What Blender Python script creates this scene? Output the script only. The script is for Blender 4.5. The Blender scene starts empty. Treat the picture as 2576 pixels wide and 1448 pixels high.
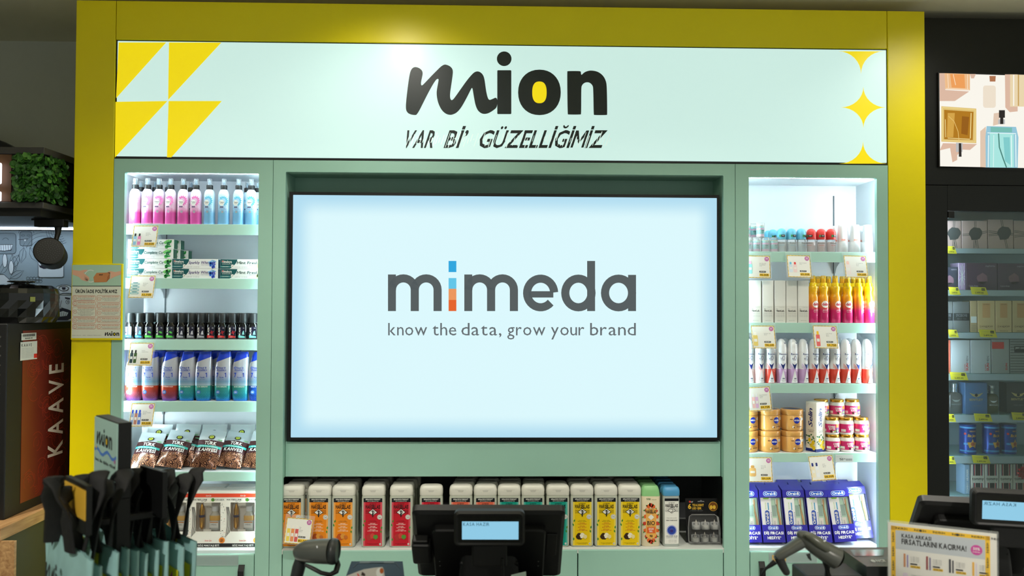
import bpy, bmesh, math, random
from mathutils import Vector, Matrix
random.seed(7)
sc = bpy.context.scene
COL = sc.collection
PI = math.pi
# ---------------------------------------------------------------- camera
FPX, CAMC = 2003.0, Vector((0.0, -3.05, 1.55))
_p, _y, _r = [math.radians(a) for a in (1.2028, 1.3790, 0.2465)]
_f = Vector((math.sin(_y)*math.cos(_p), math.cos(_y)*math.cos(_p), math.sin(_p)))
_rt = Vector((math.cos(_y), -math.sin(_y), 0)); _up = _rt.cross(_f)
RT = _rt*math.cos(_r)+_up*math.sin(_r); UP = _up*math.cos(_r)-_rt*math.sin(_r); FW = _f
cd = bpy.data.cameras.new('camera'); cam = bpy.data.objects.new('camera', cd); COL.objects.link(cam)
cd.sensor_width = 36.0; cd.lens = FPX/2576*36.0; cd.clip_start = .05
cam.matrix_world = Matrix(((RT.x, UP.x, -FW.x, CAMC.x), (RT.y, UP.y, -FW.y, CAMC.y), (RT.z, UP.z, -FW.z, CAMC.z), (0, 0, 0, 1)))
cd.dof.use_dof = True; cd.dof.focus_distance = 3.06; cd.dof.aperture_fstop = 4.2
sc.camera = cam
# ---------------------------------------------------------------- world, exposure, ceiling downlights, added fill lamps
w = bpy.data.worlds.new('store_light'); sc.world = w; w.use_nodes = True
bg = w.node_tree.nodes['Background']; bg.inputs[0].default_value = (.95, 1.0, .92, 1); bg.inputs[1].default_value = .45
vs = sc.view_settings; vs.view_transform = 'Standard'; vs.look = 'None'; vs.exposure = 0.0; vs.gamma = 1.0; vs.use_curve_mapping = False
def spot(name, loc, aim, power, size, blend, col=(1, .95, .85), rad=.035):
    l = bpy.data.lights.new(name, 'SPOT'); l.energy = power; l.spot_size = math.radians(size); l.spot_blend = blend
    l.color = col; l.shadow_soft_size = rad
    o = bpy.data.objects.new(name, l); COL.objects.link(o); o.location = loc
    o.rotation_euler = (Vector(aim)-Vector(loc)).to_track_quat('-Z', 'Y').to_euler()
CEIL = 2.745
LAMPS = [((-.38, -.46, CEIL-.05), (-.38, -.02, 1.7), 15, 128, 1.),
         ((1.78, -.50, CEIL-.05), (1.78, -.02, 1.7), 17, 120, 1.),
         ((-1.25, -1.2, CEIL-.05), (-1.25, -.1, 1.2), 20, 76, 1.),
         ((.75, -1.3, CEIL-.05), (.75, -.1, .6), 56, 84, 1.),
         ((-1.98, -1.6, CEIL-.05), (-2.08, -.3, .9), 190, 44, 1.),  # added fill, turned onto the kiosk to brighten its wood and red panel
         ((-.45, -1.3, CEIL-.05), (-.45, -.1, .6), 58, 84, 1.),  # added fill to brighten the lower shelves and doors
         ((-1.05, -.88, CEIL-.05), (-1.05, -.88, 0), 160, 34, .6),  # added so that light bounced off the floor lifts the ceiling
         ((1.25, -.88, CEIL-.05), (1.25, -.88, 0), 160, 34, .6),  # second added floor-bounce lamp, right half
         ((1.05, -3.6, CEIL-.05), (1.15, -1.45, 1.0), 210, 36, .9),  # added fill behind the camera to brighten the till foreground
         ((-.85, -3.6, CEIL-.05), (-.75, -1.5, 1.0), 150, 34, .9)]  # added fill behind the camera to brighten the bag stand
for i, (l, a, p_, s_, b_) in enumerate(LAMPS): spot('downlight_lamp', l, a, p_, s_, b_)
ADDED_PENDANTS = [(-1.75, -1.5, 2.42), (0., -1.7, 2.42), (1.75, -1.5, 2.42)]
for x_, y_, z_ in ADDED_PENDANTS:      # up-light of three invented pendants out of view, added to brighten the ceiling
    l = bpy.data.lights.new('added_fill_uplight', 'AREA'); l.shape = 'RECTANGLE'; l.size = 1.1; l.size_y = .06; l.energy = 5; l.color = (1, .95, .82)
    o = bpy.data.objects.new('added_fill_uplight', l); COL.objects.link(o); o.location = (x_, y_, z_+.032); o.rotation_euler = (PI, 0, 0)

# ---------------------------------------------------------------- helpers
def pt(px, py, Y=0.0):
    """world point that photo pixel (px, py) shows at depth Y"""
    d = RT*((px-1288)/FPX) - UP*((py-724)/FPX) + FW
    return CAMC + d*((Y-CAMC.y)/d.y)
def X(px, Y=0.0, py=766): return pt(px, py, Y).x
def Z(py, Y=0.0, px=1240): return pt(px, py, Y).z
def lin(c):
    return tuple((v/12.92 if v <= .04045 else ((v+.055)/1.055)**2.4) for v in [k/255.0 for k in c])
MATS = {}
def nodes_of(name):
    m = bpy.data.materials.new(name); m.use_nodes = True
    nt = m.node_tree; return m, nt, nt.nodes['Principled BSDF']
def mat(name, col, rough=.5, metal=0., emit=0., trans=0., alpha=1., noise=0., nscale=40., bump=0., coat=0., spec=.5, ior=1.45):
    if name in MATS: return name
    m, nt, b = nodes_of(name); c = lin(col)
    b.inputs['Base Color'].default_value = (*c, 1); b.inputs['Roughness'].default_value = rough; b.inputs['Metallic'].default_value = metal
    b.inputs['Specular IOR Level'].default_value = spec; b.inputs['IOR'].default_value = ior
    if emit: b.inputs['Emission Color'].default_value = (*c, 1); b.inputs['Emission Strength'].default_value = emit
    if trans: b.inputs['Transmission Weight'].default_value = trans
    if alpha < 1: b.inputs['Alpha'].default_value = alpha
    if coat: b.inputs['Coat Weight'].default_value = coat; b.inputs['Coat Roughness'].default_value = .08
    if noise or bump:
        tc = nt.nodes.new('ShaderNodeTexCoord'); n = nt.nodes.new('ShaderNodeTexNoise'); n.inputs['Scale'].default_value = nscale; n.inputs['Detail'].default_value = 4
        nt.links.new(tc.outputs['Object'], n.inputs['Vector'])
        if noise:
            r = nt.nodes.new('ShaderNodeValToRGB'); lo = [max(0, v*(1-noise)) for v in c]; hi = [min(1, v*(1+noise)) for v in c]
            r.color_ramp.elements[0].position = .3; r.color_ramp.elements[0].color = (*lo, 1)
            r.color_ramp.elements[1].position = .7; r.color_ramp.elements[1].color = (*hi, 1)
            nt.links.new(n.outputs['Fac'], r.inputs['Fac']); nt.links.new(r.outputs['Color'], b.inputs['Base Color'])
        if bump:
            bp = nt.nodes.new('ShaderNodeBump'); bp.inputs['Strength'].default_value = bump; bp.inputs['Distance'].default_value = .002
            nt.links.new(n.outputs['Fac'], bp.inputs['Height']); nt.links.new(bp.outputs['Normal'], b.inputs['Normal'])
    MATS[name] = m; return name
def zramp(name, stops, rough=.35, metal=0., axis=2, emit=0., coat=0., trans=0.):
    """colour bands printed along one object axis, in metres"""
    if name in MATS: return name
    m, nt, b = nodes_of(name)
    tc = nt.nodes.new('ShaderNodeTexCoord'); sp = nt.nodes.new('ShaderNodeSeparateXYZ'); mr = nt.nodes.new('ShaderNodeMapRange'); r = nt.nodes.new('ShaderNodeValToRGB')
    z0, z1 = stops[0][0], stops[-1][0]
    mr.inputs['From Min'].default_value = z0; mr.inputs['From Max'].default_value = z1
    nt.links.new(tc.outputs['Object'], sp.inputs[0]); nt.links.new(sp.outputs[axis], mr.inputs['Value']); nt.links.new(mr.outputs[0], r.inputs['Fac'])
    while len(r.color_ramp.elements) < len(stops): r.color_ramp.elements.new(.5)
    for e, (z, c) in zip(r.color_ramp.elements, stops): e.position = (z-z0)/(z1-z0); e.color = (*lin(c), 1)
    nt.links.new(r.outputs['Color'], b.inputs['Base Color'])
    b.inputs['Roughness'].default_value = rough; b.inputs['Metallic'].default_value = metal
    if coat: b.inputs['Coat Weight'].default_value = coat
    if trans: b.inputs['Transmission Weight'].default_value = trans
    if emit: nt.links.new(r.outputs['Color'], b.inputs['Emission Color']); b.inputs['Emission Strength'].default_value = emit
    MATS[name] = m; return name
def clear(name, col=(255, 255, 255), alpha=.12, rough=.05):
    """thin clear plastic or glass: mostly see-through with a glossy face"""
    if name in MATS: return name
    m, nt, b = nodes_of(name); out = nt.nodes['Material Output']
    tr = nt.nodes.new('ShaderNodeBsdfTransparent'); tr.inputs[0].default_value = (*[1-(1-v)*.5 for v in lin(col)], 1)
    mx = nt.nodes.new('ShaderNodeMixShader'); fr = nt.nodes.new('ShaderNodeFresnel'); fr.inputs[0].default_value = 1.35
    ad = nt.nodes.new('ShaderNodeMath'); ad.operation = 'ADD'; ad.inputs[1].default_value = alpha; ad.use_clamp = True
    nt.links.new(fr.outputs[0], ad.inputs[0]); nt.links.new(ad.outputs[0], mx.inputs[0])
    nt.links.new(tr.outputs[0], mx.inputs[1]); nt.links.new(b.outputs[0], mx.inputs[2]); nt.links.new(mx.outputs[0], out.inputs[0])
    b.inputs['Base Color'].default_value = (*lin(col), 1); b.inputs['Roughness'].default_value = rough
    MATS[name] = m; return name

# glyph outlines of the built-in font, three weights
CH = sorted(set("ABCDEFGHIJKLMNOPQRSTUVWXYZabcdefghijklmnopqrstuvwxyz0123456789ÜĞİŞÇÖışğüçö₺%.,'’!-:&*+/"))
GLY = {}
def make_glyphs():
    tmp = []
    for wt, off in enumerate((0, .016, .034)):
        for ch in CH:
            c = bpy.data.curves.new('g', 'FONT'); c.body = ch; c.resolution_u = 2; c.offset = off
            o = bpy.data.objects.new('g', c); COL.objects.link(o); tmp.append((wt, ch, o, c))
    dg = bpy.context.evaluated_depsgraph_get()
    for wt, ch, o, c in tmp:
        me = bpy.data.meshes.new_from_object(o.evaluated_get(dg))
        vv = [(v.co.x, v.co.y) for v in me.vertices]; ff = [tuple(p.vertices) for p in me.polygons]
        x0 = min((a for a, _ in vv), default=0); x1 = max((a for a, _ in vv), default=.3)
        GLY[wt, ch] = ([(a-x0, b_) for a, b_ in vv], ff, x1-x0); bpy.data.meshes.remove(me)
    for wt, ch, o, c in tmp: bpy.data.objects.remove(o); bpy.data.curves.remove(c)
make_glyphs()
def compose(ch, base, marks):
    for wt in range(3):
        gv, gf, gw = GLY[wt, base]; gv, gf = list(gv), list(gf); e = (0, .016, .034)[wt]
        for m in marks(gw, e): n = len(gv); gv += m; gf.append(tuple(range(n, n+len(m))))
        GLY[wt, ch] = (gv, gf, gw)
def _dot(gw, e, y=.80): r = .055+e; return [[(gw/2-r, y-r), (gw/2+r, y-r), (gw/2+r, y+r), (gw/2-r, y+r)]]
def _breve(gw, e, y=.90): a = [(gw/2+.15*math.cos(math.radians(t_)), y+.13*math.sin(math.radians(t_))) for t_ in range(180, 361, 30)]; return [a+[(gw/2+(.15-.05-e*1.5)*math.cos(math.radians(t_)), y+(.13-.05-e*1.5)*math.sin(math.radians(t_))) for t_ in range(360, 179, -30)]]
def _ced(gw, e): return [[(gw/2-.02-e, .0), (gw/2+.03+e, .0), (gw/2+.07+e, -.09), (gw/2+.02, -.17-e), (gw/2-.09, -.17-e), (gw/2-.09, -.12), (gw/2+.0, -.11)]]
compose('İ', 'I', _dot); compose('Ğ', 'G', _breve); compose('Ş', 'S', _ced); compose('ş', 's', _ced); compose('ğ', 'g', lambda w_, e: _breve(w_, e, .68))

def _m(wt):
    e = (0, .016, .034)[wt]; t_ = .085+2*e; w_ = .66+e
    GLY[wt, 'M'] = ([(0, 0), (0, .69), (1.2*t_, .69), (w_/2, .30), (w_-1.2*t_, .69), (w_, .69), (w_, 0), (w_-t_, 0), (w_-t_, .45), (w_/2, .30-1.2*t_), (t_, .45), (t_, 0)], [(0, 1, 2, 10, 11), (2, 3, 9, 10), (3, 4, 8, 9), (4, 5, 6, 7, 8)], w_)
def _one(wt):
    e = (0, .016, .034)[wt]; t_ = .085+2*e; w_ = .20+t_
    GLY[wt, '1'] = ([(w_-t_, 0), (w_, 0), (w_, .69), (w_-t_*.9, .69), (0, .60), (0, .60-t_*.9), (w_-t_, .56)], [(0, 1, 2, 3, 6), (3, 4, 5, 6)], w_)
for wt in range(3): _m(wt); _one(wt)

def rrect(w, d, r, n=3, cx=0, cy=0):
    r = min(r, w/2-1e-5, d/2-1e-5); o = []
    for k, (sx, sy) in enumerate(((1, -1), (1, 1), (-1, 1), (-1, -1))):
        a0 = -PI/2+k*PI/2
        for i in range(n+1):
            a = a0+PI/2*i/n; o.append((cx+sx*(w/2-r)+r*math.cos(a), cy+sy*(d/2-r)+r*math.sin(a)))
    return o
def ell(w, d, n=20, cx=0, cy=0):
    return [(cx+w/2*math.cos(2*PI*i/n), cy+d/2*math.sin(2*PI*i/n)) for i in range(n)]
def arc(cx, cy, r, a0, a1, n=8, ry=None):
    ry = r if ry is None else ry
    return [(cx+r*math.cos(math.radians(a0+(a1-a0)*i/n)), cy+ry*math.sin(math.radians(a0+(a1-a0)*i/n))) for i in range(n+1)]
def front(y0): return lambda u, v: (u, y0, v)
def cyl(r, ry=None, off=.0006):
    """wrap a flat print round a bottle of half-width r and half-depth ry"""
    ry = r if ry is None else ry
    def g(u, v):
        a = u/r; return ((r+off)*math.sin(a), -(ry+off)*math.cos(a), v)
    return g
class MB:
    def __init__(s): s.v = []; s.f = []; s.m = []; s.s = []; s.mats = []
    def k(s, m):
        if m not in s.mats: s.mats.append(m)
        return s.mats.index(m)
    def add(s, vs_, fs, m, smooth=False):
        b = len(s.v); s.v += [tuple(q) for q in vs_]; k = s.k(m)
        for f in fs: s.f.append(tuple(i+b for i in f)); s.m.append(k); s.s.append(smooth)
        return s
    def box(s, x0, x1, y0, y1, z0, z1, m, bev=0., seg=2):
        if x0 > x1: x0, x1 = x1, x0
        if bev <= 0:
            vv = [(x0, y0, z0), (x1, y0, z0), (x1, y1, z0), (x0, y1, z0), (x0, y0, z1), (x1, y0, z1), (x1, y1, z1), (x0, y1, z1)]
            return s.add(vv, [(3, 2, 1, 0), (4, 5, 6, 7), (0, 1, 5, 4), (1, 2, 6, 5), (2, 3, 7, 6), (3, 0, 4, 7)], m)
        bm = bmesh.new(); bmesh.ops.create_cube(bm, size=1)
        for q in bm.verts: q.co = Vector(((x0+x1)/2+q.co.x*(x1-x0), (y0+y1)/2+q.co.y*(y1-y0), (z0+z1)/2+q.co.z*(z1-z0)))
        bmesh.ops.bevel(bm, geom=bm.edges[:], offset=min(bev, (x1-x0)*.45, (y1-y0)*.45, (z1-z0)*.45), segments=seg, affect='EDGES', profile=.5)
        bm.verts.index_update(); s.add([q.co[:] for q in bm.verts], [[q.index for q in f.verts] for f in bm.faces], m, False); bm.free(); return s
    def poly(s, pts, xf, m): return s.add([xf(*q) for q in pts], [tuple(range(len(pts)))], m)
    def rect(s, u0, u1, v0, v1, xf, m, nu=1):
        vv = []; 
        for i in range(nu+1):
            u = u0+(u1-u0)*i/nu; vv += [xf(u, v0), xf(u, v1)]
        return s.add(vv, [(2*i, 2*i+2, 2*i+3, 2*i+1) for i in range(nu)], m)
    def disc(s, cu, cv, r, xf, m, n=18, rv=None):
        rv = rv or r; K = 3 if r > .004 else 1; vv = [xf(cu, cv)]
        for k in range(1, K+1): vv += [xf(*q) for q in ell(2*r*k/K, 2*rv*k/K, n, cu, cv)]
        ff = [(0, 1+i, 1+(i+1) % n) for i in range(n)]
        for k in range(K-1): ff += [(1+k*n+i, 1+(k+1)*n+i, 1+(k+1)*n+(i+1) % n, 1+k*n+(i+1) % n) for i in range(n)]
        return s.add(vv, ff, m)
    def polyw(s, pts, xf, m, cuts=2):
        """polygon cut fine enough to follow a round bottle"""
        bm = bmesh.new(); bm.faces.new([bm.verts.new((a, 0, b)) for a, b in pts]); bmesh.ops.triangulate(bm, faces=bm.faces[:])
        for _ in range(cuts): bmesh.ops.subdivide_edges(bm, edges=bm.edges[:], cuts=1, use_grid_fill=True)
        bm.verts.index_update(); s.add([xf(q.co.x, q.co.z) for q in bm.verts], [[q.index for q in f.verts] for f in bm.faces], m); bm.free(); return s
    def line(s, pts, wd, xf, m, closed=False):
        """flat drawn stroke along 2-D points"""
        n = len(pts); L = []; R_ = []
        for i in range(n):
            a = pts[(i-1) % n] if (closed or i > 0) else pts[i]; c = pts[(i+1) % n] if (closed or i < n-1) else pts[i]
            dx, dy = c[0]-a[0], c[1]-a[1]; q = math.hypot(dx, dy) or 1; nx, ny = -dy/q*wd/2, dx/q*wd/2
            L.append(xf(pts[i][0]+nx, pts[i][1]+ny)); R_.append(xf(pts[i][0]-nx, pts[i][1]-ny))
        vv = [p for lr in zip(L, R_) for p in lr]; N = n if closed else n-1
        return s.add(vv, [(2*i, 2*i+1, 2*((i+1) % n)+1, 2*((i+1) % n)) for i in range(N)], m)
    def prism(s, pts, y0, y1, m, msides=None):
        """outline in x,z pushed from y0 to y1"""
        n = len(pts); vv = [(a, y0, b) for a, b in pts]+[(a, y1, b) for a, b in pts]
        s.add(vv, [tuple(range(n)), tuple(range(2*n-1, n-1, -1))], m)
        return s.add(vv, [(i, n+i, n+(i+1) % n, (i+1) % n) for i in range(n)], msides or m)
    def loft(s, rings, m, cap=True, smooth=True):
        n = len(rings[0]); vv = [q for r in rings for q in r]; ff = []
        for k in range(len(rings)-1):
            for i in range(n): ff.append((k*n+i, k*n+(i+1) % n, (k+1)*n+(i+1) % n, (k+1)*n+i))
        s.add(vv, ff, m, smooth)
        if cap:
            s.add(rings[0], [tuple(range(n-1, -1, -1))], m); s.add(rings[-1], [tuple(range(n))], m)
        return s
    def stack(s, secs, m, n=3, smooth=True, cap=True):
        """bottle from rounded sections (z, width, depth, corner[, x offset[, y offset]])"""
        rr = []
        for q in secs:
            z, w_, d_, r_ = q[:4]; ox = q[4] if len(q) > 4 else 0; oy = q[5] if len(q) > 5 else 0
            rr.append([(a, b, z) for a, b in rrect(w_, d_, r_, n, ox, oy)])
        return s.loft(rr, m, cap, smooth)
    def lathe(s, prof, m, n=20, sx=1, sy=1, cx=0, cy=0, cap=True, smooth=True):
        return s.loft([[(cx+r*sx*math.cos(2*PI*i/n), cy+r*sy*math.sin(2*PI*i/n), z) for i in range(n)] for r, z in prof], m, cap, smooth)
    def tube(s, path, r, m, n=8, flat=1., cap=True):
        P = [Vector(q) for q in path]; rings = []; ref = Vector((0, 0, 1))
        for i, q in enumerate(P):
            t = (P[min(i+1, len(P)-1)]-P[max(i-1, 0)]).normalized(); a = t.cross(ref)
            if a.length < .05: a = t.cross(Vector((0, 1, 0)))
            a.normalize(); b = a.cross(t); rad = r[i] if isinstance(r, (list, tuple)) else r
            rings.append([tuple(q+a*rad*math.cos(2*PI*j/n)+b*rad*flat*math.sin(2*PI*j/n)) for j in range(n)])
        return s.loft(rings, m, cap)
    def text(s, t, cu, v, h, xf, m, w=None, wt=1, gap=.07, shear=0., rot=0., align=0, adv=None):
        """lettering centred on cu with baseline v, capital height h, squeezed to width w"""
        x = 0; items = []
        for ch in t:
            if ch == ' ': x += .3; continue
            g = GLY.get((wt, ch)) or GLY[wt, '-']
            wd_ = GLY[adv, ch][2] if adv is not None else g[2]
            items.append((x+(wd_-g[2])/2, g)); x += wd_+gap
        tw = max(x-gap, .01); sy = h/.69; sx = (w/tw) if w else sy
        ox = -tw/2*sx if align == 0 else (0 if align < 0 else -tw*sx)
        ca, sa = math.cos(rot), math.sin(rot)
        for x0, (gv, gf, gw) in items:
            pts = []
            for a, b in gv:
                uu = ox+(x0+a)*sx+shear*b*sy; vv = b*sy; pts.append(xf(cu+uu*ca-vv*sa, v+uu*sa+vv*ca))
            s.add(pts, gf, m)
        return s
    def xform(s, M): s.v = [tuple(M @ Vector(q)) for q in s.v]; return s
    def mesh(s, name):
        me = bpy.data.meshes.new(name); me.from_pydata(s.v, [], s.f); 
        for m in s.mats: me.materials.append(MATS[m])
        me.polygons.foreach_set('material_index', s.m); me.polygons.foreach_set('use_smooth', s.s); me.update(); return me
    def build(s, name, parent=None, loc=None):
        o = bpy.data.objects.new(name, s.mesh(name)); COL.objects.link(o)
        if parent: o.parent = parent
        if loc: o.location = loc
        return o
def tag(o, label, cat, group=None, kind=None):
    if label: o['label'] = label
    if cat: o['category'] = cat
    if group: o['group'] = group
    if kind: o['kind'] = kind
    return o
def thing(name, label, cat, loc=(0, 0, 0), rotz=0., group=None, rot=None):
    o = bpy.data.objects.new(name, None); COL.objects.link(o); o.location = loc; o.rotation_euler = rot or (0, 0, rotz)
    o.empty_display_size = .02
    return tag(o, label, cat, group)
def dup(root, loc, rot=(0, 0, 0), label=None, group=None):
    r = root.copy(); COL.objects.link(r); r.location = loc; r.rotation_euler = rot
    if label: r['label'] = label
    if group: r['group'] = group
    for ch in KIDS[root.name]:
        c = ch.copy(); COL.objects.link(c); c.parent = r
        for g in KIDS.get(ch.name, []):
            d = g.copy(); COL.objects.link(d); d.parent = c
    return r
KIDS = {}
def remember(root):
    KIDS[root.name] = [o for o in COL.objects if o.parent == root]
    for c in KIDS[root.name]: KIDS[c.name] = [o for o in COL.objects if o.parent == c]
    return root
class Proto:
    """first placing moves the built thing itself, later ones copy it"""
    def __init__(s, root): s.root = remember(root); s.used = False
    def put(s, loc, rot=(0, 0, 0), label=None, group=None):
        if s.used: return dup(s.root, loc, rot, label, group)
        s.used = True; r = s.root; r.location = loc; r.rotation_euler = rot
        if label: r['label'] = label
        if group: r['group'] = group
        return r
ORD = ['first', 'second', 'third', 'fourth', 'fifth', 'sixth', 'seventh', 'eighth', 'ninth', 'tenth', 'eleventh', 'twelfth', 'thirteenth', 'fourteenth']
def struct(o): o['kind'] = 'structure'; return o

# ---------------------------------------------------------------- shared materials
YEL = mat('yellow_laminate', (236, 218, 0), .38, noise=.015, nscale=6, spec=.45)
GRN = mat('sage_laminate', (158, 202, 187), .42, noise=.02, nscale=5)
GRD = mat('sage_edge', (150, 190, 170), .5)
WHT = mat('white_paint', (236, 238, 240), .55)
OFF = mat('offwhite_print', (238, 238, 232), .5)
BLK = mat('black_plastic', (16, 17, 18), .45)
BLK2 = mat('black_gloss', (8, 9, 9), .12, coat=.5)
DGR = mat('charcoal_print', (42, 48, 50), .6)
INK = mat('ink_black', (22, 22, 24), .6)
NAVY = mat('ink_navy', (22, 30, 90), .5)
ACR = clear('clear_acrylic', (250, 252, 252), .10)
FLM = clear('clear_film', (255, 255, 255), .0, .02)
GLS = clear('clear_glass', (225, 240, 240), .04, .02)
CLP = clear('clear_plastic', (245, 248, 250), .16, .12)
RED = mat('ink_red', (215, 45, 40), .5)
PYL = mat('tag_yellow', (250, 205, 40), .5)
PNK = mat('badge_pink', (190, 95, 165), .5)
GRY = mat('ink_grey', (120, 122, 124), .6)
GOLD = mat('gold_foil', (214, 160, 60), .25, metal=.9)
# ================================================================ the setting
def pxf(Y): return lambda u, v: tuple(pt(u, v, Y))
def pxt(Y): return lambda u, v: tuple(pt(u, -v, Y))
L1, L2, L3, R3, R2, R1 = -1.5915, -1.4416, -.840, .936, 1.534, 1.6824
ZT, ZH, ZG = 2.703, 2.5534, 2.098
CEI = mat('ceiling_paint', (236, 232, 206), .85, noise=.03, nscale=3)
FLR = mat('floor_tile_grey', (214, 212, 204), .3, noise=.1, nscale=5)
WALLG = mat('wall_paint_grey', (190, 194, 184), .8, noise=.03, nscale=3)
WALLB = mat('wall_paint_black', (22, 25, 26), .6)
struct(MB().box(-6, 6, -7, 1.2, -.1, 0, FLR).build('floor'))
ce = struct(MB().box(-6, 6, -7, 1.2, CEIL, CEIL+.1, CEI).build('ceiling'))
struct(MB().box(-6, 6, .62, .74, 0, CEIL, WALLG).build('wall_back'))
struct(MB().box(-3.7, -3.58, -7, .62, 0, CEIL, WALLG).build('wall_left'))
LMP = mat('lamp_lens', (255, 240, 215), .4, emit=6)
WTR = mat('white_trim', (225, 222, 214), .4)
PLACES = ['over the yellow header', 'over the right yellow pillar', 'over the coffee kiosk corner', 'over the screen cabinet', 'added as fill over the coffee machine', 'added as fill over the shower gels', 'added as fill over the floor before the left shelves', 'added as fill over the floor before the right shelves', 'added as fill in front of the right till', 'added as fill in front of the bag stand']
for (l, a, p_, s_, b_), plc in zip(LAMPS, PLACES):
    t = thing('downlight', 'round white recessed ceiling downlight '+plc, 'light', (l[0], l[1], CEIL), group='recessed ceiling downlights')
    MB().lathe([(.062, -.006), (.062, 0), (.048, 0), (.046, -.006)], WTR, 24, cap=False).lathe([(.062, -.006), (.046, -.006)], WTR, 24, cap=False).build('trim_ring', t)
    MB().lathe([(.045, -.0035), (.045, -.001)], LMP, 24).build('lens', t)

for (x_, y_, z_), plc in zip(ADDED_PENDANTS, ('left', 'middle', 'right')):  # made-up housings for the added up-lights, out of view
    t = thing('added_linear_pendant', f'added slim white linear pendant lamp over the till counter, {plc} of three', 'light', (x_, y_, z_), group='added linear pendant lamps')
    MB().box(-.57, .57, -.04, .04, 0, .028, WTR, .003).build('housing', t)
    for q in (-.5, .5): MB().tube([(q, 0, .0285), (q, 0, CEIL-z_-.0005)], .0015, WTR, 6).build('suspension_wire', t)
# ---------------------------------------------------------------- yellow portal
def panel(name, x0, x1, y0, y1, z0, z1, m, label, cat, bev=.0025):
    return tag(MB().box(x0, x1, y0, y1, z0, z1, m, bev).build(name), label, cat)
panel('yellow_pillar', L1, L2-.001, 0, .34, 0, ZT, YEL, 'tall glossy yellow pillar left of the shelves, behind the policy sign', 'pillar')
panel('yellow_pillar', R2+.001, R1, 0, .34, 0, ZT, YEL, 'tall glossy yellow pillar right of the shelves, beside the black perfume cabinet', 'pillar')
panel('yellow_header', L2+.001, R2-.001, 0, .34, ZH, ZT, YEL, 'long yellow header board above the lit sign', 'panel')

# ---------------------------------------------------------------- lit sign
sg = thing('lightbox_sign', 'long backlit pale mint sign with dark lettering under the yellow header', 'sign', (0, 0, 0))
def T(o, par): o.parent = par; return o
SGM = mat('sign_face_lit', (208, 240, 234), .35, emit=.64)
SGY = mat('sign_yellow_lit', (252, 226, 6), .35, emit=.52)
for k_, f_, e_ in ((SGM, .42, .81), (SGY, .4, .76)):
    bs = MATS[k_].node_tree.nodes['Principled BSDF']; bs.inputs['Emission Strength'].default_value = e_; bs.inputs['Base Color'].default_value = (*[v*f_ for v in bs.inputs['Base Color'].default_value[:3]], 1)
SGD = mat('sign_vinyl_dark', (40, 47, 49), .45)
MB().box(L2+.0015, R2-.0015, .004, .34, ZG+.002, ZH-.001, BLK).build('housing', sg)
sx0, sx1, sz0, sz1 = L2+.0075, R2-.005, ZG+.0095, ZH-.005
MB().box(sx0, sx1, -.001, .004, sz0, sz1, SGM, .0015).build('face', sg)
SY = -.0018
b = MB(); g = pxf(SY)
for q in ([(298.5, 106.8), (418, 106.8), (292, 247)], [(425, 106.8), (557, 106.8), (423, 251)], [(290.5, 256), (421, 254), (289, 396)], [(424, 254), (558, 254), (431, 395.5), (420, 395.5)]):
    b.poly(q, g, SGY)
b.build('yellow_triangles', sg)
b = MB()
def star(cx, cy, rx, ry, lo=0, hi=360):
    o = []
    for k, (ax, ay) in enumerate(((1, 0), (0, 1), (-1, 0), (0, -1))):
        bx, by = ((0, 1), (-1, 0), (0, -1), (1, 0))[k]
        for i in range(8):
            t_ = i/8*PI/2    # concave quarter: circle centred on the outer corner
            x_ = (ax+bx)-math.sin(t_)*ax*1-math.cos(t_)*bx*1 if False else (ax+bx) - (ax*math.sin(t_)+bx*math.cos(t_))
            y_ = (ay+by) - (ay*math.sin(t_)+by*math.cos(t_))
            o.append((cx+rx*x_, cy+ry*y_))
    return o
b.poly(star(2172, 270, 57, 52), g, SGY)
st = star(2166, 129, 57, 57); b.poly([q for q in st if q[1] >= 128.9], g, SGY)
st = star(2171, 411.5, 60, 56); b.poly([q for q in st if q[1] <= 411.6], g, SGY)
b.build('yellow_stars', sg)
def cr(p, s=4.025, ox=960, oy=100): return [(ox+a/s, oy+c/s) for a, c in p]
M_OUT = [(243,700),(250,600),(268,450),(285,340),(300,300),(320,280),(345,274),(380,285),(408,308),(417,335),(412,370),(398,430),(400,460),(410,462),(425,450),(500,370),(560,310),(600,270),(630,252),(650,250),(690,265),(715,290),(723,320),(718,370),(705,460),(693,540),(693,590),(705,612),(720,608),(740,585),(800,500),(860,415),(910,355),(940,327),(970,318),(1000,327),(1028,355),(1042,400),(1050,460),(1060,530),(1075,590),(1090,610),(1110,605),(1172,576),(1172,680),(1130,715),(1080,745),(1035,752),(1000,740),(970,710),(950,660),(938,600),(928,540),(920,490),(912,487),(900,510),(860,590),(810,680),(765,735),(720,757),(690,761),(650,750),(610,715),(580,660),(562,600),(556,540),(560,500),(575,420),(577,397),(565,395),(550,405),(520,450),(470,540),(420,640),(380,720),(355,757),(345,762),(300,758),(262,740)]
def smooth(p, n=1):
    for _ in range(n):
        q = []
        for i in range(len(p)):
            (a, b_), (c, d) = p[i], p[(i+1) % len(p)]; q += [(a*.75+c*.25, b_*.75+d*.25), (a*.25+c*.75, b_*.25+d*.75)]
        p = q
    return p
M_OUT = smooth(M_OUT, 2)
N_OUT = [(1878,322),(1884,316),(2010,316),(2018,324),(2020,362),(2050,330),(2090,314),(2130,310),(2190,322),(2240,358),(2270,410),(2281,470),(2285,756),(2280,762),(2152,762),(2147,756),(2143,490),(2135,460),(2110,435),(2080,428),(2050,437),(2028,460),(2021,490),(2021,751),(2015,757),(1889,757),(1883,751)]
N_OUT = smooth(N_OUT, 2)
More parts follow.
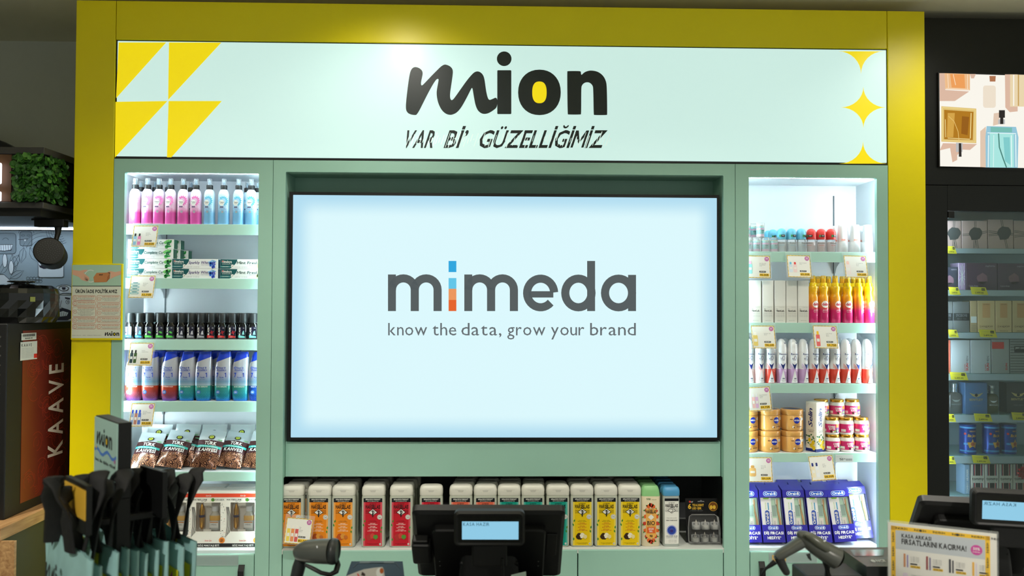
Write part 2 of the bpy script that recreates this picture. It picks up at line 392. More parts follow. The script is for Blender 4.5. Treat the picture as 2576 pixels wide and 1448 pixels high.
def superell(cx, cy, rx, ry, e=2.4, n=36):
    o = []
    for i in range(n):
        a = 2*PI*i/n; c, s_ = math.cos(a), math.sin(a)
        o.append((cx+rx*math.copysign(abs(c)**(2/e), c), cy+ry*math.copysign(abs(s_)**(2/e), s_)))
    return o
def logo_parts(par, xf, xf2, tr, dark, yel):
    """the wordmark, each letter a mesh; tr maps crop coordinates to the surface's own"""
    MB().poly(tr(M_OUT), xf, dark).build('logo_letter', par)
    MB().poly(tr([(1171,314),(1177,308),(1307,308),(1313,314),(1313,746),(1307,752),(1177,752),(1171,746)]), xf, dark).poly(tr(superell(1241, 192, 74, 74, 2)), xf, dark).build('logo_letter', par)
    MB().poly(tr(superell(1598, 532, 216, 230, 2.15)), xf, dark).build('logo_letter', par)
    MB().poly(tr(superell(1598, 532, 73, 110, 2.5)), xf2, yel).build('logo_counter', par)
    MB().poly(tr(N_OUT), xf, dark).build('logo_letter', par)
logo_parts(sg, pxf(SY), pxf(SY-.0006), cr, SGD, SGY)
b = MB(); SGW = mat('sign_scratch', (225, 245, 240), .4, emit=.5)
xt, xt2 = pxt(SY), pxt(SY-.0006)
for s_, c_, w_ in (('VAR', 1058, 78), ("Bİ’", 1150, 50), ('GÜZELLİĞİMİZ', 1366, 314)):
    b.text(s_, c_-9, -371, 43, xt, SGD, w_, 1, .07, .34)
rn = random.Random(2)
for i in range(78):
    u = 1012+i*6.7+rn.uniform(-1.5, 1.5); v0, v1 = rn.uniform(330, 350), rn.uniform(352, 372); b.line([(u+(371-v1)*.34, v1), (u+(371-v0)*.34, v0)], rn.uniform(.9, 1.9), pxf(SY-.0006), SGW)
b.build('slogan', sg)

# ---------------------------------------------------------------- cabinets
INW = mat('cabinet_white_melamine', (226, 232, 236), .35)
LEDM = mat('led_strip_lit', (232, 248, 255), .5, emit=100)
LEDS = mat('led_strip_soft', (232, 248, 255), .5, emit=42)
LEDT = mat('led_strip_top', (232, 248, 255), .5, emit=32)
SLOT = mat('slot_dark', (40, 44, 50), .4, metal=.5)
def frame_ring(b, x0, x1, z0, z1, a0, a1, c0, c1, r, y0, y1, m):
    inn = rrect(a1-a0, c1-c0, r, 4, (a0+a1)/2, (c0+c1)/2); out = []
    for k, (X_, Z_) in enumerate(((x1, z0), (x1, z1), (x0, z1), (x0, z0))): out += [(X_, Z_)]*5
    n = len(inn)
    for y, fl in ((y0, 0), (y1, 1)):
        vv = [(a, y, c) for a, c in inn]+[(a, y, c) for a, c in out]
        b.add(vv, [(i, (i+1) % n, n+(i+1) % n, n+i) if (i % 5 == 4) else (i, (i+1) % n, n+i) for i in range(n)], m)
    b.add([(a, y0, c) for a, c in inn]+[(a, y1, c) for a, c in inn], [(i, (i+1) % n, n+(i+1) % n, n+i) for i in range(n)], m)
    o4 = [(x0, z0), (x1, z0), (x1, z1), (x0, z1)]
    b.add([(a, y0, c) for a, c in o4]+[(a, y1, c) for a, c in o4], [(i, (i+1) % 4, 4+(i+1) % 4, 4+i) for i in range(4)], m)
YB = .24
SHELVES = {}
LIP = mat('shelf_lip_sage', (176, 214, 200), .35)
def column(side, label, x0, x1, a0, a1, ctop, doortop, lipz, led_out):
    t = thing('shelf_cabinet', label, 'cabinet', (0, 0, 0))
    b = MB(); frame_ring(b, x0, x1, .06, ZG, a0, a1, .10, ctop, .006, 0, .018, GRN); b.build('face_frame', t)
    MB().box(x0, x1, .03, .30, 0, .058, BLK).build('plinth', t)
    MB().box(x0+.002, x0+.014, .019, .30, .06, ZG-.002, INW).build('side_panel', t)
    MB().box(x1-.014, x1-.002, .019, .30, .06, ZG-.002, INW).build('side_panel', t)
    MB().box(x0+.0145, x1-.0145, YB, YB+.016, .06, ZG-.002, INW).build('back_panel', t)
    MB().box(x0+.0145, x1-.0145, .019, YB-.0005, ctop+.004, ctop+.02, INW).build('top_panel', t)
    sx = (X(416, YB) if side < 0 else X(2098, YB))
    for i in range(2):
        q = sx if i == 0 else (x0+x1)-sx
        MB().box(q-.0028, q+.0028, YB-.0015, YB-.0002, doortop+.04, Z(486 if i == 0 and side > 0 else 470, YB), SLOT).build('shelf_standard', t)
    zs = []
    for (p0, p1) in lipz:
        px = 480 if side < 0 else 2045
        zt, zb = pt(px, p0, .045).z, pt(px, p1, .045).z; zs.append(zt+.0005)
        s = MB().box(a0-.018, a1+.018, .0525, YB-.002, zt-.018, zt, INW, .001).build('shelf', t)
        MB().box(a0-.018, a1+.018, .046, .052, zb, zt+.0005, LIP, .0012).build('shelf_lip', s)
        for q in (sx, (x0+x1)-sx):
            pr = [(YB-.004, zt-.0185), (YB-.004, zt-.075), (YB-.016, zt-.074), (YB-.03, zt-.052), (YB-.055, zt-.036), (.14, zt-.0185)]
            bb = MB(); n = len(pr)
            bb.add([(q-.0016, y, z) for y, z in pr]+[(q+.0016, y, z) for y, z in pr], [tuple(range(n)), tuple(range(2*n-1, n-1, -1))]+[(i, n+i, n+(i+1) % n, (i+1) % n) for i in range(n)], INW)
            bb.build('bracket', s)
    zbase = doortop+.010
    MB().box(a0-.02, a1+.02, .0195, YB-.002, zbase-.018, zbase, INW, .001).build('base_shelf', t)
    zs.append(zbase+.0005)
    # led strips tucked behind the face frame
    for q, m in ((a0-.024, LEDM if side < 0 else LEDS), (a1+.024, LEDS if side < 0 else LEDM)):
        zz = [ctop]+[z_ for z_ in zs]
        for i in range(len(zs)):
            hi = zz[i]-(.0 if i == 0 else .03); lo = zz[i+1]+.012
            MB().box(q-.003, q+.003, .021, .027, lo, hi-.012, m).build('led_strip', t)
    MB().box(a0+.01, a1-.01, .0205, .028, ctop+.0002, ctop+.0036, LEDT).build('led_strip', t)
    # door below
    d = MB().box(a0+.003, a1-.003, -.001, .017, .103, doortop, GRN, .003).build('door', t)
    hx = (X(617) if side < 0 else X(1914))
    hz = Z(1417 if side < 0 else 1413)
    MB().loft([[(hx-.012+dx, y, z) for dx, y in ((0, -.002-e), (.022, -.002-e), (.022, -.006-e), (0, -.006-e))] for z, e in ((hz, 0.0), (hz-.02, .012), (hz-.12, .014), (hz-.14, 0))], BLK, True, False).build('handle', d)
    lx0, lx1 = (X(490), X(607)) if side < 0 else (X(1932), X(2052))
    MB().box(lx0, lx1, -.004, -.0015, doortop-.04, doortop-.002, CLP).build('label_holder', d)
    if side > 0: MB().box(X(1940), X(1975), -.0024, -.0017, doortop-.036, doortop-.012, PYL).build('yellow_label', d)
    SHELVES[side] = zs
    return t
column(-1, 'tall sage green lit shelf cabinet left of the screen with spray bottles on top', L2+.001, L3-.001, -1.3998, -.8941, 2.0471, .6037,
       [(563.5, 590), (700, 726), (853.5, 880), (1009.5, 1035.5), (1187, 1210)], 1)
column(1, 'tall sage green lit shelf cabinet right of the screen with roll-ons on top', R3+.001, R2-.001, .9883, 1.4898, 2.0485, .6073,
       [(633.5, 659), (812, 837), (964.5, 988.5), (1139.5, 1162)], 1)
# centre cabinet with the screen niche
NX0, NX1, NT, PB, SH = -.7927, .8896, 2.0534, .8875, .6215
SHP = SH+.0005
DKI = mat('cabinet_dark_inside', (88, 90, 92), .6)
t = thing('screen_cabinet', 'wide sage green cabinet around the big screen with a bottle shelf below', 'cabinet', (0, 0, 0))
b = MB(); frame_ring(b, L3+.001, R3-.001, .06, ZG, NX0, NX1, .10, NT, .005, 0, .018, GRN); b.build('face_frame', t)
MB().box(L3+.001, R3-.001, .03, .46, 0, .058, BLK).build('plinth', t)
MB().box(NX0-.016, NX0-.0005, .0185, .15, PB, NT+.016, GRN).build('niche_side', t)
MB().box(NX1+.0005, NX1+.016, .0185, .15, PB, NT+.016, GRN).build('niche_side', t)
MB().box(NX0, NX1, .0185, .15, NT+.0005, NT+.016, GRN).build('niche_top', t)
MB().box(NX0-.016, NX1+.016, .1505, .166, PB+.02, NT+.016, GRN).build('niche_back', t)
zpt = Z(1111, .03)
MB().box(NX0+.0005, NX1-.002, .036, .054, PB, zpt, GRN, .002).build('lower_panel', t)
MB().box(NX0, NX1, .0545, .1495, zpt-.012, zpt-.001, GRN).build('niche_floor', t)
MB().box(L3+.004, L3+.016, .02, .44, SH-.018, PB-.001, DKI).build('bay_side', t)
MB().box(R3-.016, R3-.004, .02, .44, SH-.018, PB-.001, DKI).build('bay_side', t)
MB().box(L3+.004, R3-.004, .44, .455, SH-.018, PB+.02, DKI).build('bay_back', t)
MB().box(L3+.017, R3-.017, .055, .439, PB+.001, PB+.017, DKI).build('bay_top', t)
s = MB().box(NX0, NX1, .0005, .0185, SH-.018, SH, mat('shelf_pale', (214, 218, 214), .35), .0008).build('bay_edge', t); MB().box(L3+.0165, R3-.0165, .0187, .4395, SH-.018, SH, 'shelf_pale').build('bay_shelf', t)
xm = X(1453.5, 0, 1400)
MB().box(NX0+.003, xm-.002, -.002, .017, .103, SH-.0035, GRN, .003).build('door', t)
MB().box(xm+.002, NX1-.003, -.002, .017, .103, SH-.0035, GRN, .003).build('door', t)
# ---------------------------------------------------------------- television
YT = .025
tv = thing('television', 'huge flat black-framed screen showing a pale blue logo slide', 'television', (0, 0, 0))
tx0, tx1, tz0, tz1 = X(724, YT, 800)+.001, X(1810, YT, 800), Z(1107.5, YT), Z(486, YT)
ux0, ux1, uz0, uz1 = X(734, YT, 800), X(1804, YT, 800), Z(1100, YT), Z(493.5, YT)
BZ = mat('tv_bezel', (14, 16, 18), .35)
b = MB(); frame_ring(b, tx0, tx1, tz0, tz1, ux0, ux1, uz0, uz1, .002, YT, YT+.008, BZ); b.build('bezel', tv)
MB().box(tx0+.001, tx1-.001, YT+.0085, YT+.05, tz0+.001, tz1-.001, BZ).build('housing', tv)
def screen_mat():
    m, nt, bs = nodes_of('tv_screen_lit'); tc = nt.nodes.new('ShaderNodeTexCoord'); sp = nt.nodes.new('ShaderNodeSeparateXYZ')
    nt.links.new(tc.outputs['Object'], sp.inputs[0])
    def near(axis, lo, hi):
        a = nt.nodes.new('ShaderNodeMapRange'); a.inputs['From Min'].default_value = lo; a.inputs['From Max'].default_value = lo+.09; a.interpolation_type = 'SMOOTHSTEP'
        c = nt.nodes.new('ShaderNodeMapRange'); c.inputs['From Min'].default_value = hi; c.inputs['From Max'].default_value = hi-.09; c.interpolation_type = 'SMOOTHSTEP'
        k = nt.nodes.new('ShaderNodeMath'); k.operation = 'MULTIPLY'
        nt.links.new(sp.outputs[axis], a.inputs[0]); nt.links.new(sp.outputs[axis], c.inputs[0]); nt.links.new(a.outputs[0], k.inputs[0]); nt.links.new(c.outputs[0], k.inputs[1]); return k
    k = nt.nodes.new('ShaderNodeMath'); k.operation = 'MULTIPLY'
    nt.links.new(near(0, ux0, ux1).outputs[0], k.inputs[0]); nt.links.new(near(2, uz0, uz1).outputs[0], k.inputs[1])
    r = nt.nodes.new('ShaderNodeValToRGB'); r.color_ramp.elements[0].color = (*lin((178, 222, 242)), 1); r.color_ramp.elements[1].color = (*lin((220, 249, 254)), 1)
    nt.links.new(k.outputs[0], r.inputs[0]); nt.links.new(r.outputs[0], bs.inputs['Emission Color'])
    bs.inputs['Emission Strength'].default_value = .98; bs.inputs['Base Color'].default_value = (.01, .01, .012, 1); bs.inputs['Roughness'].default_value = .25; bs.inputs['Specular IOR Level'].default_value = .3
    MATS['tv_screen_lit'] = m
screen_mat()
s = MB().box(ux0-.002, ux1+.002, YT+.003, YT+.008, uz0-.002, uz1+.002, 'tv_screen_lit').build('screen', tv)
def lit(name, c): return mat(name, c, .4, emit=.9, spec=.1) if False else lite(name, c)
def lite(name, c, e=.95):
    if name not in MATS:
        m, nt, bs = nodes_of(name); bs.inputs['Base Color'].default_value = (.01, .01, .01, 1); bs.inputs['Emission Color'].default_value = (*lin(c), 1); bs.inputs['Emission Strength'].default_value = e
        bs.inputs['Roughness'].default_value = .3; bs.inputs['Specular IOR Level'].default_value = .2; MATS[name] = m
    return name
LG = lite('screen_dark_grey', (84, 92, 94))
g = pxf(YT+.0022); W_ = 20.5
def mm(x0):
    b = MB(); b.rect(x0, x0+20, 690, 782, g, LG)
    for k in (0, 1):
        c = x0+10+28.7+k*57.4
        b.line(arc(c, 728.5, 28.7, 180, 360, 14)+[(c+28.7, 782)], W_, g, LG)
    return b
mm(976).build('slide_letter', s); mm(1168).build('slide_letter', s)
b = MB()
for y0, y1, nm, c in ((656, 684, 'slide_blue', (38, 168, 226)), (699, 726, 'slide_sky', (96, 200, 236)), (726, 754, 'slide_peach', (240, 152, 92)), (754, 782, 'slide_orange', (232, 100, 36))):
    MB().rect(1128.5, 1148, y0, y1, g, lite(nm, c)).build('slide_block', s)
b = MB(); b.line([(1330, 740), (1392, 740)], 16, g, LG); b.line(arc(1360, 736.5, 34, -2, -318, 30, 36), W_, g, LG); b.build('slide_letter', s)
b = MB(); b.line(arc(1455, 736.5, 33, 0, 360, 32, 36)[:-1], W_, g, LG, True); b.rect(1477, 1497, 656, 782, pxf(YT+.0017), LG); b.build('slide_letter', s)
b = MB(); b.line(arc(1556, 736.5, 34, 0, 360, 32, 36)[:-1], W_, g, LG, True); b.rect(1580, 1600, 691, 782, pxf(YT+.0017), LG); b.build('slide_letter', s)
for wd_, c_, w_ in (('know', 1025.5, 98), ('the', 1118, 60), ('data,', 1211, 101), ('grow', 1324, 96), ('your', 1428, 84), ('brand', 1542, 115)):
    MB().text(wd_, c_, -843, 31.5, pxt(YT+.0022), lite('screen_mid_grey', (100, 108, 112)), w_, 0, .085).build('slide_word', s)
# ================================================================ products, left cabinet
ZL = SHELVES[-1]; ZR = SHELVES[1]
def blob(cu, cv, r, n, seed, amp=.4):
    rn = random.Random(seed); return [(cu+r*(1+amp*(rn.random()-.5)*2)*math.cos(2*PI*i/n), cv+r*(1+amp*(rn.random()-.5)*2)*math.sin(2*PI*i/n)) for i in range(n)]
def petals(b, cu, cv, r0, r1, n, xf, m, a0=0, a1=360, wd=.25):
    for i in range(n):
        a = math.radians(a0+(a1-a0)*i/max(1, n-1 if a1-a0 < 360 else n)); c, s_ = math.cos(a), math.sin(a)
        q = [(r0, 0), ((r0+r1)/2, wd*(r1-r0)), (r1, 0), ((r0+r1)/2, -wd*(r1-r0))]
        b.poly([(cu+u*c-v*s_, cv+u*s_+v*c) for u, v in q], xf, m)
    return b
# --- fabric spray bottles
def spray(name, desc, lo, mid, hi, ink, petal):
    t = thing(name, desc, 'bottle')
    bm_ = zramp(name+'_body', [(0, lo), (.045, lo), (.062, mid), (.095, mid), (.118, hi), (.14, hi)], .25, coat=.3)
    MB().stack([(0, .040, .030, .012), (.003, .043, .033, .014), (.1, .043, .033, .014), (.118, .042, .032, .015), (.129, .036, .030, .014), (.136, .026, .025, .012), (.138, .024, .024, .0118)], bm_, 4).build('body', t)
    MB().lathe([(.0125, .1375), (.0125, .153), (.0118, .155)], BLK, 20).build('collar', t)
    MB().lathe([(.0045, .1552), (.0045, .160), (.0062, .161), (.0055, .168), (.002, .1765)], mat('pump_grey', (120, 150, 168), .3), 14).build('pump', t)
    MB().lathe([(.0095, .1552), (.0088, .177), (.0082, .180)], CLP, 16).build('overcap', t)
    b = MB(); c = front(-.0169)
    IK = mat('ink_'+name, ink, .5); PT = mat('petal_'+name, petal, .5)
    petals(b, .004, .092, .008, .021, 9, c, PT, -70, 130)
    b.disc(-.002, .085, .0105, front(-.0173), OFF, 20, .0115)
    b.text('Yumos', -.002, .0855, .0042, front(-.0176), INK, .017, 2); b.text('JET FRESH', -.002, .081, .002, front(-.0176), INK, .012, 1)
    b.rect(-.009, .005, .0665, .0705, c, mat('ink_violet', (70, 55, 95), .5)); b.text('VADİ ESİNTİSİ', -.002, .063, .0022, c, IK, .024, 1); b.text('KUMAŞ SPREYİ', .002, .059, .0018, c, IK, .022, 1)
    b.poly(blob(.001, .05, .0072, 10, 3, .15), c, PT); b.disc(.001, .05, .0052, front(-.0173), mat('silver_print', (190, 190, 200), .35, metal=.5), 14); b.text('1', .001, .0478, .004, front(-.0176), IK, None, 1)
    for v in (.052, .06): b.line(arc(.0165, v, .0028, 0, 360, 10)[:-1], .0007, c, IK, True)
    b.build('label_print', t)
    return Proto(t)
PS = spray('pink_spray_bottle', 'pink spray bottle', (222, 88, 168), (240, 200, 226), (236, 222, 242), (196, 60, 140), (232, 110, 180))
BS = spray('blue_spray_bottle', 'blue spray bottle', (128, 186, 226), (184, 222, 244), (206, 230, 246), (52, 84, 170), (96, 190, 220))
YS = .078
PXS = [340, 371, 400, 429.5, 461, 493]
for i, px in enumerate(PXS):
    PS.put((X(px, YS, 520), YS, ZL[0]), (0, 0, random.uniform(-.25, .1)), f'pink and white fabric spray bottle, {ORD[i]} from the left on the top left shelf', 'pink spray bottles')
for i, px in enumerate([527, 563, 600, 632]):
    BS.put((X(px, YS, 520), YS, ZL[0]), (0, 0, random.uniform(-.25, .15)), f'pale blue fabric spray bottle, {ORD[i]} from the left on the top left shelf', 'blue spray bottles')
for i, px in enumerate([354, 391, 423, 481]):
    PS.put((X(px, .150, 520), .150, ZL[0]), (0, 0, .1), f'back-row pink fabric spray bottle, {ORD[i]} from the left on the top left shelf', 'pink spray bottles')
for i, px in enumerate([622, 648]):
    BS.put((X(px, .150, 520), .150, ZL[0]), (0, 0, .1), f'back-row blue fabric spray bottle, {ORD[i]} from the left on the top left shelf', 'blue spray bottles')
# --- toothpaste cartons
WC = mat('carton_white', (240, 244, 244), .35, coat=.2)
TEAL = mat('carton_teal', (16, 84, 88), .4); TEAL2 = mat('carton_teal_light', (84, 150, 150), .4)
def paste(name, title, ink, endc, decor, light):
    w_, h_, d_ = .176, .0372, .036
    t = thing(name, 'carton', 'box')
    b = MB(); b.box(-w_/2, w_/2, -d_/2, d_/2, 0, h_, WC, .0008, 1); b.build('carton', t)
    e = mat('end_'+name, endc, .4)
    MB().box(w_/2, w_/2+.0006, -d_/2+.001, d_/2-.001, .001, h_-.001, e).build('end_flap', t)
    b = MB(); c = front(-d_/2-.0004); c2 = front(-d_/2-.0008)
    L = -w_/2+.0006
    tl = TEAL if not light else mat('carton_aqua', (60, 190, 190), .4)
    b.poly([(L, .0005), (L+.036, .0005)]+[(L+.045+.02*math.sin(k/6*PI/2), .006+.0305*k/6) for k in range(7)]+[(L, h_-.0005)], c, tl)
    b.rect(L, L+.04, .006, .0105, c2, TEAL2); b.text('GUM EXPERT', L+.02, .0068, .0028, front(-d_/2-.0011), OFF, .026, 0)
    b.text('Himalaya', L+.025, .0235, .0085, c2, OFF, .038, 2); b.text('HERBALS', L+.026, .0168, .0034, c2, OFF, .036, 1, .35)
    b.poly([(L+.005, .029), (L+.011, .0265), (L+.012, .032)], front(-d_/2-.0012), RED)
    b.disc(L+.047, .0105, .0062, c2, OFF); b.line([(L+.044, .011), (L+.046, .0085), (L+.05, .0135)], .0012, front(-d_/2-.0011), INK)
    IK = mat('ink_'+name, ink, .5)
    b.text(title, L+.104, .0185, .0105, c, IK, .082, 1, .05, .12); b.text('Herbal Toothpaste', L+.126, .0135, .0026, c, IK, .03, 0)
    for k in range(2):
        for j in range(2): b.text('pro teeth mint' if k else 'tooth care', L+.066+.027*k, .0075-.0035*j, .0018, c, GRY, .022, 0)
    rn = random.Random(name)
    for k, (cc, rr) in enumerate(decor):
        M_ = mat(f'decor_{name}{k}', cc, .45)
        for j in range(7):
            q = blob(w_/2-.012-rn.random()*.022*(1-k*.2), .004+rn.random()*.026, rr, 7, j*7+k, .5); b.poly([(min(x_, w_/2-.001), max(.001, min(h_-.001, y_))) for x_, y_ in q], front(-d_/2-.0005-.0003*k), M_)
    b.build('carton_print', t)
    return Proto(t)
CC = paste('mint_toothpaste_carton', 'Complete Care', (30, 96, 92), (20, 92, 70), [((120, 200, 110), .006), ((40, 150, 70), .0045), ((20, 105, 60), .003)], False)
SW = paste('blue_toothpaste_carton', 'Sparkly White', (66, 44, 120), (24, 90, 120), [((150, 200, 240), .006), ((50, 110, 220), .0045), ((60, 60, 190), .003)], False)
MF = paste('lime_toothpaste_carton', 'Mint Fresh', (30, 80, 76), (20, 92, 90), [((232, 240, 170), .005), ((170, 214, 90), .003)], False)
YP = .073
TIER = ['bottom of its stack', 'second up in its stack', 'third up in its stack', 'topmost of its stack']
for k in range(4):
    CC.put((X(378+k*.5, .056, 660)+.002*math.sin(k*2), YP, ZL[1]+.0378*k), (0, 0, .006*math.sin(k*5)), f'white and green toothpaste carton on the left, {TIER[k]}', 'green toothpaste cartons')
for k in range(2):
    SW.put((X(491, .056, 660), YP, ZL[1]+.0378*k), (0, 0, .005*k), f'white and blue toothpaste carton in the middle stack, {("lower","upper")[k]} one', 'blue toothpaste cartons')
    MF.put((X(612, .056, 660), YP, ZL[1]+.0378*k), (0, 0, -.004*k), f'white and lime toothpaste carton in the right stack, {("lower","upper")[k]} one', 'lime toothpaste cartons')
for j, (px, n) in enumerate(((386, 4), (396, 3))):
    for k in range(n):
        CC.put((X(px, .056, 660)+.002*math.sin(k*3+j), YP+.0385*(j+1), ZL[1]+.0378*k), (0, 0, .004*math.sin(k*5+j)), f'green-ended toothpaste carton {("directly behind the front stack","in the rear stack")[j]}, {ORD[k]} from the bottom', 'green toothpaste cartons')
# --- black roll-on deodorants
def rollon(key, col, acc):
    t = thing('black_rollon_deodorant', 'roll-on', 'deodorant')
    MB().stack([(0, .034, .026, .012), (.002, .037, .028, .013), (.046, .037, .028, .013), (.055, .035, .028, .0135), (.061, .028, .026, .0129), (.064, .027, .026, .0129)], mat('glass_black', (10, 11, 14), .08, coat=1), 5).build('body', t)
    MB().lathe([(.0158, .0645), (.0165, .066), (.0158, .098), (.0145, .1005), (.0125, .1015)], mat('cap_black', (38, 42, 44), .42), 24).build('cap', t)
    b = MB(); c = front(-.0143); c2 = front(-.0147)
    b.poly(rrect(.026, .043, .003, 3, 0, .027), c, mat('deo_label', (24, 22, 46), .4))
    A = mat('deo_'+key, col, .4); A2 = mat('deo2_'+key, acc, .4)
    b.poly([(-.0128, .006), (.0128, .006), (.0128, .012), (.004, .014), (-.0128, .016)], c2, A)
    b.text('BLADE', -.0052, .0305, .0058, c2, OFF, .030, 2, .05, 0, PI/2)
    if key == 'green': petals(b, .003, .022, .001, .010, 6, c2, A2, 10, 120, .14)
    elif key == 'red': petals(b, .005, .026, 0, .009, 4, c2, A2, 30, 280, .22)
    else: b.poly([(.0005, .018), (.011, .018), (.0085, .034), (.004, .03)], c2, A2)
    b.text('MEN', .008, .042, .0026, c2, OFF, .006, 1); b.text('48H', -.003, .008, .0022, front(-.015), OFF, .012, 0)
    b.build('label_print', t)
    return Proto(t)
DK = {'blue': ((40, 150, 230), (70, 170, 240)), 'green': ((70, 180, 60), (90, 190, 70)), 'grey': ((150, 150, 160), (190, 190, 200)), 'red': ((205, 40, 40), (200, 40, 45)), 'teal': ((120, 215, 215), (150, 225, 225))}
DP = {k: rollon(k, *v) for k, v in DK.items()}
YD = .076; cnt = {}
for px, k in zip([328, 353, 377, 404, 431, 457, 482, 507, 533, 560, 585.5, 612, 637.5], ['blue', 'blue', 'green', 'green', 'green', 'grey', 'grey', 'grey', 'red', 'red', 'red', 'teal', 'teal']):
    i = cnt.get(k, 0); cnt[k] = i+1
    DP[k].put((X(px, YD, 815), YD, ZL[2]), (0, 0, random.uniform(-.12, .12)), f'black roll-on deodorant with {k} label, {ORD[i]} {k} one from the left', 'black roll-on deodorants')
cnt = {}
for px, k in zip([346, 373, 400, 421, 447, 472, 497, 521, 547, 573, 600, 626], ['blue', 'blue', 'green', 'green', 'green', 'grey', 'grey', 'grey', 'red', 'red', 'teal', 'teal']):
    i = cnt.get(k, 0); cnt[k] = i+1
    DP[k].put((X(px, .118, 815), .118, ZL[2]), (0, 0, 0), f'second-row black roll-on deodorant with {k} label, {ORD[i]} {k} one from the left', 'black roll-on deodorants')
# --- silver shampoo bottles
def shampoo(key, band, low, deep, words):
    t = thing('silver_shampoo_bottle', 'shampoo', 'shampoo')
    stops = [(0, deep), (.02, low), (.05, band), (.0585, band), (.0592, (176, 196, 204)), (.074, (120, 160, 190)), (.098, (178, 178, 200)), (.13, (196, 200, 208)), (.165, (206, 208, 214))]
    bm_ = zramp('shampoo_'+key, stops, .28, .45)
    def ring(z, xl, xr, d_, tilt=0): return [(a, b_, z+tilt*a) for a, b_ in [( (xl+xr)/2+(xr-xl)/2*q[0], d_/2*q[1]) for q in [(math.copysign(abs(math.cos(2*PI*i/24))**.75, math.cos(2*PI*i/24)), math.copysign(abs(math.sin(2*PI*i/24))**.9, math.sin(2*PI*i/24))) for i in range(24)]]]
    MB().loft([ring(0, -.026, .026, .026), (ring(.003, -.029, .028, .031)), ring(.03, -.033, .030, .036), ring(.07, -.0345, .0315, .038), ring(.105, -.034, .0315, .037), ring(.135, -.032, .031, .034, .10), ring(.151, -.0295, .0305, .031, .28), ring(.158, -.0278, .0303, .0295, .38)], bm_).build('body', t)
    cp = mat('shampoo_cap_blue', (26, 60, 190), .15, coat=.6)
    MB().loft([ring(.1584, -.0278, .0303, .0297, .38), ring(.166, -.0255, .030, .028, .30), ring(.178, -.020, .0292, .026, .10), ring(.187, -.0165, .0285, .024), ring(.1895, -.013, .026, .018)], cp).build('cap', t)
    b = MB(); f = lambda u, v: (u, -.0194 if v < .125 else -.0185, v)
    f2 = lambda u, v: (u, -.0198, v)
    HB = mat('ink_hs_blue', (24, 60, 160), .4)
    b.line(arc(-.017, .128, .0038, 0, 330, 12), .002, f, HB); b.text('head &', .002, .125, .0068, f, HB, .026, 1, .07, .1); b.text('shoulders', -.001, .1165, .0068, f, HB, .036, 1, .07, .1)
    b.line([(-.014, .1125), (.014, .1125)], .0006, f, HB)
    b.text('7', -.016, .092, .0165, f, HB, .008, 2); b.text('1', .0145, .092, .0165, f, HB, .006, 2); b.text('Fayda', 0, .0885, .0052, f, HB, .016, 1); b.text('arada', 0, .081, .0026, f, HB, .018, 1, .3)
    b.text(words, 0, .0532, .0032, f, OFF, .04, 2); b.text('%100', -.014, .0325, .0038, f2, OFF, .008, 2)
    b.disc(-.014, .034, .0078, lambda u, v: (u, -.0186, v), mat('badge_blue_'+key, (70, 120, 190), .4))
    for j in range(4):
        for i in range(12): b.disc(-.0265+i*.0048, .012+j*.006+(.003 if i % 2 else 0), .001, lambda u, v: (u, -.0185-.0004*(1-abs(u)/.03), v), mat('dots_'+key, tuple(min(255, c+45) for c in low), .4), 5)
    b.build('label_print', t)
    return Proto(t)
SP = {'orange': shampoo('orange', (196, 74, 46), (150, 66, 90), (84, 62, 150), 'DÖKÜLME KARŞITI'), 'teal': shampoo('teal', (66, 160, 150), (40, 150, 170), (20, 100, 190), 'ULTRA SERİNLETİCİ'), 'blue': shampoo('blue', (40, 90, 180), (30, 80, 180), (20, 60, 170), 'MULTI AKTİF')}
YH = .078; cnt = {}
for px, k in zip([338, 379, 428, 471, 513, 562, 606, 648], ['orange', 'orange', 'orange', 'teal', 'teal', 'teal', 'teal', 'blue']):
    i = cnt.get(k, 0); cnt[k] = i+1
    SP[k].put((X(px, YH, 950), YH, ZL[3]), (0, 0, random.uniform(-.06, .06)), f'silver shampoo bottle with {k} band, {ORD[i]} {k}-banded one from the left', 'silver shampoo bottles')
cnt = {}
for px, k in zip([354, 400, 445, 494, 541, 588], ['orange', 'orange', 'teal', 'teal', 'teal', 'blue']):
    i = cnt.get(k, 0); cnt[k] = i+1
    SP[k].put((X(px, .131, 950), .131, ZL[3]), (0, 0, 0), f'second-row silver shampoo bottle with {k} band, {ORD[i]} {k} one from left', 'silver shampoo bottles')
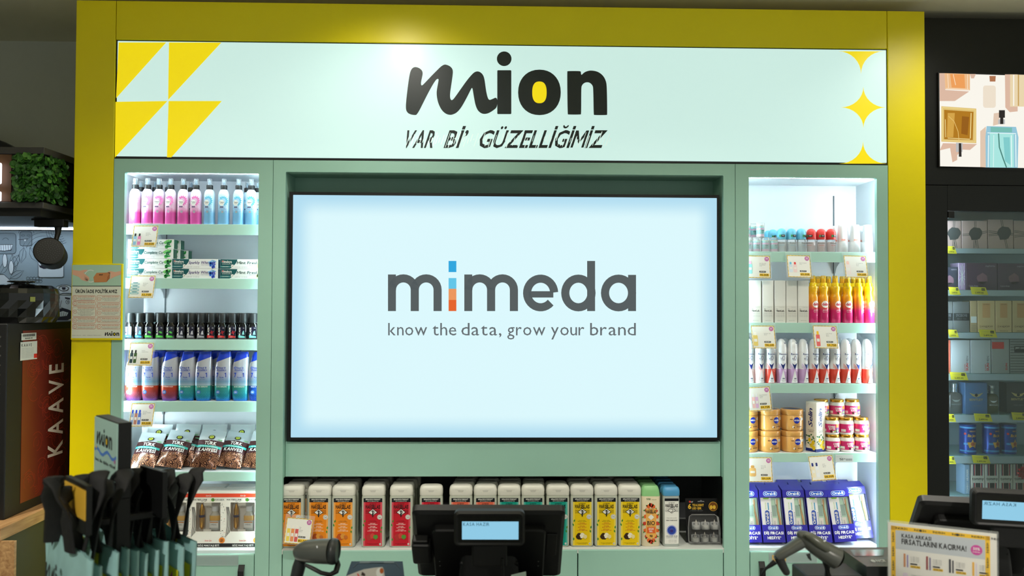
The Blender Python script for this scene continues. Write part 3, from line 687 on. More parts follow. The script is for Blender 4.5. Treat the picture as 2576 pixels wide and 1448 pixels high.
# --- coffee bags
def bean_mat():
    m, nt, bs = nodes_of('coffee_bag_print'); tc = nt.nodes.new('ShaderNodeTexCoord'); sp = nt.nodes.new('ShaderNodeSeparateXYZ'); nt.links.new(tc.outputs['Object'], sp.inputs[0])
    vo = nt.nodes.new('ShaderNodeTexVoronoi'); vo.inputs['Scale'].default_value = 55; nt.links.new(tc.outputs['Object'], vo.inputs['Vector'])
    sn = nt.nodes.new('ShaderNodeMath'); sn.operation = 'MULTIPLY'; sn.inputs[1].default_value = 26; nt.links.new(vo.outputs['Distance'], sn.inputs[0])
    s2 = nt.nodes.new('ShaderNodeMath'); s2.operation = 'SINE'; nt.links.new(sn.outputs[0], s2.inputs[0])
    r = nt.nodes.new('ShaderNodeValToRGB'); r.color_ramp.elements[0].position = .2; r.color_ramp.elements[0].color = (*lin((62, 36, 30)), 1); r.color_ramp.elements[1].position = .8; r.color_ramp.elements[1].color = (*lin((176, 122, 88)), 1)
    nt.links.new(s2.outputs[0], r.inputs[0])
    r2 = nt.nodes.new('ShaderNodeValToRGB'); r2.color_ramp.interpolation = 'CONSTANT'
    mr = nt.nodes.new('ShaderNodeMapRange'); mr.inputs['From Min'].default_value = 0; mr.inputs['From Max'].default_value = .16; nt.links.new(sp.outputs[2], mr.inputs[0]); nt.links.new(mr.outputs[0], r2.inputs[0])
    e = r2.color_ramp.elements; e[0].position = 0; e[0].color = (1, 1, 1, 1); e[1].position = .36; e[1].color = (0, 0, 0, 1)
    r3 = nt.nodes.new('ShaderNodeValToRGB'); r3.color_ramp.interpolation = 'CONSTANT'; nt.links.new(mr.outputs[0], r3.inputs[0])
    e = r3.color_ramp.elements; e[0].position = 0; e[0].color = (*lin((78, 44, 44)), 1); e[1].position = .70; e[1].color = (*lin((206, 216, 218)), 1)
    mx = nt.nodes.new('ShaderNodeMix'); mx.data_type = 'RGBA'; nt.links.new(r2.outputs[0], mx.inputs['Factor']); nt.links.new(r3.outputs[0], mx.inputs['A']); nt.links.new(r.outputs[0], mx.inputs['B'])
    nt.links.new(mx.outputs['Result'], bs.inputs['Base Color']); bs.inputs['Roughness'].default_value = .22; bs.inputs['Metallic'].default_value = .35; MATS['coffee_bag_print'] = m
bean_mat()
def coffee():
    t = thing('coffee_bag', 'bag', 'coffee bag'); W2, H = .049, .158
    rn = random.Random(5); wob = [[rn.uniform(-.0012, .0012) for _ in range(13)] for _ in range(15)]
    def th(u, v):
        a = max(0, 1-abs(u/W2)**2.6); z = v/H; e = 0 if z < .05 or z > .86 else math.sin((z-.05)/.81*PI)**.6
        return .016*a*e+.0006
    def grid(sg_):
        vv = []; 
        for j in range(15):
            z = H*j/14
            for i in range(13):
                u = -W2+2*W2*i/12; k = th(u, z); vv.append((u*(1-.05*(k/.0166)), sg_*(k+(wob[j][i]*2 if k > .002 else wob[j][i]*.4)), z))
        return vv
    fs = [(j*13+i, j*13+i+1, (j+1)*13+i+1, (j+1)*13+i) for j in range(14) for i in range(12)]
    b = MB(); b.add(grid(-1), fs, 'coffee_bag_print', True); b.add(grid(1), [f[::-1] for f in fs], 'coffee_bag_print', True); b.build('pouch', t)
    b = MB(); s_ = lambda u, v: (u, -th(u, v)-.0028, v); s2 = lambda u, v: (u, -th(u, v)-.0034, v)
    b.text('TÜRK', .004, .0915, .0135, s_, OFF, .046, 2); b.rect(-.046, .046, .079, .0885, s_, mat('coffee_teal', (60, 190, 180), .4), 8)
    b.text('orta kavrulmuş', 0, .0812, .0046, s2, OFF, .07, 1, .08, .2); b.text('KAHVESİ', 0, .0635, .0125, s_, OFF, .072, 2)
    b.disc(0, .126, .0125, s_, INK, 20, .0105); b.disc(0, .126, .0085, s2, mat('coffee_lime', (190, 200, 60), .4), 16, .0072); b.line([(-.004, .124), (0, .129), (.004, .124)], .0018, lambda u, v: (u, -th(u, v)-.0038, v), INK)
    b.rect(.028, .043, .114, .119, s_, mat('coffee_green', (120, 170, 120), .4))
    b.build('pouch_print', t)
    return Proto(t)
CB = coffee()
def bag(px, pyb, Y, lean, roll, yaw, label):
    p = pt(px, pyb, Y); dz = .003+.049*abs(math.sin(math.radians(roll)))
    CB.put((p.x, Y, ZL[4]+dz), (math.radians(-lean), math.radians(roll), math.radians(yaw)), label, 'ground coffee bags')
FB = [(354, -44, 4, -9), (424, -42, 8, -8), (511, -36, 6, -10), (573, -46, 8, -9), (640, -44, 7, -8)]
for i, (px, ln, rl, yw) in enumerate(FB):
    bag(px, 1180, .074+.012*(i % 2), -ln*.9, rl, 0, f'foil and brown ground coffee bag lying back, {ORD[i]} from left in the front row')
for i, (px, rl) in enumerate(((385, 3), (455, 4), (530, 2), (597, 3))):
    bag(px, 1150, .134, 34, rl, 0, f'foil ground coffee bag in the middle row, {ORD[i]} from the left')
for i, (px, rl) in enumerate(((392, 1), (462, 2), (532, 0), (602, 1))):
    bag(px, 1130, .172, 14, rl, 0, f'foil ground coffee bag standing in the back row, {ORD[i]} from the left')
# --- beauty gift boxes
def giftbox():
    t = thing('beauty_gift_box', 'gift box', 'gift box'); w_, h_, d_ = .131, .214, .062; C = mat('card_ivory', (236, 232, 222), .45)
    y0 = -d_/2; wx0, wx1, wz0, wz1 = -.046, .046, .062, .172
    b = MB()
    b.box(-w_/2, wx0, y0, d_/2, 0, h_, C).box(wx1, w_/2, y0, d_/2, 0, h_, C).box(wx0, wx1, y0, d_/2, 0, wz0, C).box(wx0, wx1, y0, d_/2, wz1, h_, C).box(wx0, wx1, y0+.034, d_/2, wz0, wz1, C)
    b.box(-.018, .012, y0, y0+.003, .160, .172, C).box(-.018, .012, y0, y0+.003, .062, .070, C)
    b.build('carton', t)
    MB().box(wx0, wx1, y0-.0003, y0+.0003, wz0, wz1, FLM).build('window', t)
    b = MB(); yy = y0+.018
    b.lathe([(.004, .066), (.009, .075), (.0098, .1), (.0098, .112)], GOLD, 16, cx=-.030, cy=yy); b.lathe([(.0106, .1125), (.0106, .121)], mat('mascara_band', (50, 40, 80), .4), 16, cx=-.030, cy=yy); b.lathe([(.0098, .1215), (.0095, .14), (.0055, .156), (.0015, .164)], GOLD, 16, cx=-.030, cy=yy)
    b.build('mascara_tube', t)
    q = MB().stack([(.064, .036, .02, .008, .020, yy), (.067, .040, .024, .01, .020, yy), (.118, .040, .024, .01, .020, yy), (.131, .024, .02, .0098, .020, yy), (.136, .022, .02, .0098, .020, yy)], zramp('micellar_fill', [(.06, (196, 200, 196)), (.1, (200, 202, 196)), (.102, (232, 176, 70)), (.118, (236, 186, 80)), (.122, (214, 210, 196))], .1, coat=.6), 4).build('cleanser_bottle', t)
    MB().lathe([(.0125, .1365), (.0125, .153), (.011, .1545)], WHT, 18, cx=.020, cy=yy).build('bottle_cap', q)
    MB().rect(.003, .037, .074, .098, front(yy-.0126), OFF).rect(.004, .036, .093, .0965, front(yy-.013), mat('ink_amber', (220, 140, 60), .5)).text('MİSEL', .02, .084, .004, front(yy-.013), GRY, .022, 0).build('bottle_label', q)
    b = MB(); c = front(y0-.0006); c2 = front(y0-.001)
    b.rect(-w_/2, w_/2, .192, .2065, c, mat('ink_vermilion', (222, 72, 44), .5)); b.text('Senin İçin', 0, .1955, .006, c2, OFF, .02, 0, .05, .3)
    b.text('MAYBELLINE', -.033, .180, .0058, c, INK, .056, 1, .1); b.text('NEW YORK', -.018, .1755, .0028, c, INK, .02, 0)
    b.disc(.017, .1825, .0066, c, mat('garnier_green', (90, 150, 50), .5)); b.text('GARNIER', .038, .1795, .0062, c2, mat('ink_slate', (70, 78, 76), .5), .046, 0, .1)
    for k in range(5): b.line([(-.064+.0035*k, .04+.004*k), (-.060+.0035*k, .08), (-.059+.003*k, .12), (-.062+.0022*k, .155)], .0016, c, INK)
    rn = random.Random(4)
    for k in range(46): b.disc(.0475+rn.random()*.016, .03+rn.random()*.14, .0006+rn.random()*.001, c, INK if k % 6 else mat('ink_vermilion', (222, 72, 44)), 5)
    b.rect(-w_/2, w_/2, .002, .0165, c, INK); b.text('GÖZ MAKYAJI SETİ', .002, .0055, .0065, c2, OFF, .08, 1); b.text('Senin İçin', 0, .024, .006, c, RED, .026, 0, .05, .3)
    b.disc(.053, .028, .0115, c, mat('badge_amber', (226, 130, 44), .5)); b.text("2'Lİ", .053, .029, .004, c2, INK, .011, 2); b.text('SET', .053, .023, .004, c2, INK, .011, 2)
    b.build('carton_print', t)
    return Proto(t)
GB = giftbox()
for i, px in enumerate((437, 523.5, 610)):
    GB.put((X(px, .05, 1310), .082, ZL[5]), (0, 0, 0), f'white beauty gift box with red top band and clear window, {ORD[i]} from the left', 'beauty gift boxes')
for i, px in enumerate((523, 614)):
    GB.put((X(px, .135, 1310), .155, ZL[5]+.0), (0, 0, 0), f'white beauty gift box in the back row, {ORD[i]} from the left', 'beauty gift boxes')
# ================================================================ products, right cabinet
def wrapprint(R_): return cyl(R_, None, .0005)
# --- clear hair-wax sticks
t = thing('hair_wax_stick', 'wax stick', 'wax stick')
MB().lathe([(.0150, 0), (.0162, .002), (.0162, .004), (.0158, .005), (.0158, .0555), (.0152, .0575), (.013, .058)], CLP, 20).build('case', t)
MB().lathe([(.0142, .002), (.0146, .004), (.0146, .046), (.011, .047)], zramp('wax_label', [(0, (236, 226, 232)), (.012, (236, 178, 222)), (.0121, (112, 208, 208)), (.030, (112, 208, 208)), (.0301, (236, 166, 216)), (.036, (236, 166, 216)), (.0361, (120, 214, 214)), (.044, (140, 220, 220)), (.0441, (226, 220, 190)), (.047, (226, 220, 190))], .4), 18).build('label', t)
b = MB(); c = cyl(.0159); b.text('PLATEAU', 0, .039, .003, c, OFF, .014, 1); b.line([(-.006, .024), (-.002, .028), (.001, .024), (.006, .029)], .002, c, INK); b.text('WAX', 0, .018, .003, c, INK, .009, 2); b.build('label_print', t)
WX = Proto(t); YW = .079
for i, px in enumerate((1881, 1902.5, 1924.5, 1946.5)): WX.put((X(px, YW, 610), YW, ZR[0]), (0, 0, .1*i), f'clear hair wax stick with pink and aqua label, {ORD[i]} in the lower row', 'hair wax sticks')
for i, px in enumerate((1878, 1896, 1912.5)): WX.put((X(px, YW+.001, 610), YW+.001, ZR[0]+.0585), (0, 0, .2*i), f'clear hair wax stick with pink and aqua label, {ORD[i]} in the upper row', 'hair wax sticks') if i != 1 else WX.put((X(px, .116, 610), .116, ZR[0]+.0585), (0, 0, 0), 'clear hair wax stick behind the upper row of wax sticks', 'hair wax sticks')
WX.put((X(1898, .116, 610), .116, ZR[0]), (0, 0, 0), 'clear hair wax stick standing behind the lower row', 'hair wax sticks')
# --- domed roll-ons
def dome(key, col):
    t = thing(key+'_dome_rollon', 'roll-on', 'deodorant')
    MB().stack([(0, .033, .028, .012), (.003, .037, .031, .0145), (.040, .037, .031, .0145), (.047, .035, .031, .0152), (.0505, .0355, .033, .0162)], CLP, 5).build('body', t)
    MB().stack([(.003, .030, .024, .011), (.036, .031, .025, .012), (.041, .026, .022, .0105)], mat('gel_'+key, tuple(int(200+.2*c) for c in col), .2), 4).build('gel', t)
    MB().lathe([(.0185, .051), (.0190, .053), (.0190, .072), (.0180, .081), (.0145, .089), (.0085, .0935), (.002, .095)], mat('dome_'+key, col, .35), 24).build('cap', t)
    b = MB(); c = cyl(.0195); b.rect(-.002, .013, .060, .069, c, INK, 4); b.rect(-.009, -.003, .060, .069, c, mat('sticker_green', (60, 150, 90), .5), 2); b.text('FEM', .0055, .0635, .003, cyl(.0198), OFF, .009, 1)
    f = front(-.0160); b.text('Emotion', 0, .034, .006, f, INK, .026, 1, .05, .2); b.text('ROLL-ON', 0, .026, .003, f, mat('dome_'+key, col), .018, 1); b.build('label_print', t)
    return Proto(t)
DB = dome('blue', (112, 196, 226)); DR = dome('red', (226, 62, 58)); YR = .082
for i, px in enumerate((1966, 1990.5, 2015.5)): DB.put((X(px, YR, 600), YR, ZR[0]), (0, 0, -.3+.35*i), f'roll-on deodorant with sky blue dome cap, {ORD[i]} blue one from the left', 'blue domed roll-ons')
for i, px in enumerate((2040.5, 2065.5, 2090)): DR.put((X(px, YR, 600), YR, ZR[0]), (0, 0, -.8+.5*i), f'roll-on deodorant with red dome cap, {ORD[i]} red one from the left', 'red domed roll-ons')
for i, px in enumerate((1933, 1944)): DB.put((X(px, .125+.045*(1-i), 600), .125+.045*(1-i), ZR[0]), (0, 0, 0), f'roll-on deodorant with sky blue dome cap behind the wax sticks, {("rear","nearer")[i]} one', 'blue domed roll-ons')
# --- white sun cream tubes
t = thing('white_cream_tube', 'tube', 'cream tube')
MB().stack([(0, .039, .034, .016), (.002, .041, .036, .0175), (.02, .041, .036, .0175), (.06, .038, .032, .0155), (.10, .0345, .027, .013), (.108, .0335, .026, .0125), (.1105, .030, .022, .0105)], mat('tube_white', (244, 244, 246), .3), 5).build('tube', t)
b = MB(); c = lambda u, v: (u, -.0185+.045*max(0, v-.02), v); b.text('ziaja', .004, .082, .005, c, mat('ink_paleblue', (140, 180, 205), .5), .016, 0); b.text('suny', 0, .047, .009, c, mat('ink_coral', (226, 110, 80), .5), .026, 1, .05, .2)
for k in range(3): b.text('antioxidant cream', .002, .036-.005*k, .0024, c, mat('ink_paleblue', (140, 180, 205)), .02, 0)
b.build('tube_print', t); TB = Proto(t)
for i, px in enumerate((2119, 2150.5, 2182)): TB.put((X(px, .082, 600), .082, ZR[0]), (0, 0, .05), f'white tapered cream tube with orange script, {ORD[i]} from the left', 'white cream tubes')
for i, px in enumerate((2104, 2136, 2166)): TB.put((X(px, .130, 600), .130, ZR[0]), (0, 0, 0), f'white tapered cream tube in the back row, {ORD[i]} from the left', 'white cream tubes')
tag(MB().box(.992, 1.483, .0526, .0548, ZR[0], ZR[0]+.040, ACR).build('shelf_guard'), 'low clear acrylic guard along the front of the top right shelf', 'shelf guard')
# --- white tall cartons
t = thing('white_oil_carton', 'carton', 'box'); WB = mat('carton_bone', (226, 224, 216), .5)
MB().box(-.0215, .0215, -.0215, .0215, 0, .166, WB, .0006, 1).build('carton', t)
b = MB(); c = front(-.0219); b.rect(-.0213, .0213, .001, .066, c, mat('carton_bone_dark', (216, 213, 204), .5)); c = front(-.0222)
b.text('The', -.013, .052, .0034, c, INK, .006, 1); b.text('NewLab.', .001, .0435, .0068, c, INK, .031, 2); b.text('Organik Yağ', .006, .060, .0018, c, GRY, .018, 0)
for v in (.038, .034, .028, .024): b.text('saç bakım yağı doğal', 0, v, .0016, c, GRY, .034, 0)
b.text('200 ml 6.7 fl.oz', 0, .0075, .0022, c, GRY, .022, 0); b.build('carton_print', t); NB = Proto(t); YN = .078
for i, px in enumerate((1900.5, 1931.5, 1962.5, 1991.5, 2020.5)): NB.put((X(px, YN-.02, 750), YN, ZR[1]), (0, 0, .02*math.sin(i*2)), f'plain white tall carton, {ORD[i]} from the left beside the yellow bottles', 'plain white tall cartons')
# --- yellow children's spray
t = thing('yellow_spray_bottle', 'bottle', 'bottle')
DAL = zramp('dalin_body', [(0, (214, 40, 110)), (.048, (220, 44, 112)), (.060, (232, 96, 84)), (.085, (244, 150, 40)), (.115, (250, 180, 20)), (.15, (252, 204, 20))], .2, coat=.5)
MB().lathe([(.0185, 0), (.0205, .002), (.0205, .096), (.0200, .103), (.0172, .110), (.0160, .118), (.0166, .124), (.0186, .130), (.0188, .140), (.0172, .144)], DAL, 24).build('body', t)
YC = mat('cap_yellow', (255, 214, 10), .3)
MB().lathe([(.0135, .1445), (.0135, .157), (.0095, .159), (.0085, .168), (.0065, .176)], YC, 20).build('pump', t)
MB().lathe([(.0105, .1585), (.0100, .183), (.0085, .186)], clear('overcap_yellow', (255, 220, 60), .3), 16).build('overcap', t)
b = MB(); c = cyl(.0206); c2 = cyl(.0209)
b.disc(0, .073, .0135, c, OFF, 22); b.text('dalin', 0, .0685, .0105, c2, mat('ink_cherry', (200, 30, 70), .4), .023, 2, .04); b.text('easy spread', 0, .0495, .003, c, OFF, .018, 2)
b.text('kolay tarama', 0, .0455, .002, c, OFF, .022, 0); b.text('sprey', 0, .0415, .002, c, OFF, .018, 0); b.disc(.0165, .060, .003, c, mat('leaf_green', (120, 190, 60), .5), 8); b.text('Yeni', -.004, .136, .0022, cyl(.019), INK, .014, 0)
b.build('label_print', t); DL = Proto(t); YDL = .076
for i, (px, r) in enumerate(((2047.5, .25), (2073.5, 0), (2103.5, .3), (2134, -.05), (2162, .9), (2188.5, .25))): DL.put((X(px, YDL-.01, 760), YDL, ZR[1]), (0, 0, r), f'yellow and pink spray bottle, {ORD[i]} from the left in the front row', 'yellow spray bottles')
for i, px in enumerate((2058, 2084, 2119, 2147, 2170)): DL.put((X(px, .131, 760), .131, ZR[1]), (0, 0, .2), f'yellow and pink spray bottle, {ORD[i]} from the left in the second row', 'yellow spray bottles')
# --- white deodorant sprays
def aero(key, low, arcc):
    t = thing('white_deodorant_spray', 'spray', 'deodorant')
    W = mat('aero_white', (240, 241, 244), .25, coat=.4)
    def rg(z, a, b_, oy=0): return [(x_, y_+oy, z) for x_, y_ in ell(2*a, 2*b_, 24)]
    bd = zramp('aero_'+key, [(0, low), (.04, low), (.055, low), (.0556, (240, 241, 244)), (.18, (240, 241, 244))], .25, coat=.4)
    MB().loft([rg(0, .0182, .0182), rg(.003, .0200, .0200), rg(.045, .0205, .0205), (rg(.062, .0200, .0200)), rg(.078, .0188, .0188), rg(.092, .0190, .0190), rg(.108, .0204, .0204), rg(.122, .0204, .0204)], bd).build('can', t)
    MB().loft([rg(.1222, .0202, .0202), rg(.138, .0196, .0196), rg(.152, .0178, .0178), rg(.162, .0150, .0150, .001), rg(.170, .0100, .0110, .003), rg(.1735, .004, .005, .004)], W).build('cap', t)
    MB().lathe([(.0052, -.0012), (.0052, .0012)], mat('aero_navy', (24, 44, 110), .3), 14).xform(Matrix.Translation((.0085, -.0105, .1585)) @ Matrix.Rotation(math.radians(52), 4, Vector((.77, .64, 0)))).build('nozzle', t)
    b = MB(); c = lambda u, v: cyl(.0206 if not .065 < v < .1 else .0196)(u, v); NV = mat('aero_ink', (24, 38, 110), .4)
    b.text('Rexona', .002, .111, .0068, cyl(.0207), NV, .030, 1); b.line([(-.016, .1195), (.016, .1195)], .0016, cyl(.0207), mat('ink_salmon', (230, 130, 120), .5))
    b.text('%', -.006, .093, .005, c, NV, .005, 1); b.line(ell(.009, .015, 16, .003, .099), .0014, cyl(.0203), NV, True); b.text('alüminyum', .001, .0885, .0018, c, NV, .016, 0)
    b.polyw([(-.009, .078), (.000, .071), (.011, .080), (.004, .062), (.0015, .053), (-.003, .062)], cyl(.0203), NV)
    b.polyw([(.0005, .0535), (-.012, .0015), (.013, .0015)], cyl(.0212), mat('aero_white', (240, 241, 244)))
    A = mat('aero_arc_'+key, arcc, .4)
    for k in range(3): b.line([(-.019, .076-.006*k), (-.012, .070-.005*k), (-.006, .061-.004*k), (-.001, .054)], .0014, cyl(.0209), A)
    petals(b, .011, .052, .002, .008, 5, cyl(.0211), mat('petal_'+key, tuple(min(255, v+70) for v in low), .4), 0, 360, .3)
    b.text('48h', .002, .016, .005, cyl(.0216), NV, .010, 1); b.text('koruma', .002, .0105, .0022, cyl(.0216), NV, .014, 0); b.text('150 ml', .002, .0065, .0016, cyl(.0216), NV, .009, 0)
    b.build('label_print', t)
    return Proto(t)
AP = {'coral': aero('coral', (226, 82, 66), (214, 70, 66)), 'lilac': aero('lilac', (206, 168, 214), (186, 140, 200)), 'blush': aero('blush', (248, 214, 216), (226, 130, 140))}
cnt = {}; YX = .076
for px, k in zip((1884, 1909, 1937, 1966, 1994, 2020.5, 2047, 2073, 2099.5, 2126.5, 2153, 2180.5), ('blush', 'blush', 'coral', 'lilac', 'lilac', 'lilac', 'coral', 'coral', 'coral', 'coral', 'coral', 'coral')):
    i = cnt.get(k, 0); cnt[k] = i+1
    AP[k].put((X(px, YX, 905), YX, ZR[2]), (0, 0, random.uniform(-.1, .45)), f'white spray deodorant with {k} base, {ORD[i]} {k} one from the left', 'white deodorant sprays')
cnt = {}
for px, k in zip((1950, 1978, 2007, 2033, 2060, 2087, 2113, 2138), ('coral', 'lilac', 'lilac', 'coral', 'coral', 'coral', 'coral', 'coral')):
    i = cnt.get(k, 0); cnt[k] = i+1
    AP[k].put((X(px, .131, 905), .131, ZR[2]), (0, 0, .7), f'second-row white spray deodorant with {k} base, {ORD[i]} {k} one from left', 'white deodorant sprays')
# --- golden cream jars
t = thing('golden_cream_jar', 'jar', 'jar'); GJ = mat('jar_caramel', (214, 158, 84), .3, coat=.3)
MB().lathe([(.038, 0), (.0425, .004), (.0435, .012), (.0435, .058), (.0415, .0605)], GJ, 32).build('body', t)
MB().lathe([(.0422, .061), (.0438, .0625), (.0438, .079), (.042, .0825), (.034, .0835), (.033, .0825)], GJ, 32).lathe([(.033, .0826), (.001, .0827)], mat('jar_top_blue', (30, 44, 96), .3), 32, cap=False).build('lid', t)
b = MB(); c = cyl(.0437); c2 = cyl(.044); b.disc(.002, .042, .0125, c, mat('nivea_blue', (8, 40, 160), .35), 24); b.text('NIVEA', .002, .0392, .0058, c2, OFF, .021, 2); b.text('Nourishing', .002, .0265, .0022, c, INK, .016, 0); b.text('Cocoa Butter', .002, .0215, .0034, c, INK, .024, 0)
b.rect(.0005, .024, .0155, .0185, c, mat('ink_cocoa', (110, 70, 40), .5), 4); b.disc(-.012, .016, .0042, c, mat('cocoa_white', (235, 225, 210), .5), 10); b.disc(-.009, .0145, .0026, c2, mat('ink_cocoa', (110, 70, 40)), 8)
b.rect(-.024, -.014, .0445, .0475, c, mat('ink_cocoa', (110, 70, 40)), 3); b.rect(.019, .0335, .042, .0515, c, OFF, 4); b.text('YENİ', .026, .0455, .0026, c2, GRY, .010, 0); b.build('label_print', t)
NJ = Proto(t); YJ = .099
for k in range(2):
    for i, (px, r) in enumerate(((1886, .25), (1943, .12+.2*k), (2001, .15-.1*k))):
        NJ.put((X(px, .06, 1080), YJ, ZR[3]+.0838*k), (0, 0, r), f'golden cream jar, {ORD[i]} from the left in the {("lower","upper")[k]} tier', 'golden cream jars')
# --- lemon cologne carton
t = thing('lemon_cologne_carton', 'tall cream carton with lemons and blue script standing among the jars', 'box'); CB_ = mat('carton_cream', (240, 234, 218), .45)
hw = .0255; MB().box(-hw, hw, -hw, hw, 0, .196, CB_, .0006, 1).build('carton', t)
SB = mat('selin_blue', (24, 40, 120), .4); LM = mat('lemon_yellow', (240, 208, 40), .4); LF = mat('lemon_leaf', (50, 110, 60), .5)
for k in range(2):
    b = MB(); c = front(-hw-.0004); c2 = front(-hw-.0008)
    b.rect(-hw, hw, .0005, .012, c, SB); b.text('Selin', .006, .132, .019, c, SB, .072, 1, .02, .35, PI/2); b.text('PET KOLONYA', 0, .083, .003, c, GRY, .03, 0); b.text('LİMON', 0, .0765, .0042, c, mat('ink_slate', (70, 78, 76)), .022, 0)
    for j, (u, v, r) in enumerate(((-.007, .045, .007), (.010, .036, .0075), (.002, .024, .0075), (.013, .0155, .008))): b.disc(u, v, r, c2, LM, 12, r*1.15)
    for j, (u, v) in enumerate(((-.015, .058), (-.004, .062), (.008, .052), (.016, .048), (-.008, .03), (-.014, .042))): petals(b, u, v, 0, .012, 2, c, LF, 40*j, 40*j+150, .28)
    b.build('carton_print', t).rotation_euler = (0, 0, -k*PI/2)
p = pt(2059, 1136, .066); t.location = (p.x, .094, ZR[3]); t.rotation_euler = (0, 0, math.radians(28))
# --- pink body butter jars
t = thing('body_butter_jar', 'jar', 'jar')
MB().lathe([(.028, 0), (.0315, .003), (.0325, .010), (.0325, .046), (.0300, .053), (.0275, .056)], mat('butter_white', (238, 234, 228), .15, coat=.8), 28).build('body', t)
MB().lathe([(.0285, .0562), (.0300, .057), (.0300, .065), (.0285, .0668)], GOLD, 28).build('lid', t)
b = MB(); c = cyl(.0327, None, .0006); c2 = cyl(.033, None, .0008); MG = mat('butter_magenta', (206, 44, 110), .4)
b.rect(-.088, .088, .009, .042, c, MG, 30); b.rect(.012, .028, .029, .042, c2, mat('butter_orange', (240, 120, 50), .4), 4); b.rect(.012, .03, .009, .0285, c2, mat('butter_purple', (90, 40, 110), .4), 4)
b.text('COMBO', -.006, .0285, .0072, c2, OFF, .030, 2, .02); b.text('BUTTER', -.004, .0205, .0062, c2, OFF, .026, 2, .02); b.disc(.0205, .017, .0055, cyl(.0333, None, .001), mat('butter_green', (150, 220, 130), .4), 12)
b.disc(-.008, .014, .005, c2, mat('butter_choc', (70, 30, 26), .4), 9); b.disc(.001, .0125, .0042, c2, mat('cocoa_white', (235, 225, 210)), 9); b.disc(.008, .0145, .004, c2, mat('butter_green2', (130, 180, 80), .4), 9); b.rect(-.05, -.03, .012, .022, c2, OFF, 4)
b.build('label_print', t); t.scale = (.89, .89, 1); BJ = Proto(t)
for i, (px, py, k, Y, r) in enumerate(((2102, 0, 0, .094, .35), (2137.5, 0, 0, .094, .3), (2176, 0, 0, .094, .1))): BJ.put((X(px, Y-.03, 1100), Y, ZR[3]), (0, 0, r), f'pink labelled body butter jar, {ORD[i]} from the left in the bottom tier', 'body butter jars')
for i, (px, r) in enumerate(((2100, -.2), (2136, .5), (2175, .3))): BJ.put((X(px, .066, 1060), .096, ZR[3]+.067), (0, 0, r), f'pink labelled body butter jar, {ORD[i]} from the left in the middle tier', 'body butter jars')
for i, (px, r) in enumerate(((2073, .1), (2113, 0), (2152, -.05))): BJ.put((X(px, .104, 1005), .134, ZR[3]+.134), (0, 0, r), f'pink labelled body butter jar, {ORD[i]} from the left in the top tier', 'body butter jars')
for k in range(2):
    for i, px in enumerate((2076, 2116, 2156)): BJ.put((X(px, .134, 1100), .1635, ZR[3]+.067*k), (0, 0, 0), f'pink labelled body butter jar behind, {ORD[i]} from the left, {("bottom","middle")[k]} tier', 'body butter jars')
# --- toothbrush and paste packs
t = thing('toothcare_pack', 'pack', 'box'); w_, h_, d_ = .0865, .225, .040; OB = mat('oral_blue', (40, 34, 140), .3, coat=.3); y0 = -d_/2
wz0, wz1 = .066, .170
b = MB(); b.box(-w_/2, w_/2, y0, d_/2, 0, wz0, OB).box(-w_/2, w_/2, y0, d_/2, wz1, .198, OB).box(-w_/2, -w_/2+.001, y0, d_/2, wz0, wz1, OB).box(w_/2-.001, w_/2, y0, d_/2, wz0, wz1, OB).box(-w_/2, w_/2, d_/2-.001, d_/2, wz0, wz1, OB)
b.add([(-w_/2, y0, .198), (w_/2, y0, .198), (w_/2, d_/2, .198), (-w_/2, d_/2, .198), (-w_/2, d_/2-.002, .222), (w_/2, d_/2-.002, .222), (-w_/2, d_/2, .222), (w_/2, d_/2, .222)], [(0, 1, 5, 4), (4, 5, 7, 6), (3, 2, 7, 6), (0, 3, 6, 4), (1, 2, 7, 5)], OB); b.build('carton', t)
MB().box(-w_/2+.002, w_/2-.002, y0+.0002, y0+.0006, wz0+.0005, wz1-.0005, FLM).build('window', t)
q = MB().box(-w_/2+.003, .002, y0+.003, y0+.03, .012, wz1-.001, mat('paste_box_white', (246, 248, 250), .35), .001, 1).build('toothpaste_carton', t)
b = MB(); c = front(y0+.0026); c2 = front(y0+.0022); OBl = mat('oral_mid', (24, 84, 190), .35)
b.poly(rrect(.018, .058, .0085, 4, -.0175, .092), c, OBl); b.poly([(-.03, .169), (-.005, .169), (-.008, .163), (-.027, .163)], c, mat('lime_label', (150, 210, 60), .4)); b.text('Oral-B', -.0135, .0905, .0105, c2, OFF, .045, 2, .03, .15, PI/2)
b.text('PROSCIENCE', .0, .090, .0032, c, NAVY, .048, 1, .2, 0, PI/2); b.rect(-.013, -.009, .122, .150, c, mat('ink_cyan', (40, 160, 210), .4)); b.text('DİŞ MACUNU', -.02, .138, .003, c, mat('lime_label', (150, 210, 60)), .026, 1, .1, 0, PI/2); b.build('carton_print', q)
q = MB().box(.004, w_/2-.003, y0+.012, y0+.016, .05, wz1-.001, mat('blister_mint', (190, 226, 204), .4)).build('brush_card', t)
MB().rect(.006, .022, .098, .140, front(y0+.0115), mat('card_print_grey', (150, 180, 170), .5)).rect(.006, .022, .066, .092, front(y0+.0115), OFF).text('bamboo', .014, .07, .005, front(y0+.011), GRY, .022, 0, .07, 0, PI/2).build('card_print', q)
MB().tube([(.033, y0+.007, .062), (.031, y0+.007, .09), (.027, y0+.007, .118), (.026, y0+.007, .15), (.0265, y0+.007, .163)], [.0045, .004, .0032, .0042, .0036], mat('bamboo_wood', (200, 158, 104), .5), 8).build('toothbrush', t)
MB().box(.0195, .0235, y0+.0045, y0+.0095, .142, .164, mat('bristle', (226, 222, 216), .7), .001, 1).build('bristles', t)
b = MB(); c = front(y0-.0004); c2 = front(y0-.0008); c3 = front(y0-.0012)
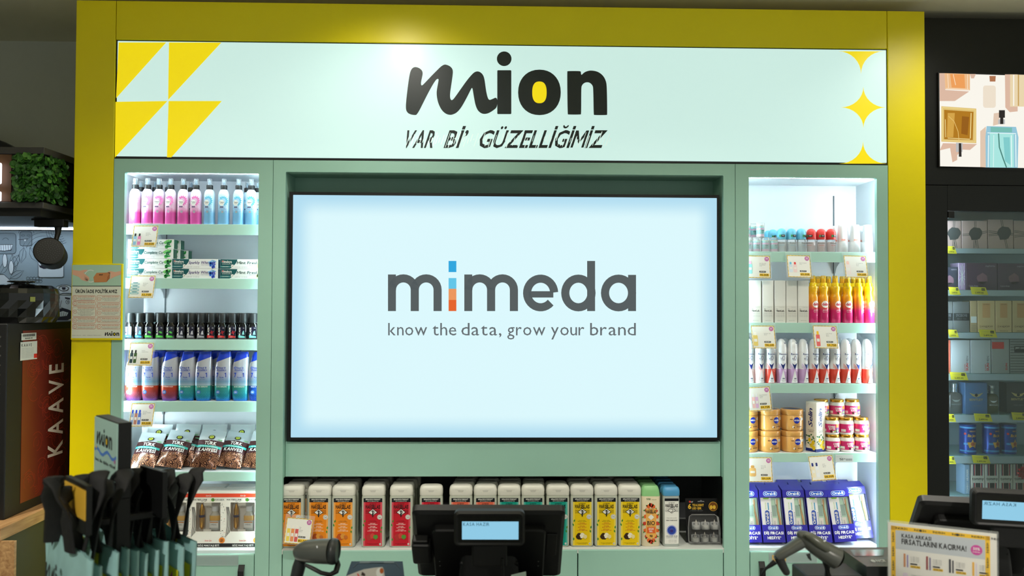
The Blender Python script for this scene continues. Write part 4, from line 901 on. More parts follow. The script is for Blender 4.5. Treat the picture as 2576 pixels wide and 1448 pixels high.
for v, s_ in ((.184, 1.), (.0545, .75)):
    b.poly(rrect(.056*s_, .019*s_, .0094*s_, 5, 0, v), c, OFF); b.poly(rrect(.053*s_, .0165*s_, .0082*s_, 5, 0, v), c2, mat('oral_mid', (24, 84, 190))); b.text('Oral-B', 0, v-.0045*s_, .0098*s_, c3, OFF, .045*s_, 2, .03)
b.text('DİŞ FIRÇASI', 0, .0305, .0098, c, OFF, .076, 2, .05); b.text('HEDİYE', -.002, .0125, .0098, c, OFF, .048, 2, .05); b.disc(.0255, .0205, .002, c, OFF, 10); b.build('carton_print', t)
OP = Proto(t)
def opk(px, Y, k, label, roll=-9, lean=13, dz=0):
    p = pt(px, 1370, Y); OP.put((p.x, Y, ZR[4]+.001+w_/2*abs(math.sin(math.radians(roll)))+d_/2*math.sin(math.radians(lean))+dz), (math.radians(-lean), math.radians(roll), 0), label, 'toothbrush gift packs')
for i, (px, Y, r, dz) in enumerate(((1886, .062, 0, 0), (1944.5, .062, 0, 0), (2003.5, .062, 0, 0), (2062, .062, 0, 0), (2123, .062, -3, 0), (2165, .108, -3, 0))):
    opk(px, Y, i, f'dark blue toothbrush gift pack leaning back, {ORD[i]} from the left in the front row', r, 16, dz)
for i, (px, r) in enumerate(((1908, 0), (1966, 0), (2026, 0), (2084, 0))):
    opk(px, .107, i, f'dark blue toothbrush gift pack, {ORD[i]} from the left in the second row', r, 16, 0)
for i, (px, r) in enumerate(((1930, 0), (1997, 0), (2060, 0), (2126, 0))):
    opk(px, .150, i, f'dark blue toothbrush gift pack, {ORD[i]} from the left in the back row', r, 16, 0)
# ================================================================ centre shelf
def shower(key, col, ink, fruit, words):
    t = thing('shower_gel_bottle', 'bottle', 'bottle')
    GB_ = mat('gel_body', (196, 200, 186), .18, coat=.5)
    MB().stack([(0, .080, .044, .012), (.004, .088, .050, .014), (.012, .0895, .051, .014), (.185, .0895, .051, .014), (.196, .086, .049, .014)], GB_, 4).build('body', t)
    MB().stack([(.1965, .0875, .050, .014), (.199, .0885, .051, .014), (.217, .0885, .051, .014), (.226, .085, .048, .016), (.2315, .076, .042, .016), (.2335, .064, .034, .014)], mat('cap_white', (226, 224, 214), .35), 4).build('cap', t)
    MB().rect(-.022, .022, .218, .2183, front(-.0258), GRY).poly([(-.012, .2165), (.012, .2165), (.008, .210), (-.008, .210)], front(-.0259), mat('cap_white_dent', (206, 204, 196), .4)).build('cap_tab', t)
    b = MB(); A = mat('showergel_'+key, col, .35); y = -.0259; c, c2, c3 = front(y), front(y-.0004), front(y-.0008)
    b.rect(-.0355, .0355, .006, .172, c, A); b.rect(-.0355, .0355, .172, .187, c, mat('gel_black', (22, 26, 34), .4)); b.text('650ml ECO FORMAT', 0, .180, .0046, c2, OFF, .056, 2); b.text('RECYCLABLE BOTTLE', 0, .1745, .0028, c2, OFF, .042, 1)
    b.rect(-.0355, -.029, .006, .172, c2, mat('gel_edge_'+key, tuple(min(255, int(v*.75+64)) for v in col), .35)); b.rect(.029, .0355, .006, .172, c2, mat('gel_edge_'+key, col))
    I1 = mat('gel_ink_'+key, ink, .5)
    b.text('LE PETIT', 0, .163, .0042, c2, I1, .026, 2); b.text('MARSEILLAIS', 0, .1475, .0135, c2, I1, .056, 2, .02)
    for k in range(3): b.rect(-.028, .028, .140-.005*k, .1412-.005*k, c2, I1)
    b.poly([(0, .1475), (.018, .134), (0, .1205), (-.018, .134)], c3, I1); b.poly([(0, .1455), (.0155, .134), (0, .1225), (-.0155, .134)], front(y-.0012), OFF)
    b.text('I', 0, .117, .022, front(y-.0016), I1, .004, 1); b.line([(-.006, .137), (0, .141), (.006, .136), (.004, .128), (-.004, .126)], .0022, front(y-.0016), INK)
    b.disc(.026, .1155, .0092, c3, OFF, 18); b.disc(.026, .1155, .0072, front(y-.0012), GRY, 18); b.disc(.026, .1155, .0062, front(y-.0016), OFF, 18); b.text('100', .026, .1135, .0038, front(y-.002), INK, .008, 1)
    I2 = mat('gel_ink2_'+key, words, .5)
    for v, h, w2 in ((.100, .0024, .024), (.0965, .0024, .034)): b.text('Shower and Bath Cream'[:14], 0, v, h, c2, I1, w2, 0)
    for v, s_, w2 in ((.090, 'ORGANIC', .02), (.0855, 'WILD HONEY', .036), (.078, 'ORGANİK', .02), (.0735, 'BAL SÜTÜ', .032), (.066, 'BIOLOGIC', .022), (.0615, 'ATRA NEKTAR', .04)): b.text(s_, 0, v, .003, c2, I2, w2, 1)
    rn = random.Random(key)
    for k, fc in enumerate(fruit):
        M_ = mat(f'fruit_{key}{k}', fc, .4); b.poly(blob(-.011+.011*k, .040+.004*(k % 2), .0125-.002*k, 12, k+len(key), .22), front(y-.0008-.0004*k), M_)
    LFm = mat('leaf_print', (70, 140, 50), .5)
    for u, v, a in ((-.0325, .10, 70), (-.0325, .085, 110), (.0325, .075, 80), (.0325, .06, 100), (-.0325, .03, 90)): petals(b, u, v-.006, 0, .013, 1, c3, LFm, a, a, .25)
    b.text('Purifying and Nourishing', 0, .014, .0024, c2, I1, .042, 0); b.text('pH neutral', 0, .0105, .0018, c2, I1, .028, 0); b.rect(.0255, .032, .0095, .0165, c3, OFF); b.text('N', .0288, .0112, .0035, front(y-.0012), INK, None, 1)
    b.build('label_print', t)
    return Proto(t)
GP = {'orange': shower('orange', (238, 140, 24), (30, 24, 20), [(190, 80, 20), (220, 150, 60), (200, 110, 40)], (250, 240, 225)), 'red': shower('red', (200, 28, 46), (30, 14, 20), [(180, 50, 50), (210, 70, 60), (90, 150, 60)], (250, 230, 225)),
      'coral': shower('coral', (226, 104, 78), (40, 20, 20), [(230, 150, 110), (220, 90, 70), (240, 180, 140)], (250, 235, 225)), 'teal': shower('teal', (24, 156, 138), (12, 30, 30), [(120, 190, 90), (200, 220, 150), (60, 140, 80)], (235, 250, 240)),
      'yellow': shower('yellow', (240, 204, 20), (30, 26, 10), [(60, 40, 24), (244, 236, 214), (236, 220, 160)], (200, 60, 40))}
YG = .046
FR = [('orange', 733), ('orange', 802), ('orange', 863), ('red', 938), ('red', 1008.5), ('red', 1084), ('coral', 1159), ('coral', 1220.5), ('teal', 1281), ('teal', 1341), ('teal', 1404), ('yellow', 1465), ('yellow', 1525.5), ('yellow', 1585.5)]
cnt = {}
for k, px in FR:
    i = cnt.get(k, 0); cnt[k] = i+1
    GP[k].put((X(px, YG-.025, 1290), YG, SHP), (0, 0, random.uniform(-.03, .03)), f'white-capped shower gel bottle with {k} label, {ORD[i]} {k} one in the front row', f'{k} shower gel bottles')
BK = {1: [('orange', 748), ('orange', 812), ('orange', 872), ('red', 941), ('red', 1014), ('coral', 1166), ('coral', 1226), ('teal', 1283), ('teal', 1343), ('teal', 1400), ('yellow', 1458), ('yellow', 1519), ('yellow', 1580)],
      2: [('orange', 757), ('orange', 822), ('orange', 880), ('red', 950), ('red', 1022), ('coral', 1170), ('coral', 1230), ('teal', 1284), ('teal', 1343), ('yellow', 1454), ('yellow', 1512), ('yellow', 1572)],
      3: [('orange', 770), ('orange', 835), ('red', 960), ('red', 1030), ('coral', 1176), ('yellow', 1470), ('yellow', 1530)]}
for row, lst in BK.items():
    cnt = {}; Y = YG+.0575*row
    for k, px in lst:
        i = cnt.get(k, 0); cnt[k] = i+1
        GP[k].put((X(px, Y-.025, 1230), Y, SHP), (0, 0, 0), f'white-capped {k} shower gel bottle, {ORD[i]} {k} one in the {ORD[row]} row', f'{k} shower gel bottles')
# green organic bottle
t = thing('organic_gel_bottle', 'bottle', 'bottle')
MB().stack([(0, .066, .042, .012), (.004, .073, .047, .014), (.19, .074, .048, .014), (.1915, .0735, .0475, .014)], mat('bio_cream', (236, 222, 190), .35), 4).build('body', t)
MB().stack([(.1919, .0735, .0475, .014), (.212, .069, .045, .014), (.226, .060, .040, .013), (.230, .050, .034, .012)], mat('bio_green', (146, 206, 140), .35), 4).build('cap', t)
b = MB(); y = -.0243; c, c2, c3 = front(y), front(y-.0004), front(y-.0008); AM = mat('bio_amber', (240, 180, 90), .4); OR = mat('bio_orange', (230, 106, 50), .4)
for k in range(16):
    a = k/16*2*PI; u, v = .024*math.cos(a), .088+.07*math.sin(a); b.poly(blob(u, v, .008, 9, k, .25), c, OR if k % 2 else mat('bio_rust', (206, 70, 50), .4)); petals(b, u*1.1, v, .002, .012, 1, c, mat('leaf_print', (70, 140, 50)), math.degrees(a)+40, 0, .3)
b.poly([(-.020, .145), (.020, .145), (.020, .04), (.008, .03), (-.008, .03), (-.020, .04)], c2, AM); b.text('MARSEILLAIS', 0, .127, .012, c3, INK, .038, 2, .02); b.text('LE PETIT', 0, .141, .0036, c3, INK, .02, 1); b.poly([(0, .123), (.012, .112), (0, .101), (-.012, .112)], c3, OFF)
b.text('BIO', 0, .082, .0155, c3, INK, .03, 1); b.text('organik sertifikalı', 0, .077, .0025, c3, INK, .03, 0); b.rect(-.0165, .0165, .051, .074, c3, OR); b.text('ARGAN', 0, .064, .007, front(y-.0012), OFF, .02, 2); b.text('BAL', 0, .055, .007, front(y-.0012), OFF, .012, 2); b.text('98', 0, .036, .008, c3, INK, .011, 2); b.text('%100', -.01, .178, .007, front(-.0246), mat('bio_darkgreen', (60, 120, 70), .5), .016, 1); b.text('doğal içerik', .012, .178, .003, front(-.0246), mat('bio_darkgreen', (60, 120, 70)), .018, 0)
b.build('label_print', t); BI = Proto(t)
for r in range(4): BI.put((X(1641, .0, 1290)+.004*r*0, YG+.002+.054*r, SHP), (0, 0, 0), f'cream bottle with pale green cap, {ORD[r]} from the front of its row', 'green capped organic bottles')
# blue capped bottle
t = thing('blue_cap_gel_bottle', 'bottle', 'bottle')
MB().stack([(0, .058, .036, .010), (.004, .064, .040, .011), (.184, .0645, .040, .011), (.193, .0625, .039, .011)], mat('hyp_body', (180, 188, 184), .18, coat=.5), 4).build('body', t)
MB().stack([(.1935, .065, .041, .012), (.195, .0665, .042, .012), (.212, .0665, .042, .012), (.223, .060, .038, .013), (.2265, .048, .030, .011)], mat('cap_blue', (86, 160, 210), .35), 4).build('cap', t)
b = MB(); y = -.0205; c, c2, c3 = front(y), front(y-.0004), front(y-.0008); b.poly(rrect(.054, .172, .003, 2, 0, .096), c, OFF); b.rect(-.027, .027, .174, .184, c2, mat('gel_black', (22, 26, 34))); b.text('MARSEILLAIS', 0, .150, .0125, c2, INK, .048, 2, .02); b.text('LE PETIT', 0, .165, .0036, c2, INK, .024, 1)
for k in range(3): b.rect(-.025, .025, .144-.005*k, .1452-.005*k, c2, INK)
b.poly([(0, .151), (.016, .139), (0, .127), (-.016, .139)], c3, INK); b.poly([(0, .149), (.0135, .139), (0, .129), (-.0135, .139)], front(y-.0012), OFF); b.line([(-.005, .142), (0, .145), (.005, .141), (.003, .134), (-.003, .132)], .002, front(y-.0016), INK)
b.text('HIGH TOLERANCE', 0, .098, .004, c2, INK, .042, 1); b.text('Hipoalerjenik', 0, .108, .003, c2, GRY, .04, 0)
petals(b, 0, .062, .003, .022, 22, c2, mat('cornflower', (60, 90, 200), .4), 0, 360, .14); b.disc(0, .060, .0065, c3, mat('cornflower_core', (60, 50, 130), .4), 10); b.text('ORGANIC BLUE', 0, .038, .0034, c2, NAVY, .044, 1); b.text('peygamber çiçeği', 0, .033, .0026, c2, NAVY, .04, 0)
for v in (.024, .020, .016): b.text('pour le corps', .004, v, .002, c2, GRY, .03, 0)
b.build('label_print', t); HY = Proto(t)
for r in range(5): HY.put((X(1693, .0, 1290)+.0, YG-.003+.046*r, SHP), (0, 0, 0), f'white labelled bottle with sky blue cap, {ORD[r]} from the front of its row', 'blue capped bottles')
# tealight pack
t = thing('tealight_pack', 'black card pack of six clear led tealights at the right end of the shelf', 'candle pack', (X(1771, .05, 1310), .062, SHP+.002), rot=(math.radians(-6), math.radians(0), math.radians(0)))
b = MB(); b.box(-.064, .064, .010, .0115, 0, .168, mat('tealight_card', (18, 18, 20), .35), .0004, 1); b.build('card', t)
b = MB(); c = front(.0096); c2 = front(.0092); TY = mat('tealight_gold', (236, 190, 60), .4); b.text('6', -.0475, .128, .018, c, TY, .013, 2); b.text('TEALIGHT', -.014, .138, .0082, c, TY, .046, 2); b.text('LED IŞIK', -.019, .126, .0082, c, TY, .038, 2); b.text('6 TEALIGHT LED LIGHT', -.02, .119, .003, c, GRY, .05, 0); b.disc(.046, .137, .018, c, TY, 20); b.disc(.046, .137, .0165, c2, mat('tealight_amber', (120, 70, 20), .4), 20)
for u in (.038, .050): b.disc(u, .134, .006, front(.0088), TY, 10, .008)
b.disc(-.046, .155, .004, c, RED, 10); b.text('myf', -.038, .1525, .005, c, OFF, .009, 1); b.poly([(-.016, .154), (.012, .154), (.010, .158), (.003, .158), (0, .1615), (-.004, .1615), (-.007, .158), (-.014, .158)], c, GRY); b.build('card_print', t)
for r in range(2):
    for i in range(3):
        cx, cz, cy = -.028+.036*i+(-.004 if r == 0 else 0), .006+.047*r, -.009
        q = MB().lathe([(.0155, cz), (.0168, cz+.002), (.0168, cz+.026), (.0160, cz+.0265)], CLP, 18, cx=cx, cy=cy).build('tealight', t)
        MB().lathe([(.0135, cz+.0015), (.0135, cz+.015)], mat('tealight_base', (206, 204, 196), .4), 16, cx=cx, cy=cy).build('base', q)
        MB().lathe([(.005, cz+.0155), (.0055, cz+.022), (.003, cz+.030), (.0006, cz+.037)], clear('flame_clear', (250, 246, 236), .35), 10, cx=cx, cy=cy).build('flame', q)
MB().stack([(.004, .122, .036, .006, .003, -.009), (.058, .122, .036, .006, .003, -.009), (.100, .112, .034, .006, .003, -.008), (.108, .09, .03, .006, .003, -.006)], clear('blister', (255, 255, 255), .0), 2).build('blister', t)
# ================================================================ price tags
def price_tag(px, py, w_px, h_px, price, old, words, pics, label, Y=.022, roll=0., tilt=15):
    """(px, py) is the card's top centre in the photo"""
    p = pt(px, py, Y+.016); k = 1.535e-3; W, H = w_px*k, h_px*k*1.02
    t = thing('price_tag', label, 'price tag', (p.x, p.y, p.z), group='shelf price tags', rot=(math.radians(-tilt), math.radians(roll), 0))
    MB().box(-W/2-.006, W/2+.006, .0008, .0018, -H-.004, .012, ACR).build('holder', t)
    MB().box(-W/2, W/2, 0, .0006, -H, 0, mat('tag_card', (236, 236, 230), .45)).build('card', t)
    b = MB(); c, c2, c3 = front(-.0004), front(-.0008), front(-.0012); e = .0022
    for (a0, a1, v0, v1) in ((-W/2, W/2, -e, 0), (-W/2, W/2, -H, -H+e), (-W/2, -W/2+e, -H, 0), (W/2-e, W/2, -H, 0)): b.rect(a0, a1, v0, v1, c, PYL)
    for i in range(7):
        u = -W/2+W*(i+.35)/7; b.rect(u, u+W/12, -.0015, -.0008, c2, INK); b.rect(u, u+W/12, -H+.0008, -H+.0015, c2, INK)
    for i in range(6):
        v = -H+H*(i+.35)/6; b.rect(-W/2+.0008, -W/2+.0015, v, v+H/11, c2, INK); b.rect(W/2-.0015, W/2-.0008, v, v+H/11, c2, INK)
    b.disc(W/2-.0125, -.0125, .0088, c, PNK, 20); b.text('50%', W/2-.0125, -.0125, .004, c2, OFF, .009, 2); b.text('indirim', W/2-.0125, -.0165, .0022, c2, OFF, .011, 1)
    for i, s_ in enumerate(words): b.text(s_, W*.03, -H*.36-.0052*i, .0029, c, GRY, None, 0, align=-1)
    b.poly(rrect(.026, .0064, .0015, 2, W*.16, -H*.72), c, INK); b.text(old+' ₺', W*.16, -H*.72-.0018, .0038, c2, OFF, .021, 1)
    b.rect(W*.02, W*.44, -H*.93, -H*.80, c, PYL); b.text(price+'₺', W*.23, -H*.905, .0072, c2, INK, W*.38, 1)
    for i, (kind, u, v, w2, h2, col, top) in enumerate(pics):
        A = mat(f'tagpic_{col}', col, .5); B_ = mat(f'tagpic_{top}', top, .5)
        b.poly(rrect(w2, h2*.78, w2*.2, 2, u, v+h2*.39), c, A); b.poly(rrect(w2*.55, h2*.24, w2*.15, 2, u, v+h2*.88), c2, B_); b.rect(u-w2*.35, u+w2*.35, v+h2*.3, v+h2*.5, c2, OFF)
    b.build('card_print', t)
    return t
def pic(n, w2, h2, cols, x0=-.034, dx=.014, v=-.075): return [('p', x0+dx*i, v, w2, h2, cols[i][0], cols[i][1]) for i in range(n)]
price_tag(368, 567.5, 60, 54.5, '50,00', '101,50', ['Jet Fresh', 'Oda Spreyi', '200 ml'], pic(2, .012, .046, [((150, 200, 230), (30, 30, 30)), ((232, 140, 190), (30, 30, 30))], -.036, .016, -.078), 'price card reading 50,00 under the pink spray bottles')
price_tag(361, 693, 60, 56, '32,75', '109,75', ['Diş Macunu', 'Çeşitleri', '75 ml'], [('p', -.026, -.074+.012*i, .034, .0105, (150+8*i, 200, 205), (60, 140, 150)) for i in range(4)], 'price card reading 32,75 under the toothpaste cartons')
price_tag(358, 862, 58, 56, '60,00', '105,75', ['Roll On', 'Çeşitleri 50 ml'], pic(2, .011, .05, [((40, 60, 66), (20, 22, 24)), ((60, 90, 40), (20, 22, 24))], -.034, .014, -.078), 'price card reading 60,00 under the black roll-on deodorants')
price_tag(361, 1014, 57, 56, '99,00', '217,90', ['3lü Fayda', 'Şampuan Çeşitleri', '350 ml'], pic(3, .011, .055, [((150, 170, 210), (30, 70, 200)), ((190, 130, 110), (30, 70, 200)), ((90, 120, 200), (30, 70, 200))], -.036, .0135, -.08), 'price card reading 99,00 under the silver shampoo bottles')
price_tag(755, 1303, 63, 59, '80,00', '229,90', ['Duş', 'Jeli', 'Çeşitleri', '650 ml'], pic(3, .012, .06, [((240, 214, 90), (240, 238, 230)), ((236, 150, 90), (240, 238, 230)), ((214, 90, 90), (240, 238, 230))], -.036, .015, -.085), 'price card reading 80,00 in front of the orange shower gels', Y=-.045, roll=5, tilt=10)
price_tag(1908, 643, 58, 56, '90,00', '229,90', ['Hair Wax Stick', 'Saç Sabitleyici', '30 ml'], pic(1, .017, .05, [((150, 214, 216), (236, 180, 220))], -.034, 0, -.072), 'price card reading 90,00 under the hair wax sticks', roll=1, tilt=8)
price_tag(2008, 642, 59, 57, '60,00', '125,75', ['Roll On Çeşitleri', '50 ml'], pic(2, .014, .042, [((214, 226, 236), (112, 196, 226)), ((240, 214, 214), (226, 62, 58))], -.033, .017, -.07), 'price card reading 60,00 under the domed roll-ons', roll=1.5)
price_tag(2150, 643, 57, 57, '199,00', '509,75', ['C Vitaminli Yüz', 'Kremi', '50 ml'], pic(1, .02, .055, [((240, 230, 226), (240, 200, 190))], -.031, 0, -.078), 'price card reading 199,00 under the white cream tubes', roll=1)
price_tag(1918, 819, 59, 57, '190,00', '629,90', ['Saç Bakım Yağı', '200 ml'], pic(1, .018, .055, [((240, 214, 120), (250, 246, 236))], -.032, 0, -.08), 'price card reading 190,00 under the white tall cartons')
price_tag(2074, 819, 60, 57, '59,75', '103,90', ['Kolay Tarama', 'Spreyi', '200 ml'], pic(1, .015, .06, [((236, 110, 110), (250, 200, 40))], -.030, 0, -.082), 'price card reading 59,75 under the yellow spray bottles', roll=1)
price_tag(1907, 973, 58, 58, '99,75', '227,75', ['Sprey Deodorant', 'Çeşitleri', '150 ml'], pic(3, .011, .055, [((240, 240, 244), (240, 240, 244)), ((240, 190, 190), (240, 240, 244)), ((220, 180, 220), (240, 240, 244))], -.036, .013, -.08), 'price card reading 99,75 under the white spray deodorants', roll=-3, tilt=8)
price_tag(1911, 1150, 60, 59, '109,00', '204,75', ['Vücut Yağı', 'Saten Krem', '400 ml'], pic(1, .026, .042, [((228, 180, 110), (214, 158, 84))], -.03, 0, -.072), 'price card reading 109,00 under the golden cream jars', tilt=8)
price_tag(2063, 1146, 61, 59, '58,00', '82,90', ['Limon', 'Kolonya', '400 ml'], pic(2, .013, .055, [((240, 230, 200), (30, 44, 120)), ((236, 240, 244), (30, 44, 120))], -.036, .016, -.08), 'price card reading 58,00 under the lemon cologne carton', roll=-4)
p = pt(2124, 1145, .0425)
t = thing('shelf_label', 'small white shelf label reading 150 under the body butter jars', 'label', tuple(p)); MB().box(-.035, .035, 0, .0022, -.027, .002, mat('label_paper', (206, 214, 212), .5)).build('paper', t)
b = MB(); c = front(-.0004); b.text('150', -.012, -.019, .009, c, INK, .016, 1); b.text('90', .001, -.0155, .0045, c, INK, .006, 1); b.text('body butter', -.02, -.006, .0022, c, GRY, .024, 0)
for i in range(14): b.rect(.006+.0018*i, .0068+.0018*i+(.0004 if i % 3 else 0), -.02, -.012, c, GRY)
b.build('print', t)
# ================================================================ return-policy sign
Yp = -.010; k = (3.05+Yp)/FPX
t = thing('policy_sign', 'yellow-edged notice board with black heading and two columns, hung on the left pillar', 'sign', (0, 0, 0))
MB().box(X(178.5, Yp, 760), X(307.5, Yp, 760), Yp, -.0005, Z(855, Yp, 243)+0, Z(662.5, Yp, 243), YEL, .003).build('board', t)
g = pxf(Yp-.0006); g2 = pxf(Yp-.001); g3 = pxf(Yp-.0014); gt = pxt(Yp-.001); PG = mat('poster_sage', (172, 206, 186), .5)
PAP = mat('poster_paper', (222, 226, 212), .5)
b = MB(); b.poly([(182, 666), (304.5, 666), (304.5, 719), (181.5, 719)], g, PG); b.poly([(181.5, 719), (304.5, 719), (302.5, 850), (179.5, 850)], g, PAP); b.poly([(181.5, 718.5), (304.5, 718.5), (304.5, 720), (181.5, 720)], g2, INK); b.build('poster_sheet', t)
b = MB(); SK = mat('print_skin', (226, 176, 150), .5); BXm = mat('print_cardboard', (196, 132, 82), .5); BXd = mat('print_cardboard_dark', (170, 106, 64), .5)
b.poly([(182, 678), (200, 681), (212, 678), (220, 678), (219, 681), (210, 686), (224, 697), (225, 702), (222, 706), (216, 707), (206, 704), (198, 696), (182, 690)], g2, SK)
for i in range(4): b.line([(211, 693+2.5*i), (224-1.5*i, 700+2.4*i)], 2.0, g2, SK)
b.poly([(304, 681), (290, 684), (276, 681), (269, 685), (278, 688), (277, 702), (288, 696), (304, 690)], g2, SK)
b.poly([(243, 686), (277, 685), (270, 696), (235, 697)], g2, BXm); b.poly([(235, 697), (270, 696), (268, 709), (237, 710)], g3, BXm); b.poly([(270, 696), (277, 685), (276, 700), (268, 709)], g2, BXd); b.text('mi', 254, -692, 3.4, pxt(Yp-.0014), INK, 9, 2)
b.line(arc(228, 694, 15, 200, 300, 8), 1.6, g2, OFF); b.line(arc(228, 694, 15, 60, 110, 6), 1.6, g2, OFF); b.build('poster_picture', t)
b = MB(); b.text('ÜRÜN İADE POLİTİKAMIZ', 242.5, -736.5, 8, gt, INK, 105, 2)
OI = mat('ink_orange', (206, 112, 78), .5); PB2 = mat('poster_pale', (236, 226, 214), .5)
def cell(x0, x1, y0, y1):
    b.line([(x0+a_, y0+c_) for a_, c_ in rrect(x1-x0, y1-y0, 3, 2, (x1-x0)/2, (y1-y0)/2)], .8, g2, OI, True)
    b.line(ell(9, 9, 14, x0+6, (y0+y1)/2), .7, g2, OI, True); b.text('+', x0+6, -((y0+y1)/2+2), 4, gt, OI, None, 1)
    b.text('İADE KOŞULLARI ÜRÜN', x0+34, -(y0+4.2), 2.1, gt, OI, 42, 2)
    n = int((y1-y0-6)/2.9)
    for i in range(n): b.text('satın alınan ürünler faturası ile birlikte', x0+33, -(y0+7.6+2.9*i), 1.4, gt, INK, (44, 38, 28)[i % 3], 0)
for a0, a1 in ((743, 755), (757.5, 768), (771, 796), (798.5, 812), (815, 827)): cell(182.5, 240.5, a0, a1)
for a0, a1 in ((743, 760), (763, 775), (778.5, 795), (798, 810), (815, 827)): cell(243.5, 302.5, a0, a1)
b.text('mion.com.tr  iade  müşteri hizmetleri', 218, -843.5, 1.3, gt, INK, 74, 0); b.build('poster_text', t)
logo_parts(t, pxf(Yp-.001), pxf(Yp-.0014), lambda q: [(263.5+(a_-243)/2042*36.5, 832.5+(c_-118)/644*12) for a_, c_ in q], INK, YEL)
# ================================================================ coffee kiosk, left
def ptx(px, py, Xc):
    d = RT*((px-1288)/FPX) - UP*((py-724)/FPX) + FW
    return CAMC + d*((Xc-CAMC.x)/d.x)
KG = mat('kiosk_grey', (64, 62, 62), .4); KD = mat('kiosk_dark', (24, 24, 25), .45); OAKD = mat('kiosk_oak', (96, 66, 44), .5)
CX1, CY0, CZ0, CZ1 = -1.648, -.10, 1.868, 2.12
t = thing('kiosk_canopy', 'dark kiosk canopy with a panel of green leaves beside the left yellow pillar', 'canopy', (0, 0, 0))
MB().box(-2.7, CX1-.012, CY0+.012, .6, CZ0+.05, CZ1-.025, KD).build('core', t)
q = MB().box(-2.7, CX1, CY0, .6, CZ1-.025, CZ1, KG, .002).build('top_rim', t)
MB().box(-2.7, CX1, CY0, .6, CZ0+.028, CZ0+.050, KG, .002).build('bottom_rim', t)
MB().box(-2.7, CX1-.02, CY0+.02, .6, CZ0, CZ0+.028, KD).build('soffit', t)
MB().box(-2.7, X(20, CY0), CY0+.006, CY0+.012, CZ0+.052, CZ1-.027, OAKD).build('oak_panel', t)
rn = random.Random(11); b = MB(); LC = [mat('leaf_a', (52, 104, 36), .45), mat('leaf_b', (76, 132, 44), .45), mat('leaf_c', (34, 74, 28), .5)]
def leaf(cx, cy, cz, s_, nrm):
    a = rn.random()*2*PI; n = Vector(nrm)+Vector((rn.uniform(-.7, .7), rn.uniform(-.7, .7), rn.uniform(-.3, .7))); n.normalize()
    u = n.orthogonal().normalized(); v = n.cross(u); u, v = u*math.cos(a)+v*math.sin(a), v*math.cos(a)-u*math.sin(a)
    c = Vector((cx, cy, cz)); P = [c-u*s_, c-u*s_*.3+v*s_*.75+n*s_*.15, c+u*s_*.7+v*s_*.7+n*s_*.1, c+u*s_, c+u*s_*.7-v*s_*.7+n*s_*.1, c-u*s_*.3-v*s_*.75+n*s_*.15, c+n*(-.05*s_)]
    b.add([tuple(q_) for q_ in P], [(0, 1, 6), (1, 2, 6), (2, 3, 6), (3, 4, 6), (4, 5, 6), (5, 0, 6)], LC[rn.choice((0, 0, 1, 2))], True)
lx0 = X(32, CY0)
for _ in range(520): leaf(rn.uniform(lx0, CX1-.004), CY0+rn.uniform(-.018, .01), rn.uniform(CZ0+.055, CZ1-.03), rn.uniform(.007, .013), (0, -1, .2))
for _ in range(320): leaf(CX1+rn.uniform(-.012, .014), rn.uniform(CY0, CY0+.15), rn.uniform(CZ0+.055, CZ1-.03), rn.uniform(.007, .013), (1, -.2, .2))
tag(b.build('foliage', t), None, None, kind='stuff')
WL = mat('kiosk_letter_lit', (250, 250, 255), .4, emit=1.6)
b = MB(); b.box(X(-34, CY0), X(3.5, CY0), CY0-.02, CY0-.006, Z(474, CY0), Z(421, CY0), WL, .006); b.build('lit_letter', t); MB().box(X(-30, CY0), X(3, CY0), CY0-.016, CY0-.006, Z(516, CY0), Z(492, CY0), WL, .004).build('lit_letter', t)
MB().box(-2.6, CX1-.06, .36, .40, CZ0-.006, CZ0-.0005, mat('kiosk_led', (215, 236, 255), .5, emit=11)).build('light_strip', t)
# dark gable behind, top left
tag(MB().prism([(-2.6, 2.14), (X(48, .3, 378), Z(377, .3, 48)), (X(0, .3, 353), Z(353, .3, 0)), (-2.6, 2.42)], .3, .34, KD).build('dark_gable'), 'dark sloping board above the kiosk canopy at the left edge', 'board')
# track spotlight
p = pt(133, 577, .02); sx, sy = p.x, .02
t = thing('track_spotlight', 'black round track spotlight hanging under the kiosk canopy', 'spotlight', (sx, sy, CZ0))
MB().box(-.062, .05, -.018, .018, -.030, -.0005, BLK, .003).build('track_adapter', t); MB().box(-.075, .065, -.012, .012, -.006, -.0003, BLK).build('track_rail', t)
MB().tube([(.022, -.004, -.030), (.022, -.006, -.055), (.020, -.012, -.075), (.020, -.02, -.100)], [.014, .011, .009, .010], BLK, 12, .7).build('arm', t)
M_ = Matrix.Translation((.014, -.035, -.135)) @ Matrix.Rotation(math.radians(80), 4, 'X') @ Matrix.Rotation(math.radians(20), 4, 'Y')
q = MB().lathe([(.044, -.05), (.050, -.045), (.0515, .04), (.0515, .052), (.048, .0545)], mat('spot_black', (20, 20, 21), .35), 32).xform(M_).build('head', t)
b = MB()
for i in range(6):
    for j in range(1+5*i): a = 2*PI*j/(1+5*i)+.3*i; b.disc(.0072*i*math.cos(a), .0072*i*math.sin(a), .0011, lambda u, v: (u, v, .0549), mat('spot_dot', (90, 92, 96), .3), 6)
b.xform(M_).build('lens_grid', q)['kind'] = 'stuff'
